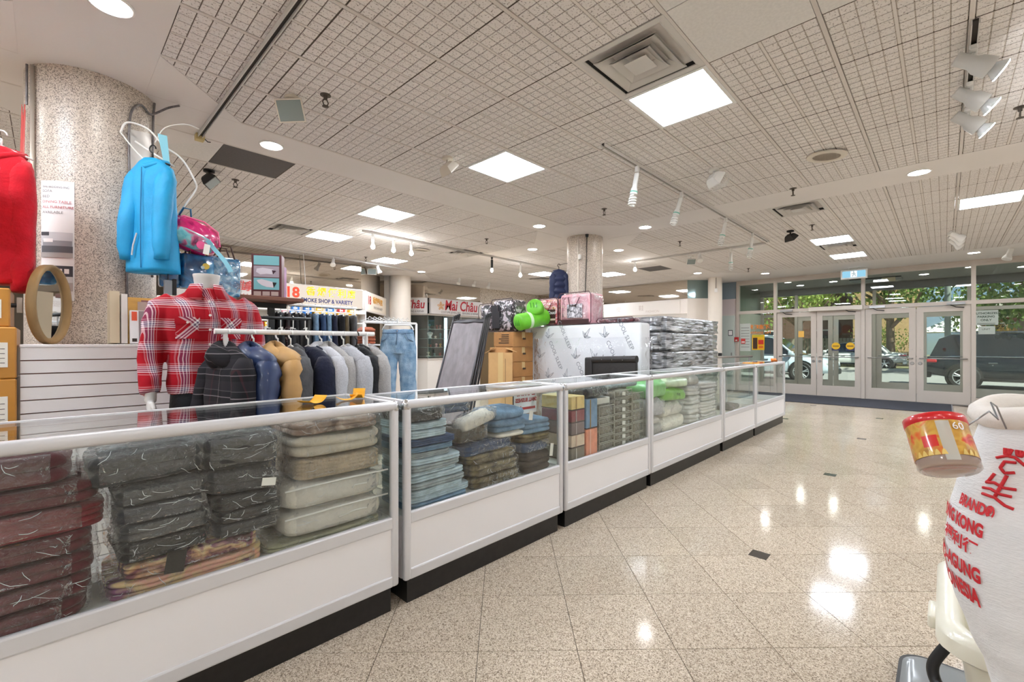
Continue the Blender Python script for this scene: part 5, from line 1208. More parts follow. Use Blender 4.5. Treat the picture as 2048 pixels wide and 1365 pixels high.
SHIRTP = plaid('red_plaid_flannel', [(0,(168,22,36)),(.30,(196,120,128)),(.34,(168,22,36)),(.38,(226,206,212)),(.41,(96,60,96)),(.47,(238,230,234)),(.50,(84,70,108)),(.56,(238,230,234)),(.59,(96,60,96)),(.64,(226,206,212)),(.67,(168,22,36)),(.72,(206,120,128)),(.76,(168,22,36))],
   [(0,(160,14,28)),(.26,(214,150,156)),(.30,(160,14,28)),(.37,(236,224,228)),(.42,(110,50,84)),(.46,(240,234,236)),(.50,(90,70,104)),(.55,(240,234,236)),(.59,(110,50,84)),(.63,(232,214,218)),(.67,(160,14,28)),(.72,(214,150,156)),(.76,(160,14,28))], 9.0, 8.6)
sme = remeshed(tor, .011, 6)
for v in sme.vertices:
    p = v.co; k = .007 if abs(p.x) < .2 else .010
    v.co = p + v.normal*(k*nz((p.x*1.2,p.y,p.z*.8),11,3)+.004*nz(p,26,8))
for p in sme.polygons: p.use_smooth = True
sme.materials.append(SHIRTP); sho = bpy.data.objects.new('shirt', sme); COL.objects.link(sho); sho.parent = mt
from mathutils.bvhtree import BVHTree
_b = bmesh.new(); _b.from_mesh(sme); BV = BVHTree.FromBMesh(_b); _b.free()
def front(x, z, off=.003):
    h = BV.ray_cast(Vector((x,-1,z)), Vector((0,1,0))); return (h[0] if h[0] is not None else Vector((x,-.12,z)))+Vector((0,-off,0))
def patch(name, poly4, m, off, parent, nu=8, nv=6, thick=.0):
    a, b, c, d = [Vector(p) for p in poly4]
    def fn(u, v):
        q = (a*(1-u)+b*u)*(1-v)+(d*(1-u)+c*u)*v; return front(q.x, q.y, off)
    return MB().grid(fn, nu, nv).build(name, m, parent, True, local=True)
SHIRTD = plaid('red_plaid_bias', [(0,(168,22,36)),(.34,(226,206,212)),(.41,(96,60,96)),(.47,(238,230,234)),(.52,(84,70,108)),(.58,(238,230,234)),(.64,(168,22,36)),(.76,(206,120,128)),(.8,(168,22,36))], [(0,(160,14,28)),(.36,(236,224,228)),(.42,(110,50,84)),(.47,(240,234,236)),(.52,(90,70,104)),(.58,(240,234,236)),(.65,(160,14,28)),(.76,(214,150,156)),(.8,(160,14,28))], 9.0, 8.6, math.radians(45))
pl = patch('placket', [(-.022,.975),(.022,.975),(.022,1.495),(-.022,1.495)], SHIRTP, .006, sho, 4, 24)
BTN = mat('pearl_button', (236,228,224), .3)
for k in range(7):
    p = front(0, 1.47-.078*k, .009); MB().lathe([(.0065,-.002),(.0065,.002),(.004,.003)], tuple(p), 10, Matrix.Rotation(PI/2,3,'X')).build('button', BTN, sho, local=True)
for sg in (-1,1):
    x0, x1 = (sg*.05, sg*.148) if sg > 0 else (-.148,-.05)
    patch('pocket', [(x0+.008,1.235),((x0+x1)/2,1.215),(x1-.008,1.235),(x1,1.315)] if False else [(x0,1.265),(x1,1.265),(x1,1.36),(x0,1.36)], SHIRTD, .006, sho)
    patch('pocket_flap', [(x0-.004,1.343),(x1+.004,1.343),(x1+.004,1.38),(x0-.004,1.38)], SHIRTD, .011, sho, 8, 3)
    p = front((x0+x1)/2, 1.351, .014); MB().lathe([(.006,-.002),(.006,.002)], tuple(p), 10, Matrix.Rotation(PI/2,3,'X')).build('button', BTN, sho, local=True)
# collar: standing band plus two falling leaves
cr = []
for i in range(25):
    a = math.radians(-72+324*i/24); x = .078*math.cos(a); y = .012+.075*math.sin(a)
    k = abs(i-12)/12; fall = .055+.045*k**2
    cr.append([Vector((x*.97,y*.97,1.54)), Vector((x,y,1.57)), Vector((x*1.10,y*1.10-.006*k,1.57-.3*fall)), Vector((x*(1.32+.28*k),y*(1.25)-.055*k**3,1.57-fall))])
cm = MB()
vs = [p for r_ in cr for p in r_]; n4 = 4
cm.add(vs, [(i*n4+j,(i+1)*n4+j,(i+1)*n4+j+1,i*n4+j+1) for i in range(24) for j in range(3)])
co = cm.build('collar', SHIRTP, sho, True, local=True); co.modifiers.new('s','SOLIDIFY').thickness = .004
MB().lathe([(.064,1.46),(.058,1.52),(.058,1.57),(.062,1.605),(.066,1.622),(.064,1.628),(.001,1.630)], (0,.012,0), 28).build('neck', MGREY, mt, 50, local=True)
def hand(sg):
    """relaxed mannequin hand hanging from the cuff"""
    b = MB(); W_ = Vector((sg*.248,-.075,.99)); Q = lambda x, y, z: W_+Vector((sg*x, y, z))
    b.tube([Q(0,.002,.02), Q(0,0,-.02), Q(.002,-.004,-.05)], [.026,.025,.026], 12)
    rr = [ring_se(tuple(Q(0,-.004,-.045)), .018, .03, 12), ring_se(tuple(Q(.004,-.01,-.08)), .015, .041, 12), ring_se(tuple(Q(.004,-.016,-.115)), .013, .041, 12), ring_se(tuple(Q(.002,-.018,-.125)), .010, .036, 12)]
    b.loft(rr)
    for k, (dy, L_) in enumerate([(-.034,.072),(-.012,.082),(.010,.077),(.030,.06)]):
        p0 = Q(.002,-.016+dy*.9,-.11); b.tube([p0, p0+Vector((-sg*.002,-.002+dy*.1,-L_*.42)), p0+Vector((-sg*.012,.004+dy*.12,-L_*.75)), p0+Vector((-sg*.024,.012+dy*.12,-L_))], [.0095,.0092,.0085,.006], 8)
    p0 = Q(-.004,-.036,-.055); b.tube([p0, p0+Vector((-sg*.008,-.026,-.026)), p0+Vector((-sg*.014,-.034,-.055)), p0+Vector((-sg*.016,-.034,-.078))], [.0125,.0115,.010,.0065], 8)
    m2 = remeshed(b, .0045, 3)
    for p in m2.polygons: p.use_smooth = True
    m2.materials.append(MGREY); o = bpy.data.objects.new('hand', m2); COL.objects.link(o); o.parent = mt; return o
hand(-1); hand(1)
trs = MB(); trs.loft([ring_se((0,0,z), w, d, 28, .85) for z, w, d in [(.83,.172,.125),(.89,.17,.123),(.96,.165,.115),(1.02,.158,.11)]])
for sg in (-1,1): trs.loft([ring_se((sg*x,y,z), r, r*1.05, 18, .95) for x, y, z, r in [(.088,0,.87,.088),(.098,0,.72,.084),(.11,.0,.5,.07),(.115,.01,.3,.062),(.12,.015,.12,.055),(.12,.0,.06,.055)]])
trs.build('trousers', BLK, mt, True, local=True)
for sg in (-1,1):
    MB().loft([ring_se((sg*.12,-.02-.0,.012), .04, .11, 16), ring_se((sg*.12,-.03,.03), .042, .105, 16), ring_se((sg*.12,.0,.07), .04, .06, 16)]).build('foot', MGREY, mt, True, local=True)
MB().lathe([(.19,0),(.19,.008),(.17,.012)], (0,.05,0), 30).build('base_plate', CHROME, mt, 40, local=True)
# ================================================================ MIDDLE AND BACK OF THE SHOP
def xu(u, Y):
    c, s = math.cos(math.radians(44)), math.sin(math.radians(44)); k = (u-1024)/896; return Y*(c+k*s)/(s-k*c)
WOODB = mat('brown_laminate', (110,66,50), .5, ns=6, na=.12, stretch=(1,8,1))
t = thing('shelf_stand', 'brown topped display stand with a black post holding a pillow box', 'shelf', (1.45,4.6,0))
MB().rbox(1.02,1.66,4.30,4.88,1.665,1.70,.004,1).build('top_shelf', WOODB, t)
for x, y in ((1.47,4.6),): MB().box(x-.025,x+.025,y-.025,y+.025,0,1.665).build('post', BLACK, t)
MB().box(1.04,1.64,4.33,4.86,.30,.325).build('lower_shelf', WOODB, t); MB().box(1.1,1.62,4.4,4.8,0,.04).build('base', BLACK, t)
MB().box(1.12,1.60,4.57,4.63,1.62,1.664).build('arm', BLACK, t)
PB = mat('plum_box', (98,46,50), .45); AQ = mat('aqua_print', (130,196,206), .5); LIL = mat('lilac_grey_print', (176,164,178), .5); PIL = mat('pillow_print', (226,220,230), .6); DKP = mat('dark_plum', (60,34,52), .5)
t = thing('pillow_box', 'tall plum carton with aqua pillow pictures on the brown shelf', 'box', (1.42,4.52,1.70), math.radians(-30))
MB().rbox(-.125,.125,-.06,.06,0,.40,.004,1).build('carton_body', PB, t, local=True)
yy = -.0612
for a in [(-.105,.105,.30,.385,AQ),(-.105,.105,.19,.292,LIL),(-.105,.105,.075,.182,AQ)]: MB().box(a[0],a[1],yy-.001,yy,a[2],a[3]).build('picture_panel', a[4], t, local=True)
def blob(pts, m, nm, y): MB().prism(pts, 1, y-.0008, y).build(nm, m, t, local=True)
blob([(-.08,.265),(-.03,.275),(.05,.262),(.075,.245),(.06,.215),(.0,.22),(-.05,.212),(-.085,.235)], PIL, 'pillow_picture', yy-.001); blob([(.045,.255),(.08,.25),(.055,.215)], DKP, 'pillow_shadow', yy-.002)
blob([(-.08,.16),(-.04,.17),(.06,.145),(.08,.14),(.06,.095),(.0,.10),(-.04,.115),(-.07,.14)], PIL, 'pillow_picture', yy-.001); blob([(.05,.145),(.085,.14),(.06,.092)], BLACK, 'pillow_shadow', yy-.002)
for k in range(3): MB().box(-.105+.072*k,-.045+.072*k,yy-.001,yy,.02,.058).build('small_picture', mat('sepia_print', (196,176,170), .5), t, local=True)
t = thing('pillow_box', 'second plum pillow carton tucked behind the front one', 'box', (1.52,4.70,1.70), math.radians(-30))
MB().rbox(-.11,.11,-.055,.055,0,.33,.004,1).build('carton_body', mat('mauve_box', (150,100,140), .5, ns=5, na=.2), t, local=True)
# ---- rack of dark trousers behind the coats
def trousers(m, seed, L_=.75, w=.16, th=.035):
    mb = MB(); rings = []
    for i in range(15):
        s = i/14; rings.append([p+Vector((.006*nz(p,9,seed), .01*nz(p,6,seed+2), 0)) for p in ring_se((0,0,-.02-L_*s), th*(1+.3*math.sin(s*3)), w*(1-.12*s), 16, .7)])
    return mb.loft(rings)
def trouser_rack(x0, x1, y, z, label, items, TUBEW):
    t = thing('clothes_rack', label, 'clothes rack', ((x0+x1)/2, y, 0))
    MB().tube([(x0-.05,y,z),(x1+.05,y,z)], .014, 10).build('rail', TUBEW, t, True)
    for x in (x0-.03, x1+.03):
        MB().tube([(x,y,z),(x,y,.05)], .012, 8).build('upright', TUBEW, t, True); MB().tube([(x,y-.2,.03),(x,y+.2,.03)], .014, 8).build('foot', TUBEW, t, True)
    n = len(items)
    for k, (m, lab, g) in enumerate(items):
        x = x0+(x1-x0)*k/max(1,n-1)
        q = thing('hanging_trousers', lab, 'trousers', (x, y, z-.075), -.35+random.uniform(-.12,.12), g)
        trousers(m, k*3+x, .8, .17, .03).build('trouser_legs', m, q, True, local=True)
        MB().box(-.008,.008,-.17,.17,-.035,-.012).build('hanger_bar', WPLASTIC, q, local=True)
        MB().tube([(0,0,-.015),(0,0,.05),(0,.02,.09),(0,-.015,.095)], .005, 6).build('hanger_hook', WPLASTIC, q, True, local=True)
        for sy in (-1,1): MB().box(-.012,.012,sy*.12-.012,sy*.12+.012,-.055,-.005).build('hanger_clip', WPLASTIC, q, local=True)
    return t
DOT = blotch('dark_floral_print', [(.4,(30,26,28)),(.6,(60,34,36)),(.68,(190,170,170))], 18)
OLV = cloth('olive_cord', (84,72,50)); RUST = cloth('rust_cord', (150,80,54))
B_ = ('black trousers clipped on a hanger behind the coat rail', 'black trousers on the back rail'); J_ = ('blue jeans clipped on the back trouser rail', 'blue jeans on the back rail')
trouser_rack(1.62, 2.48, 5.0, 1.70, 'white rail of dark trousers and jeans behind the coats', [(BLK,*B_),(BLK,*B_),(DOT,'dark flowered trousers on the back rail beside black ones',None),(BLK,*B_),(BLK,*B_),(BLK,*B_),(DENM,*J_),(DEND,*J_),(DENM,*J_),(NAVYD,'navy trousers on the back rail next to the jeans',None),(BLK,*B_),(OLV,'olive corduroy trousers near the end of the back rail',None),(CGREY,'charcoal trousers at the end of the back rail',None)], TUBEW)
trouser_rack(.98, 1.60, 4.12, 1.50, 'lower black rail packed with black trousers under the brown shelf', [(BLK,'black trousers packed on the lower rail below the brown shelf','black trousers under the shelf')]*7, BLACK)
# ---- big light jeans on show
t = thing('display_jeans', 'light blue ripped baggy jeans hung open facing the aisle', 'jeans', (2.98,4.82,1.46), math.radians(-40))
DJ = mat('washed_denim', (150,176,198), .85, spec=.2, ns=9, c2=(104,138,168), bs=70, ba=.35)
mb = MB(); mb.loft([ring_se((0,0,z), w, d, 26, .8) for z, w, d in [(0,.185,.035),(-.02,.19,.04),(-.06,.195,.05),(-.16,.205,.065),(-.25,.215,.07),(-.30,.216,.07)]])
for sg in (-1,1): mb.loft([ring_se((sg*x,0,z), r, .065, 18, .85) for x, z, r in [(.108,-.26,.108),(.112,-.40,.105),(.12,-.6,.098),(.128,-.85,.095),(.132,-1.05,.09)]])
dj = remeshed(mb, .011, 4)
for v in dj.vertices: v.co += v.normal*(.012*nz((v.co.x*1.5,v.co.y,v.co.z*.7),9,2)+.004*nz(v.co,22,5))
for p in dj.polygons: p.use_smooth = True
dj.materials.append(DJ); o = bpy.data.objects.new('denim_body', dj); COL.objects.link(o); o.parent = t
STI = mat('denim_seam', (92,118,146), .8)
MB().tube([(0,-.055,-.0),(.0,-.07,-.09),(-.01,-.082,-.19)], .005, 6).build('fly_seam', STI, t, True, local=True)
MB().tube([(-.185,-.03,-.045),(-.09,-.052,-.045),(0,-.058,-.045),(.09,-.052,-.045),(.185,-.03,-.045)], .004, 6).build('waistband_seam', STI, t, True, local=True)
for sg in (-1,1): MB().tube([(sg*.10,-.06,-.05),(sg*.13,-.066,-.12),(sg*.19,-.045,-.15)], .005, 6).build('pocket_seam', STI, t, True, local=True)
MB().lathe([(.008,-.003),(.008,.003)], (0,-.062,-.022), 10, Matrix.Rotation(PI/2,3,'X')).build('button', CHROME, t, local=True)
MB().tube([(-.17,0,.03),(-.19,0,-.01),(-.15,-.0,.055),(.15,0,.055),(.19,0,-.01),(.17,0,.03)], .010, 8).build('hanger_frame', WPLASTIC, t, True, local=True)
MB().tube([(0,0,.055),(0,0,.085),(0,.02,.12),(0,-.02,.12)], .005, 6).build('hanger_hook', WPLASTIC, t, True, local=True)
t = thing('clothes_rack', 'white square rail frame with wire hangers above the light jeans', 'clothes rack', (3.1,5.1,0))
for a, b in [((2.70,5.15,1.55),(3.4,5.05,1.55)),((2.70,5.15,1.55),(2.70,5.15,.03)),((3.4,5.05,1.55),(3.4,5.05,.03)),((2.55,5.1,.03),(2.85,5.2,.03)),((3.25,5.0,.03),(3.6,5.1,.03))]: MB().tube([a,b], .014, 8).build('tube_member', TUBEW, t, True)
for k in range(9):
    x = 2.76+.06*k; MB().tube([(x,5.14-.012*k,1.55),(x,5.14-.012*k,1.60),(x,5.12-.012*k,1.62),(x+.05,5.02,1.57),(x-.05,5.25,1.57),(x,5.14,1.60)], .004, 5).build('empty_hanger', WPLASTIC, t, True)
folded('folded_knit', 'rust brown knitwear folded behind the light jeans', 'knitwear', 2.78, 2.98, 5.32, 5.52, 1.28, 1.50, RUST, 5, None, None, 195)
t = thing('knit_shelf', 'slim white shelf stand under the rust knitwear', 'shelf', (2.88,5.42,0))
MB().box(2.76,3.02,5.28,5.56,1.26,1.279).build('board', WHITE, t); MB().box(2.86,2.90,5.40,5.44,0,1.26).build('post', WHITE, t); MB().box(2.78,3.0,5.32,5.52,0,.02).build('base', WHITE, t)
# ---- smoke shop sign boards
SIGNW = emis('sign_face_warm', (255,240,224), .145); SIGNW2 = mat('sign_board_grey', (214,206,200), .5); YC = mat('sign_yellow', (250,206,20), .5, emit=.04); NB = mat('sign_navy', (30,34,96), .5); RO = mat('sign_orange_red', (236,66,30), .5, emit=.04)
t = thing('shop_sign', 'lit white shop sign with red 18, yellow characters and SMOKE SHOP & VARIETY', 'sign', (3.6,8.93,2.03))
sx0 = 2.95
MB().rbox(sx0,4.66,8.90,8.99,2.03,2.44,.01,1).build('sign_box', SIGNW2, t); MB().box(sx0+.02,4.64,8.893,8.9,2.045,2.425).build('sign_face', SIGNW, t)
yS = 8.888
lettering('lettering', '18', .27, (xu(580,9),yS,2.26), (1,0,0), (0,0,1), RO, t, bold=.010)
for u, ch in zip((617,639,660,679,698), '香烟便利店'): lettering('lettering', ch, .185, (xu(u,9),yS,2.305), (1,0,0), (0,0,1), YC, t, bold=.0035)
lettering('lettering', 'SMOKE SHOP & VARIETY', .11, (xu(651,9),yS,2.135), (1,0,0), (0,0,1), NB, t, bold=.003, sx=.86)
d45 = Vector((1,1,0)).normalized(); n45 = Vector((1,-1,0)).normalized()
t = thing('shop_sign', 'corner sign with red 18 and orange characters on the angled smoke shop front', 'sign', (5.3,9.64,2.03))
def facet(a, b, z0, z1, off, th):
    a = Vector((*a,0)); b = Vector((*b,0)); d = (b-a).normalized(); n = Vector((d.y,-d.x,0)); p = [a+n*off, b+n*off, b+n*(off-th), a+n*(off-th)]
    return MB().prism([(q.x,q.y) for q in p], 2, z0, z1)
facet((4.70,9.04),(5.93,10.27),2.0,2.44,.07,.07).build('sign_box', SIGNW2, t); facet((4.75,9.09),(5.88,10.22),2.03,2.41,.075,.006).build('sign_face', mat('sign_face_cream', (228,216,200), .4), t)
P_ = lambda s, z: tuple(Vector((4.70,9.04,z))+d45*s+n45*.08)
lettering('lettering', '18', .26, P_(.28,2.25), d45, (0,0,1), RED, t, bold=.006); lettering('lettering', '香烟便利店', .16, P_(.95,2.28), d45, (0,0,1), mat('sign_amber', (226,160,40), .5), t, bold=.004); lettering('lettering', 'SMOKE SHOP & VARIETY', .085, P_(.98,2.12), d45, (0,0,1), GR, t, sx=.8)
t = thing('shop_sign', 'pale grey sign with red brush characters reading TUINA MASSAGE', 'sign', (2.2,8.93,2.05))
MB().rbox(1.30,2.90,8.91,8.99,2.06,2.43,.01,1).build('sign_box', mat('tuina_board', (216,210,206), .5), t)
RC = mat('tuina_red', (214,88,84), .6)
for u, ch in zip((455,478,496,512), '天推拿訣'): lettering('lettering', ch, .19, (xu(u-8,9)+.05,8.90,2.30), (1,0,0), (0,0,1), RC, t, bold=.003, shear=.1)
lettering('lettering', 'TUINA MASSAGE', .12, (xu(478,9)+.03,8.90,2.13), (1,0,0), (0,0,1), mat('tuina_rose', (206,140,136), .6), t, bold=.001)
MB().box(1.2,2.95,8.92,9.0,1.98,2.05).build('light_strip', emis('strip_light', (255,240,215), .3), t)
# shelves of packets under the sign
t = thing('wall_shelves', 'white shop shelves of coloured packets below the smoke shop sign', 'shelves', (3.6,8.8,0))
MB().box(2.3,4.6,8.93,8.98,0,2.0).build('back_board', mat('shelf_back', (206,196,182), .6), t)
for z in (1.0,1.25,1.50,1.72,1.92): MB().box(2.3,4.6,8.66,8.93,z-.02,z).build('shelf_board', WHITE, t)
for x in (2.3,4.58): MB().box(x,x+.02,8.66,8.93,0,2.0).build('side_board', WHITE, t)
PKT = {'blue':((40,120,200),'blue packet stacked on the smoke shop shelf'),'red':((206,44,40),'red packet stacked on the smoke shop shelf'),'yellow':((240,190,40),'yellow packet stacked on the smoke shop shelf'),'pink':((226,150,160),'pink packet on the smoke shop shelf')}
pk = {}
for c, (col, lab) in PKT.items():
    q = thing('packet', lab, 'packet', (0,0,0), 0, c+' packets on the shelf')
    MB().rbox(-.065,.065,-.05,.05,0,.058,.004,1).build('packet_body', mat('packet_'+c, col, .35), q, local=True)
    MB().box(-.045,.025,-.0512,-.05,.015,.045).build('printed_panel', PAPER, q, local=True); pk[c] = [q, 0]
def packet(c, x, y, z):
    q, n = pk[c]; pk[c][1] += 1
    if n == 0: q.location = (x,y,z)
    else: dup(q, (x,y,z))
for r in range(3):
    for k in range(4): packet('pink' if (k == 0 and r == 2) else 'blue', 3.02+.135*k, 8.72, 1.722+.06*r)
    for k in range(3): packet('red', 3.60+.135*k, 8.72, 1.722+.06*r) if r < 2 else packet('yellow', 3.60+.135*k, 8.72, 1.722+.06*r)
    for k in range(3): packet('yellow', 4.06+.135*k, 8.72, 1.722+.06*r) if r else packet('red', 4.06+.135*k, 8.72, 1.722)
    for k in range(5): packet(['blue','red','yellow','red','blue'][k], 2.45+.14*k, 8.72, 1.502+.06*r)
for k in range(6): packet(['blue','blue','yellow','blue','red','yellow'][k], 3.2+.22*k, 8.72, 1.922)
# ---- jewellery shop
t = thing('shop_sign', 'white shop sign with red Mai Châu lettering and an orange flower', 'sign', (8.3,10.25,2.12))
MB().rbox(7.34,9.25,10.2,10.29,2.13,2.57,.01,1).build('sign_box', mat('maichau_board', (226,222,220), .4), t)
RM = mat('maichau_red', (186,24,40), .5)
lettering('lettering', 'Mai Châu', .40, (8.42,10.193,2.38), (1,0,0), (0,0,1), RM, t, bold=.008, shear=.15, sx=.80)
lettering('lettering', 'COSTUME JEWELLERY   BEADING & REPAIR', .085, (8.38,10.193,2.19), (1,0,0), (0,0,1), GR, t, sx=.85)
mb = MB()
for k in range(5):
    a = 2*PI*k/5+.4; mb.tube([(7.68+.02*math.cos(a),10.19,2.36+.02*math.sin(a)),(7.68+.09*math.cos(a+.3),10.19,2.36+.09*math.sin(a+.3)),(7.68+.12*math.cos(a),10.19,2.36+.12*math.sin(a)),(7.68+.09*math.cos(a-.3),10.19,2.36+.09*math.sin(a-.3)),(7.68+.02*math.cos(a),10.19,2.36+.02*math.sin(a))], .008, 5)
mb.build('flower_mark', mat('flower_orange', (236,170,84), .5), t)
df = Vector((.695,-.719,0)); nf = Vector((-.719,-.695,0))
t = thing('shop_sign', 'angled jewellery shop sign ending in Châu beside the cream column', 'sign', (7.0,10.55,2.12))
facet((6.74,10.88),(7.3,10.3),2.13,2.57,.06,.07).build('sign_box', mat('maichau_board', (226,222,220), .4), t)
Pf = lambda s, z: tuple(Vector((6.74,10.88,z))+df*s+nf*.066)
lettering('lettering', 'Châu', .33, Pf(.46,2.38), df, (0,0,1), RM, t, bold=.007, shear=.15, sx=.78); lettering('lettering', 'BEADING & REPAIR', .075, Pf(.46,2.19), df, (0,0,1), GR, t, sx=.8)
SHG = glass('shop_glass', (240,246,244), .12)
window_ = facet((7.3,10.3),(9.25,10.3),.86,2.13,.0,.01).build('window_90', SHG); window_['kind'] = 'structure'
window_ = facet((6.74,10.88),(7.3,10.3),.86,2.13,.0,.01).build('window_91', SHG); window_['kind'] = 'structure'
for k, (a, b) in enumerate([((7.3,10.3),(9.25,10.3)),((6.74,10.88),(7.3,10.3))]):
    tr = facet(a, b, 2.09, 2.135, .03, .06).build('trim_%d' % (k+1), FRAME); tr['kind'] = 'structure'
    tr = facet(a, b, .85, .89, .03, .06).build('trim_%d' % (k+3), FRAME); tr['kind'] = 'structure'
t = thing('glass_shelves', 'glass display shelves inside the jewellery shop window', 'shelves', (8.2,10.6,.86))
for z in (.95,1.2,1.45,1.72): MB().box(7.4,9.2,10.4,10.85,z-.012,z).build('shelf', mat('shelf_glass_edge', (150,176,172), .2), t)
for x in (7.4,7.95,8.6,9.18): MB().tube([(x,10.42,.86),(x,10.42,2.1)], .012, 6).build('shelf_post', STEEL, t)
MB().box(7.98,8.06,10.4,10.44,.9,2.05).build('light_tube', emis('cold_tube', (220,240,255), .35), t)
JEW = [mat('jewel_cream', (222,210,190), .5), mat('jewel_red', (140,50,40), .5), mat('jewel_gold', (190,150,70), .4, .5), mat('jewel_teal', (80,130,130), .4), mat('jewel_rose', (196,140,140), .5)]
random.seed(3); q = 0
for zi, z in enumerate((.95,1.2,1.45,1.72)):
    for k in range(9):
        x = 7.5+.2*k+random.uniform(-.04,.04); h = random.uniform(.07,.17); m = JEW[(k*3+zi) % 5]
        if abs(x-8.02) < .08: continue
        o = MB().lathe([(.045,0),(.045,.01),(.015,.02),(.012+.02*random.random(),h*.5),(.04,h*.8),(.005,h)], (0,0,0), 8).build('jewellery_bust', m, None, True); o.location = (x,10.46+random.uniform(0,.1),z)
        tag(o, 'small %s jewellery stand on the glass shop shelf' % ['cream','dark red','gold','teal','rose'][JEW.index(m)], 'display stand', '%s jewellery stands' % ['cream','dark red','gold','teal','rose'][JEW.index(m)])
for nm, x, z in [('white hand shaped ring stand in the jewellery window', 7.44, 1.45), ('white butterfly ornament in the jewellery window', 8.42, 1.72)]:
    t = thing('ornament', nm, 'ornament', (x,10.38,z))
    if 'hand' in nm:
        MB().lathe([(.06,0),(.06,.01),(.03,.03),(.05,.08),(.055,.10)], (x,10.38,z), 10).build('palm', WPLASTIC, t, True)
        for k in range(5): a = -.6+.3*k; MB().tube([(x+.03*(k-2),10.38,z+.09),(x+.045*(k-2),10.38,z+.15),(x+.04*(k-2),10.38,z+.19-.015*abs(k-2))], .011, 6).build('finger', WPLASTIC, t, True)
    else:
        MB().tube([(x,10.38,z),(x,10.38,z+.1)], .006, 6).build('stem', WPLASTIC, t)
        for sg in (-1,1): MB().prism([(x,z+.07),(x+sg*.08,z+.14),(x+sg*.09,z+.09),(x+sg*.06,z+.03)], 1, 10.375, 10.385).build('wing', WPLASTIC, t)
# fascia writing on the shop along the far right wall
t = thing('fascia_lettering', 'faint grey characters along the white fascia behind the mattresses', 'lettering', (11.93,7.5,2.3))
for k, ch in enumerate('服裝皮鞋'): lettering('character', ch, .17, (11.982,8.6-.75*k,2.32), (0,-1,0), (0,0,1), mat('faint_print', (206,190,180), .6), t)
lettering('character', 'FASHION', .10, (11.982,6.0,2.22), (0,-1,0), (0,0,1), mat('faint_print', (206,190,180), .6), t)
MB().box(11.984,11.999,5.2,9.4,2.14,2.5).build('backing_film', mat('fascia_film', (236,228,220), .4), t)
# ---- folded grey screens leaning
SCRN = mat('grey_screen_cloth', (134,126,128), .7, ns=3.0, na=.14, stretch=(5,5,.3)); SFR = mat('screen_frame', (66,64,66), .4, .5)
wv = Vector((.14,-.476,0)).normalized()*.50; lv = Vector((.647,.194,1.61)); nv = wv.cross(lv).normalized()
for k in range(4):
    B = Vector((3.19,4.62,0))+Vector((.075*k,.035*k,.0))+wv*(.02*k); L2 = lv+Vector((-.035*k,-.012*k,.012*k)); n2 = wv.cross(L2).normalized()
    t = thing('screen_panel', ['grey cloth screen panel leaning at the front of the stack','second grey screen panel behind the front one','third grey screen panel in the leaning stack','last grey screen panel, against the cartons'][k], 'screen', tuple(B+wv/2))
    for a, b in [(B,B+L2),(B+wv,B+wv+L2),(B+L2*.04,B+wv+L2*.04),(B+L2*.975,B+wv+L2*.975)]: MB().tube([a-(b-a)*.0,b+(b-a)*.0], .013, 8).build('frame_tube', SFR, t, True)
    MB().grid(lambda u, v: B+wv*(.03+.94*u)+L2*(.05+.92*v)+n2*(.012*math.sin(u*11+k)*(.6+.4*math.sin(v*3))), 16, 14).build('cloth', SCRN, t, True)
    for s in (0,1): MB().tube([B+wv*s+L2, B+wv*s+L2*1.03], .016, 8).build('end_cap', BLACK, t)
# ---- cartons
def scrib(t, x, y0, y1, z, n=5):
    mb = MB()
    for k in range(n): mb.box(x-.0015, x, y0, y0+(y1-y0)*random.uniform(.5,1), z-.028*k, z-.028*k+.012)
    mb.build('stencil_marks', INK, t)
for k in range(7):
    z0 = .01+.205*k+ (0 if k else -.01)
    t = carton(4.33,4.735,4.16,4.54,z0,z0+.202,KRAFT2,['brown carton at the floor of the stack beside the upright mattress','brown carton second up in the stack','brown carton third up in the stack','brown carton fourth up in the stack','brown carton fifth up, edge on to the mattress','brown carton with a pale scuff, second from the stack top','topmost brown carton with stencilled marks on its side'][k])
    if k >= 4: scrib(t, 4.329, 4.24, 4.45, z0+.16)
    MB().box(4.52,4.58,4.158,4.161,z0+.10,z0+.125).build('hand_hole', INK, t)
t = carton(3.80,4.10,3.86,4.16,0,1.175,KRAFT,'tall open kraft carton standing before the grey screens',False,math.radians(-46),None,True)
for sx, a in ((-1,.55),(1,.35)): MB().obox((sx*.13,-.0,1.175+.03),(.15,.29,.005), Matrix.Rotation(sx*a,3,'Y')).build('flap', KRAFT, t, local=True)
MB().obox((0,.15,1.2),(.29,.14,.005), Matrix.Rotation(.5,3,'X')).build('flap', KRAFT2, t, local=True)
MB().tube([(.06,-.152,.2),(.06,-.152,1.1)], .002, 4).build('print_line', INK, t, local=True)
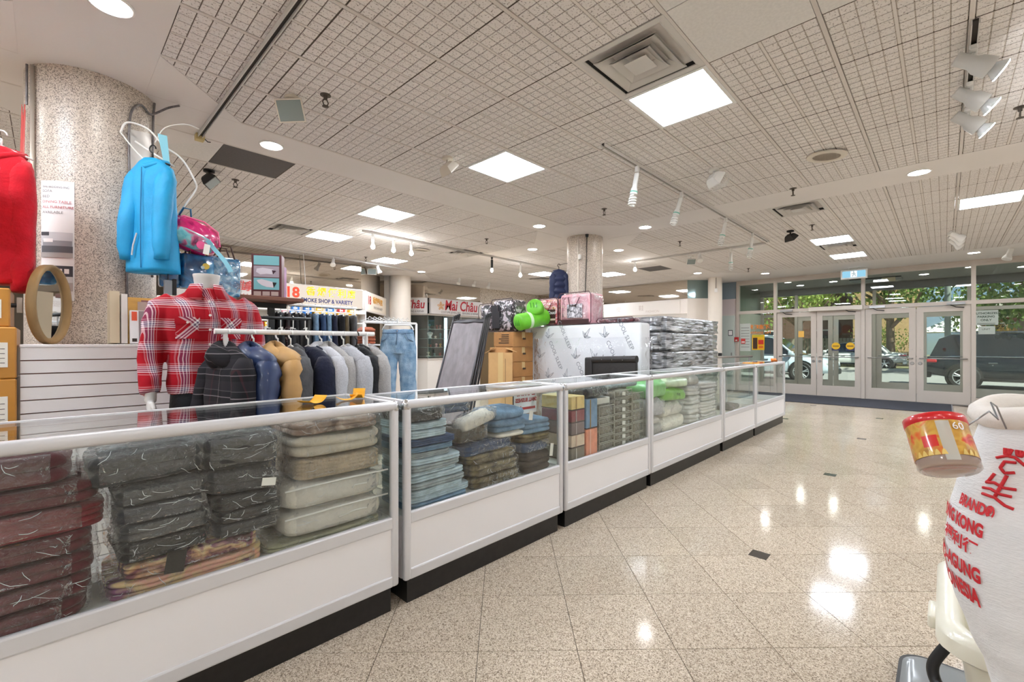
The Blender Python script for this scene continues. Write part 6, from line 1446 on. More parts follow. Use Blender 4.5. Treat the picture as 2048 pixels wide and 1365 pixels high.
# ---- bedding bags on the cartons and mattress
CLB = glass('vinyl_bag', (252,252,253), .2, bump=.7, bscale=12, film=.03)
def zipbag(label, x0, x1, y0, y1, z0, z1, m, panels=(), trim=(60,26,34), face='-x'):
    t = thing('comforter_bag', label, 'bedding bag', ((x0+x1)/2,(y0+y1)/2,z0))
    s_ = MB().rbox(x0+.015,x1-.015,y0+.015,y1-.015,z0+.01,z1-.01,.04,3); s_.warp(lambda p: p+Vector((.01*nz(p,7,x0), .01*nz(p,8,y0), .01*nz(p,6,z1)))); s_.build('comforter', m, t, True)
    bagshell(x0,x1,y0,y1,z0+.001,z1,y0*3,.004).build('vinyl', CLB, t, True)
    TR = mat('bag_piping_%d' % trim[0], trim, .5)
    for x in (x0-.003,): MB().tube([(x,y0+.02,z0+.01),(x,y1-.02,z0+.01),(x,y1,z0+.04),(x,y1,z1-.04),(x,y1-.03,z1),(x,y0+.03,z1),(x,y0,z1-.04),(x,y0,z0+.04),(x,y0+.02,z0+.01)], .005, 6).build('piping', TR, t, True)
    ym = (y0+y1)/2; MB().tube([(x0-.012,ym+.09,z1-.06),(x0-.02,ym+.06,z1-.17),(x0-.02,ym-.04,z1-.17),(x0-.012,ym-.09,z1-.07)], .005, 6).build('handle', TR, t, True)
    for k, (a, b, c, d, pm_) in enumerate(panels): MB().box(x0-.008-.0012*k,x0-.006-.0012*k,a,b,c,d).build('insert_card', pm_, t)
    return t
BWP = blotch('black_white_print', [(.40,(24,22,24)),(.52,(60,54,58)),(.58,(226,216,220)),(.7,(196,180,188))], 14, .5)
PKP = blotch('rose_bedding', [(.35,(236,196,200)),(.55,(226,160,170)),(.7,(244,224,226))], 5, .6); PKD = blotch('rose_floral_card', [(.30,(150,40,50)),(.45,(226,120,120)),(.56,(246,220,220)),(.64,(222,150,60)),(.75,(120,50,40))], 16, .5); DKM = mat('maroon_card', (62,30,32), .5); ROOM = blotch('room_photo_card', [(.35,(60,58,64)),(.5,(170,166,172)),(.65,(226,222,226))], 22, .5)
zipbag('black and white printed comforter bag on the brown cartons', 4.36,4.66,4.18,4.62,1.448,1.90,BWP,[(4.44,4.60,1.50,1.82,mat('black_card', (34,32,36), .5))],(52,30,36))
zipbag('rear black comforter bag beside the printed one', 4.42,4.66,4.64,4.95,1.448,1.86,BWP,(),(52,30,36))
t = zipbag('rose floral comforter bag with white script on a maroon card', 4.76,5.06,3.74,4.12,1.532,1.905,PKD,[(3.78,4.09,1.56,1.75,DKM),(3.78,4.09,1.60,1.625,mat('cream_strip', (214,196,180), .5))],(70,26,36))
lettering('script_print', 'Deluxe Touch', .062, (4.748,3.935,1.705), (0,-1,0), (0,0,1), PAPER, t, shear=.35, bold=.0008)
t = zipbag('pale pink comforter bag with a room photo card', 4.76,5.10,3.21,3.73,1.532,1.95,PKP,[(3.24,3.72,1.54,1.60,DKM),(3.34,3.58,1.62,1.80,ROOM)],(70,26,36))
zipbag('glossy maroon bag lying low behind the pink comforter bag', 4.79,4.98,2.62,3.15,1.533,1.60,blotch('maroon_gloss', [(.4,(70,24,34)),(.6,(130,60,70)),(.7,(230,200,205))], 12, .3),(),(70,26,36))
GRN = mat('lime_bolster', (104,190,40), .5, ns=8, na=.12, coat=.3); GRS = mat('pale_lime_band', (206,232,190), .5)
def bolster(label, a, b, r):
    a = Vector(a); b = Vector(b); d = (b-a); t = thing('rolled_pillow', label, 'pillow', (a.x, a.y, a.z-r))
    MB().tube([a-d.normalized()*.012, a, a+d*.02, a+d*.5, b-d*.02, b, b+d.normalized()*.012], [r*.82,r*.95,r,r*1.0,r,r*.95,r*.8], 26).build('roll', GRN, t, 40)
    MB().tube([a+d*.30, a+d*.40], r*1.012, 26).build('band', GRS, t)
    n = d.normalized(); sd = Vector((-n.y,n.x,0)).normalized(); mb = MB()
    for s in (-.35,0,.35): mb.tube([a-n*.014+sd*s*r-Vector((0,0,r*.4)), a-n*.014+sd*(s+.12)*r+Vector((0,0,r*.42))], .006, 5)
    mb.build('print_mark', mat('dark_lime', (56,130,24), .5), t); return t
bolster('lime green rolled pillow with a pale band on the cartons', (4.31,4.05,1.565), (4.75,3.95,1.655), .112)
bolster('upper lime green rolled pillow slanting over the other', (4.50,3.93,1.78), (4.86,4.13,1.66), .112)
# ---- upright mattress
MAT = mat('mattress_ticking', (224,226,228), .7, ns=3, na=.03, bs=6, ba=.25)
t = thing('upright_mattress', 'white leaf patterned mattress standing on its side in clear wrap', 'mattress', (4.87,3.43,0))
MB().rbox(4.75,4.99,2.52,4.34,.0,1.53,.035,4).build('mattress_core', MAT, t, 50)
LEAF = mat('leaf_print', (136,142,150), .8)
def leafspray(y, z, s, rot, n=5):
    mb = MB()
    for k in range(n):
        a = rot+(-.9+1.8*k/(n-1)); L_ = s*(.8+.4*math.sin(k*2.3+y)); w = L_*.17
        pts = [(0,0),(L_*.35,w*.5),(L_*.7,w*.4),(L_,0),(L_*.7,-w*.4),(L_*.35,-w*.5)]
        P = [Vector((4.7475, y-(p*math.sin(a)+q*math.cos(a)), z+p*math.cos(a)-q*math.sin(a))) for p, q in pts]
        mb.tube(P+[P[0]], .0022, 4)
    return mb
random.seed(11)
for r in range(5):
    for k in range(6):
        y = 4.2-.30*k-(.15 if r % 2 else 0); z = 1.42-.27*r
        if y < 2.6: continue
        if (k+r) % 3 == 2:
            lettering('print_word', 'COOL SLEEP', .075, (4.747, y+.02, z-.02), Vector((0,-.45,-.9)), Vector((0,-.9,.45)), LEAF, t)
        else: leafspray(y, z-.06, .12, random.uniform(-.7,.7)).build('leaf_motif', LEAF, t)
WRAP = glass('mattress_wrap', (253,253,254), .06, bump=1.0, bscale=6, film=.02, rough=.04)
bagshell(4.735,5.005,2.49,4.37,.002,1.545,3,.010).build('clear_wrap', WRAP, t, True)
# ---- headboard
LEA = mat('black_leatherette', (38,35,34), .45, bs=40, ba=.1)
t = thing('headboard', 'black leatherette headboard leaning before the upright mattress', 'headboard', (4.62,2.86,0))
MB().rbox(4.58,4.66,3.08,3.19,.0,1.115,.02,3).build('side_post', LEA, t, 50)
MB().tube([(4.62,2.50,1.105),(4.62,3.09,1.085)], .042, 14).build('top_roll', LEA, t, 50)
MB().rbox(4.60,4.65,2.50,3.09,.45,1.08,.015,3).build('padded_panel', LEA, t, 50)
for y in (2.66,2.80,2.94): MB().tube([(4.576,y,1.09),(4.62,y,1.148)], .004, 6).build('stitch_line', mat('stitch_grey', (120,116,112), .6), t)
# ---- stack of wrapped mattresses
FOIL = mat('grey_glint_streaked_wrap', (66,67,71), .14, .45, ns=5, c2=(212,214,218), bs=7, ba=1.0, coat=.8, stretch=(1.0,1.0,6.5)); FOILD = mat('dark_shiny_wrap', (52,50,54), .18, .3, bs=5, ba=1.0, stretch=(1,1,4))  # pale streaks painted for whitened creases and the glints on them
zb = .02
for k in range(7):
    h = .235 if k < 6 else .20; m = MAT if k < 6 else cloth('dark_mattress', (58,54,56))
    t = thing('stacked_mattress', ['wrapped mattress at the bottom of the flat stack','wrapped mattress second in the flat stack','wrapped mattress third in the flat stack','wrapped mattress fourth in the flat stack','wrapped mattress fifth in the flat stack','wrapped mattress sixth in the flat stack','dark topped wrapped mattress crowning the flat stack'][k], 'mattress', (6.1,3.15,zb))
    dx = .02*math.sin(k*2.2)
    MB().rbox(5.26+dx,6.92+dx,2.53,3.77,zb+.012,zb+h-.02,.05,3).build('mattress_core', m, t, 50)
    bm = bmesh.new(); bmesh.ops.create_cube(bm, size=1); bmesh.ops.bevel(bm, geom=list(bm.edges), offset=.035, segments=2, affect='EDGES'); bmesh.ops.subdivide_edges(bm, edges=list(bm.edges), cuts=7, use_grid_fill=True)
    for v in bm.verts:
        p = Vector((6.09+dx+v.co.x*1.83, 3.15+v.co.y*1.43, zb+h/2-.004+v.co.z*(h-.002)))
        v.co = p+Vector((.014*nz((p.x*3,p.y*3,p.z*10),2.3,k), .026*abs(nz((p.x*2.2+p.z*5,p.y,p.z*9),2.6,k+4))+.014*nz((p.x*5-p.z*7,p.y,p.z*11),3,k), .006*nz((p.x*5,p.y*5,0),2,k)))
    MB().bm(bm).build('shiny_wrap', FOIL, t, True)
    MB().rbox(6.98+dx,7.05+dx,2.44+.02*k,2.6+.03*k,zb+.02,zb+h*.6,.02,2).warp(lambda p: p+Vector((.03*nz(p,8,k),.02*nz(p,9,k),.02*nz(p,7,k)))).build('wrap_tail', POLYW, t, True)
    zb += h
# ---- hanging jacket and cords on the second granite column
t = thing('navy_jacket', 'navy quilted jacket hanging on the shaded side of the slim granite column', 'jacket', (5.82,4.55,2.52), math.radians(50))
garment(seed=30, length=.62, w=.14, th=.075, puff=.3, sleeve=.5, spread=.01, hood=False, nq=6).build('jacket_body', mat('deep_navy_quilt', (28,40,78), .55), t, True, local=True); hanger(t, BLACK); MB().tube([(5.83,4.55,2.58),(5.88,4.45,2.60),(5.95,4.40,2.60)], .006, 6).build('nail_hook', STEEL, t)
C2 = lambda a, z, off=.006: Vector((6.13+(.29+off)*math.cos(math.radians(a)), 4.26+(.29+off)*math.sin(math.radians(a)), z))
t = thing('electric_cable', 'thin black cord dropping down the slim granite column', 'cord', tuple(C2(-138,1.9)))
MB().tube([C2(-138,3.01), C2(-139,2.7), C2(-142,2.3), C2(-144,1.9)], .006, 6).build('cord', BLACK, t, True); MB().lathe([(.02,2.97),(.03,3.015)], tuple(C2(-138,0)), 10).build('cord_cap', BLACK, t)
t = thing('conduit_pipe', 'pale surface conduit running up the slim granite column', 'conduit', tuple(C2(-165,1.5)))
MB().tube([C2(-165,1.5), C2(-165,3.0)], .012, 8).build('pipe', mat('conduit_pale', (226,218,208), .5), t, True); MB().rbox(5.82,5.86,4.13,4.17,2.62,2.70,.005,1).build('switch_box', WPLASTIC, t)
t = thing('wall_phone_cord', 'thin cord and small white box hanging on the entrance column', 'cord', (11.95,4.29,2.55))
MB().tube([(11.965,4.24,3.0),(11.955,4.24,2.72)], .006, 6).build('cord', DKGREY, t); MB().rbox(11.93,11.96,4.20,4.27,2.62,2.72,.006,1).build('box', WPLASTIC, t)
t = tag(MB().rbox(11.95,12.0,4.10,4.19,.93,1.06,.01,1).build('access_reader', BLACK), 'small black card reader by the entrance column', 'card reader')
t = thing('barrier_rail', 'thin grey handrail behind the last showcase', 'rail', (10.3,3.9,0))
MB().tube([(8.9,4.2,.985),(12.0,3.4,.985)], .025, 8).build('handrail', mat('rail_grey', (150,142,134), .5), t, True)
for x, y in ((8.95,4.19),(10.4,3.81),(11.9,3.43)): MB().tube([(x,y,0),(x,y,.98)], .02, 8).build('post', STEEL, t)
# ================================================================ FOREGROUND: peanut sack, bin, jar
SXc, SYc = 1.60, -.165
SACKM = mat('white_woven_sack', (226,226,226), .75, ns=5, na=.04, bs=70, ba=.25, stretch=(1,1,4))
SPROF = [(.42,.07),(.50,.090),(.58,.122),(.66,.148),(.74,.162),(.80,.164),(.86,.158),(.92,.146),(.98,.133),(1.03,.122),(1.075,.113),(1.10,.108)]
def srad(z):
    for (z0, r0), (z1, r1) in zip(SPROF, SPROF[1:]):
        if z0 <= z <= z1: s = (z-z0)/(z1-z0); s = s*s*(3-2*s)*.4+s*.6; return r0+(r1-r0)*s
    return SPROF[0][1] if z < SPROF[0][0] else SPROF[-1][1]
def sackpt(a, z, off=0.0):
    r = srad(z)+off+.008*noise.noise(Vector((math.cos(math.radians(a))*2.2, math.sin(math.radians(a))*2.2, z*5)))
    lean = (z-.75)*.10
    return Vector((SXc+r*math.cos(math.radians(a))+lean*.6, SYc+r*math.sin(math.radians(a))-lean*.25, z))
t = thing('peanut_sack', 'tall white woven sack with red printed lettering standing before a plastic bin', 'sack', (SXc,SYc,.42))
MB().loft([[sackpt(7.5*k, .42+.68*i/40) for k in range(48)] for i in range(41)], True, True, False).build('sack_body', SACKM, t, True)
rim = []
for k in range(49):
    a = 7.5*k; p = sackpt(a, 1.095); rim.append(p+Vector((0,0,.012+.012*math.sin(math.radians(a*2+40)))))
MB().tube(rim, .026, 10, False).build('rolled_rim', mat('sack_rim_cloth', (228,222,214), .8, bs=30, ba=.3), t, True)
MB().loft([[sackpt(7.5*k, 1.09, -.02) for k in range(48)],[sackpt(7.5*k, 1.06, -.06) for k in range(48)]], True, False, True).build('contents_top', mat('sack_inside', (206,200,190), .9), t, True)
SRED = mat('sack_red_print', (200,34,44), .7)
def sackprint(name, body, size, aright, zc, tiltz=-.10, **k):
    vs, fs = text2d(body, size, align='RIGHT', **k); b = bmesh.new(); V = [b.verts.new((x,y,0)) for x, y in vs]
    for f in fs:
        try: b.faces.new([V[i] for i in f])
        except ValueError: pass
    bmesh.ops.triangulate(b, faces=b.faces); long_ = [e for e in b.edges if e.calc_length() > size*.3]
    bmesh.ops.subdivide_edges(b, edges=long_, cuts=2)
    mb = MB().bm(b); mb.v = [tuple(sackpt(aright+math.degrees(x/.16), zc+y+x*tiltz, .0035)) for x, y, _ in mb.v]
    return mb.build(name, SRED, t, fix=False)
sackprint('lettering', 'BRAND®', .034, 146, .888, bold=.0015, sx=.62)
sackprint('lettering', 'HONG KONG', .040, 141, .842, bold=.002, sx=.60)
sackprint('lettering', '褔利行', .036, 139, .795, bold=.001)
sackprint('lettering', 'BONDO-AGUNG', .045, 140, .738, bold=.002, sx=.58)
sackprint('lettering', 'INDONESIA', .050, 137, .684, bold=.0022, sx=.60)
def brush(strokes, ca, cz, s, r=.0034):
    mb = MB()
    for st in strokes:
        P = []
        for (x0,y0),(x1,y1) in zip(st, st[1:]):
            for k in range(4): q = k/4; P.append((x0+(x1-x0)*q, y0+(y1-y0)*q))
        P.append(st[-1]); mb.tube([sackpt(ca+math.degrees(x*s/.14), cz+y*s, .002) for x, y in P], r, 6)
    return mb.build('brush_character', SRED, t, True)
brush([[(-.55,.9),(-.5,.5),(-.3,.45),(-.15,.9)],[(-.35,.9),(-.33,.5)],[(.1,.9),(.15,.55),(.35,.5),(.5,.85)],[(.3,.9),(.3,.5)],[(-.95,.15),(-.4,.4),(.05,.38),(.6,-.05)],[(.15,.05),(-.45,.0),(-.6,-.45),(-.35,-.75),(.15,-.6)]], 152, 1.005, .033)
brush([[(-.5,.9),(-.75,.3),(-.85,.2),(-.4,.3),(.1,.1),(.7,.15)],[(.15,.95),(-.05,.1),(-.2,-.55)],[(-.95,-.2),(-.5,-.15),(.0,-.35),(.55,-.35)],[(-.9,-.6),(-.2,-.65),(.3,-1.0),(.7,-1.1)]], 147, .945, .033)
# bin
BINM = mat('translucent_white_bin', (224,220,202), .35, coat=.3)
def rrect(x0, x1, y0, y1, r, z, n=6):
    out = []
    for cx_, cy_, a0 in ((x1-r,y1-r,0),(x0+r,y1-r,90),(x0+r,y0+r,180),(x1-r,y0+r,270)):
        for k in range(n+1): a = math.radians(a0+90*k/n); out.append(Vector((cx_+r*math.cos(a), cy_+r*math.sin(a), z)))
    return out
t = thing('plastic_bin', 'open translucent white plastic bin behind the peanut sack', 'bin', (2.07,-.285,.035))
BX = (1.727,2.42,-.59,.02)  # bin and tray numbers are an earlier layout scaled about the camera
def br(dx, z): return rrect(BX[0]+dx, BX[1]-dx, BX[2]+dx, BX[3]-dx, .114-dx*.5, z)
MB().loft([br(.10,.036), br(.094,.047), br(.054,.37), br(.048,.386), br(.016,.39), br(.0,.403), br(.0,.444), br(.011,.457), br(.047,.461), br(.06,.45), br(.067,.396), br(.107,.06)], True, True, True).build('bin_body', BINM, t, 45)
MB().rbox(1.87,1.99,.013,.038,.403,.444,.008,2).build('grip_tab', BINM, t, 45)
MB().tube(crv([(1.848,-.007,.383),(1.841,.024,.316),(1.828,.02,.275),(1.80,0,.269)]), .015, 8).build('clip', BLACK, t, True)
# grey tray on the floor
t = thing('grey_tray', 'flat grey plastic tray with a ribbed inset under the white bin', 'tray', (1.99,-.27,0))
GPL = mat('grey_plastic', (112,114,114), .4, coat=.2)
MB().loft([rrect(1.565,2.415,-.665,.123,.08,.006), rrect(1.565,2.415,-.665,.123,.08,.027), rrect(1.59,2.39,-.64,.10,.067,.034)]).build('top_tray', GPL, t, 40)
MB().loft([rrect(1.558,2.422,-.672,.13,.087,.0005), rrect(1.558,2.422,-.672,.13,.087,.028)]).build('rubber_edge', BLACK, t, 40)
for k in range(14): MB().tube([(1.72+.038*k,-.51,.036),(1.72+.038*k,.045,.036)], .006, 5).build('rib', mat('rib_brown_grey', (92,84,78), .6), t)
# stool carrying the sack
t = thing('plastic_stool', 'low white plastic stool carrying the peanut sack', 'stool', (SXc-.02,SYc,0))
MB().loft([rrect(1.49,1.66,-.32,-.12,.04,z_) for z_ in (.385,.418)]).build('seat', WPLASTIC, t, 40)
for x in (1.52,1.63):
    for y in (-.29,-.15): MB().tube([(x,y,0),(x,y,.39)], .018, 10).build('leg', WPLASTIC, t)
# jar hanging on the sack by a wire
t = thing('snack_jar', 'clear round jar with red lid rim and orange festive wrap hanging from the sack', 'jar', (1.325,.005,1.0))
JM = Matrix.Rotation(math.radians(-30), 3, Vector((.719,.695,0)).cross(Vector((0,0,1)))) @ Matrix.Rotation(math.radians(9), 3, Vector((.719,.695,0)))
JC = Vector((1.325,.005,1.055)); JR = .051; JH = .054
def jr(prof): return MB().lathe(prof, tuple(JC), 40, JM, False, False)
jr([(JR,JH-.016),(JR+.002,JH-.014),(JR+.002,JH+.002),(JR-.002,JH+.004),(JR-.006,JH+.002)]).build('lid_rim', mat('jar_red', (206,20,28), .3, coat=.5), t, True)
MB().lathe([(.001,JH+.001),(JR-.006,JH+.001)], tuple(JC), 40, JM, False, False).build('lid_top', mat('jar_red', (206,20,28), .3, coat=.5), t)
WRAPM = blotch('festive_wrap', [(.28,(150,104,40)),(.42,(196,142,48)),(.52,(214,170,70)),(.60,(222,90,34)),(.68,(200,34,30)),(.76,(240,190,60))], 26, .3, 2, .6)
def jarc(a0, a1, z0, z1, off, m, nm, n=24):
    def fn(u, v): a = math.radians(a0+(a1-a0)*u); p = Vector(((JR+off)*math.cos(a), (JR+off)*math.sin(a), z0+(z1-z0)*v)); return JC + JM @ p
    return MB().grid(fn, n, 4).build(nm, m, t, True)
jarc(0,360,-.036,JH-.014,.0006,WRAPM,'printed_wrap',48)
jarc(183,207,-.048,JH-.018,.0016,mat('clear_strip', (206,206,196), .2, alpha=.75, coat=.6),'clear_window')
for a in range(130,240,12):
    if 180 < a < 208: continue
    def fn(u, v, a=a): q = math.radians(a+11*u); return JC + JM @ Vector(((JR+.0018)*math.cos(q), (JR+.0018)*math.sin(q), -.036+(.012*math.sin(PI*u))*v))
    MB().grid(fn, 8, 2).build('gold_scallop', mat('gold_print', (226,196,110), .4), t, True)
jarc(150,178,-.018,.006,.0016,mat('red_print_band', (214,36,26), .35, coat=.5),'red_panel')
vs, fs = text2d('60', .022); 
MB().add([JC + JM @ Vector(((JR+.0026)*math.cos(math.radians(222)+x/JR), (JR+.0026)*math.sin(math.radians(222)+x/JR), .024+y)) for x, y in vs], fs).build('number_print', PAPER, t, fix=False)
jr([(JR,-.036),(JR,-.052),(JR-.004,-.056),(JR-.012,-.052),(.001,-.050)]).build('clear_base', mat('clear_jar_base', (206,186,172), .15, alpha=.55, coat=.8), t, True)
MB().lathe([(.043,-.049),(.001,-.049)], tuple(JC), 30, JM, False, False).build('inner_floor', mat('jar_floor', (196,170,150), .5), t)
MB().tube([JC + JM @ Vector((.045,-.05,JH)), JC+Vector((.10,-.075,.07)), Vector((1.455,-.085,1.105)), Vector((1.475,-.075,1.14)), Vector((1.50,-.085,1.13)), Vector((1.50,-.10,1.08))], .0017, 6).build('hanging_wire', STEEL, t, True)
# ================================================================ ENTRANCE DETAILS
def yx(u, X):
    c, s = math.cos(math.radians(44)), math.sin(math.radians(44)); k = (u-1024)/896; return X*(s-k*c)/(c+k*s)
t = thing('wall_poster', 'yellow and red printed poster stuck on the glass beside the doors', 'poster', (13.28,3.62,1.15))
PX_ = 13.285
def yb(y0, y1, z0, z1, m, nm, dx=0): return MB().box(PX_-.004-dx, PX_-.001-dx, y0, y1, z0, z1).build(nm, m, t)
yb(3.46,3.76,1.13,1.54,mat('poster_yellow', (236,184,20), .5),'sheet'); yb(3.63,3.74,1.16,1.46,mat('poster_dark', (70,46,30), .5),'photo_strip',.002); yb(3.48,3.61,1.28,1.40,mat('poster_red', (206,44,30), .5),'red_block',.002); yb(3.49,3.60,1.18,1.24,mat('poster_orange', (226,110,30), .5),'price_block',.002); yb(3.49,3.74,1.49,1.53,mat('poster_lime', (190,190,50), .5),'header',.002)
t = thing('glass_lettering', 'orange no smoking lettering reading backwards on the sidelight glass', 'lettering', (13.28,3.6,1.6))
ORG = mat('vinyl_orange', (226,130,40), .5)
lettering('lettering', '不准吸烟', .13, (13.29,3.60,1.74), (0,1,0), (0,0,1), ORG, t, bold=.004); lettering('lettering', 'No smoking', .11, (13.29,3.58,1.60), (0,1,0), (0,0,1), ORG, t, bold=.002)
t = thing('notice_sheet', 'pale printed notice taped on the sidelight glass', 'notice', (13.28,3.95,1.2))
MB().box(13.284,13.288,3.80,4.07,1.10,1.85).build('sheet', mat('pale_notice', (214,220,216), .6, alpha=.6), t)
mb = MB()
for k in range(8): mb.box(13.281,13.283,3.83,4.04,1.20+.075*k,1.212+.075*k)
mb.build('text_line', GR, t)
t = thing('fire_alarm_box', 'red fire alarm pull box on the end mullion', 'alarm', (13.2,4.13,1.38))
MB().rbox(13.19,13.24,4.08,4.19,1.36,1.48,.008,2).build('housing', mat('alarm_red', (186,30,34), .4), t); MB().box(13.185,13.191,4.11,4.16,1.38,1.41).build('handle', WPLASTIC, t)
t = thing('alarm_card', 'small red instruction card on the sidelight glass', 'card', (13.28,3.95,1.30)); MB().box(13.276,13.279,3.93,4.04,1.30,1.44).build('card', mat('card_red', (196,60,56), .5), t); MB().box(13.274,13.276,3.945,4.025,1.33,1.36).build('text_line', PAPER, t)
YS = mat('sticker_amber', (226,178,30), .5); NVS = mat('sticker_navy', (40,44,84), .5)
for k, (y, lab) in enumerate([(1.90,'round amber sticker near the middle of the door glass'),(1.62,'round amber sticker near the stile of the door glass')]):
    t = thing('door_sticker', lab, 'sticker', (13.29,y,1.22)); MB().box(13.291,13.294,y-.085,y+.085,1.13,1.19).build('navy_base', NVS, t)
    MB().lathe([(.085,-.002),(.085,.002)], (13.288,y,1.24), 20, Matrix.Rotation(PI/2,3,'Y')).build('amber_disc', YS, t); MB().box(13.283,13.286,y-.06,y+.06,1.225,1.25).build('text_band', mat('sticker_brown', (120,84,20), .5), t)
t = tag(MB().box(13.284,13.29,2.56,2.68,1.46,1.62).build('yellow_note', mat('note_yellow', (236,186,90), .6)), 'small yellow paper note on the first door glass', 'note')
t = thing('parking_sign', 'white AUTHORIZED PARKING ONLY sign seen through the entrance glass', 'sign', (15.585,yx(1967,15.585),1.55))
y_ = yx(1972,15.585); MB().rbox(15.577,15.597,y_-.2,y_+.2,1.74,2.10,.01,1).build('plate', PAPER, t)
GS = mat('sign_green', (70,96,84), .6)
for k, s in enumerate(['AUTHORIZED','PARKING','ONLY']): lettering('lettering', s, .068, (15.574,y_,2.02-.08*k), (0,-1,0), (0,0,1), GS, t, bold=.002)
MB().rbox(15.577,15.597,y_-.15,y_+.13,1.52,1.715,.008,1).build('lower_plate', PAPER, t)
lettering('lettering', 'UNIT', .06, (15.574,y_,1.64), (0,-1,0), (0,0,1), GS, t); 
mb = MB()
for k in range(2): mb.box(15.574,15.576,y_-.15,y_+.15,1.775-.03*k,1.785-.03*k)
mb.build('fine_print', GS, t)
t = thing('window_decal_band', 'dark decorative decal strip along the outer side window', 'decal', (15.58,-1.9,1.45))
mb = MB(); y0_ = yx(1995,15.58)
for k in range(26): mb.lathe([(.05+.02*math.sin(k*1.7),-.002),(.05+.02*math.sin(k*1.7),.002)], (15.575,y0_-.09*k,1.46+.03*math.sin(k*2.3)), 7, Matrix.Rotation(PI/2,3,'Y'))
mb.build('decal', mat('decal_dark', (60,70,70), .6), t)

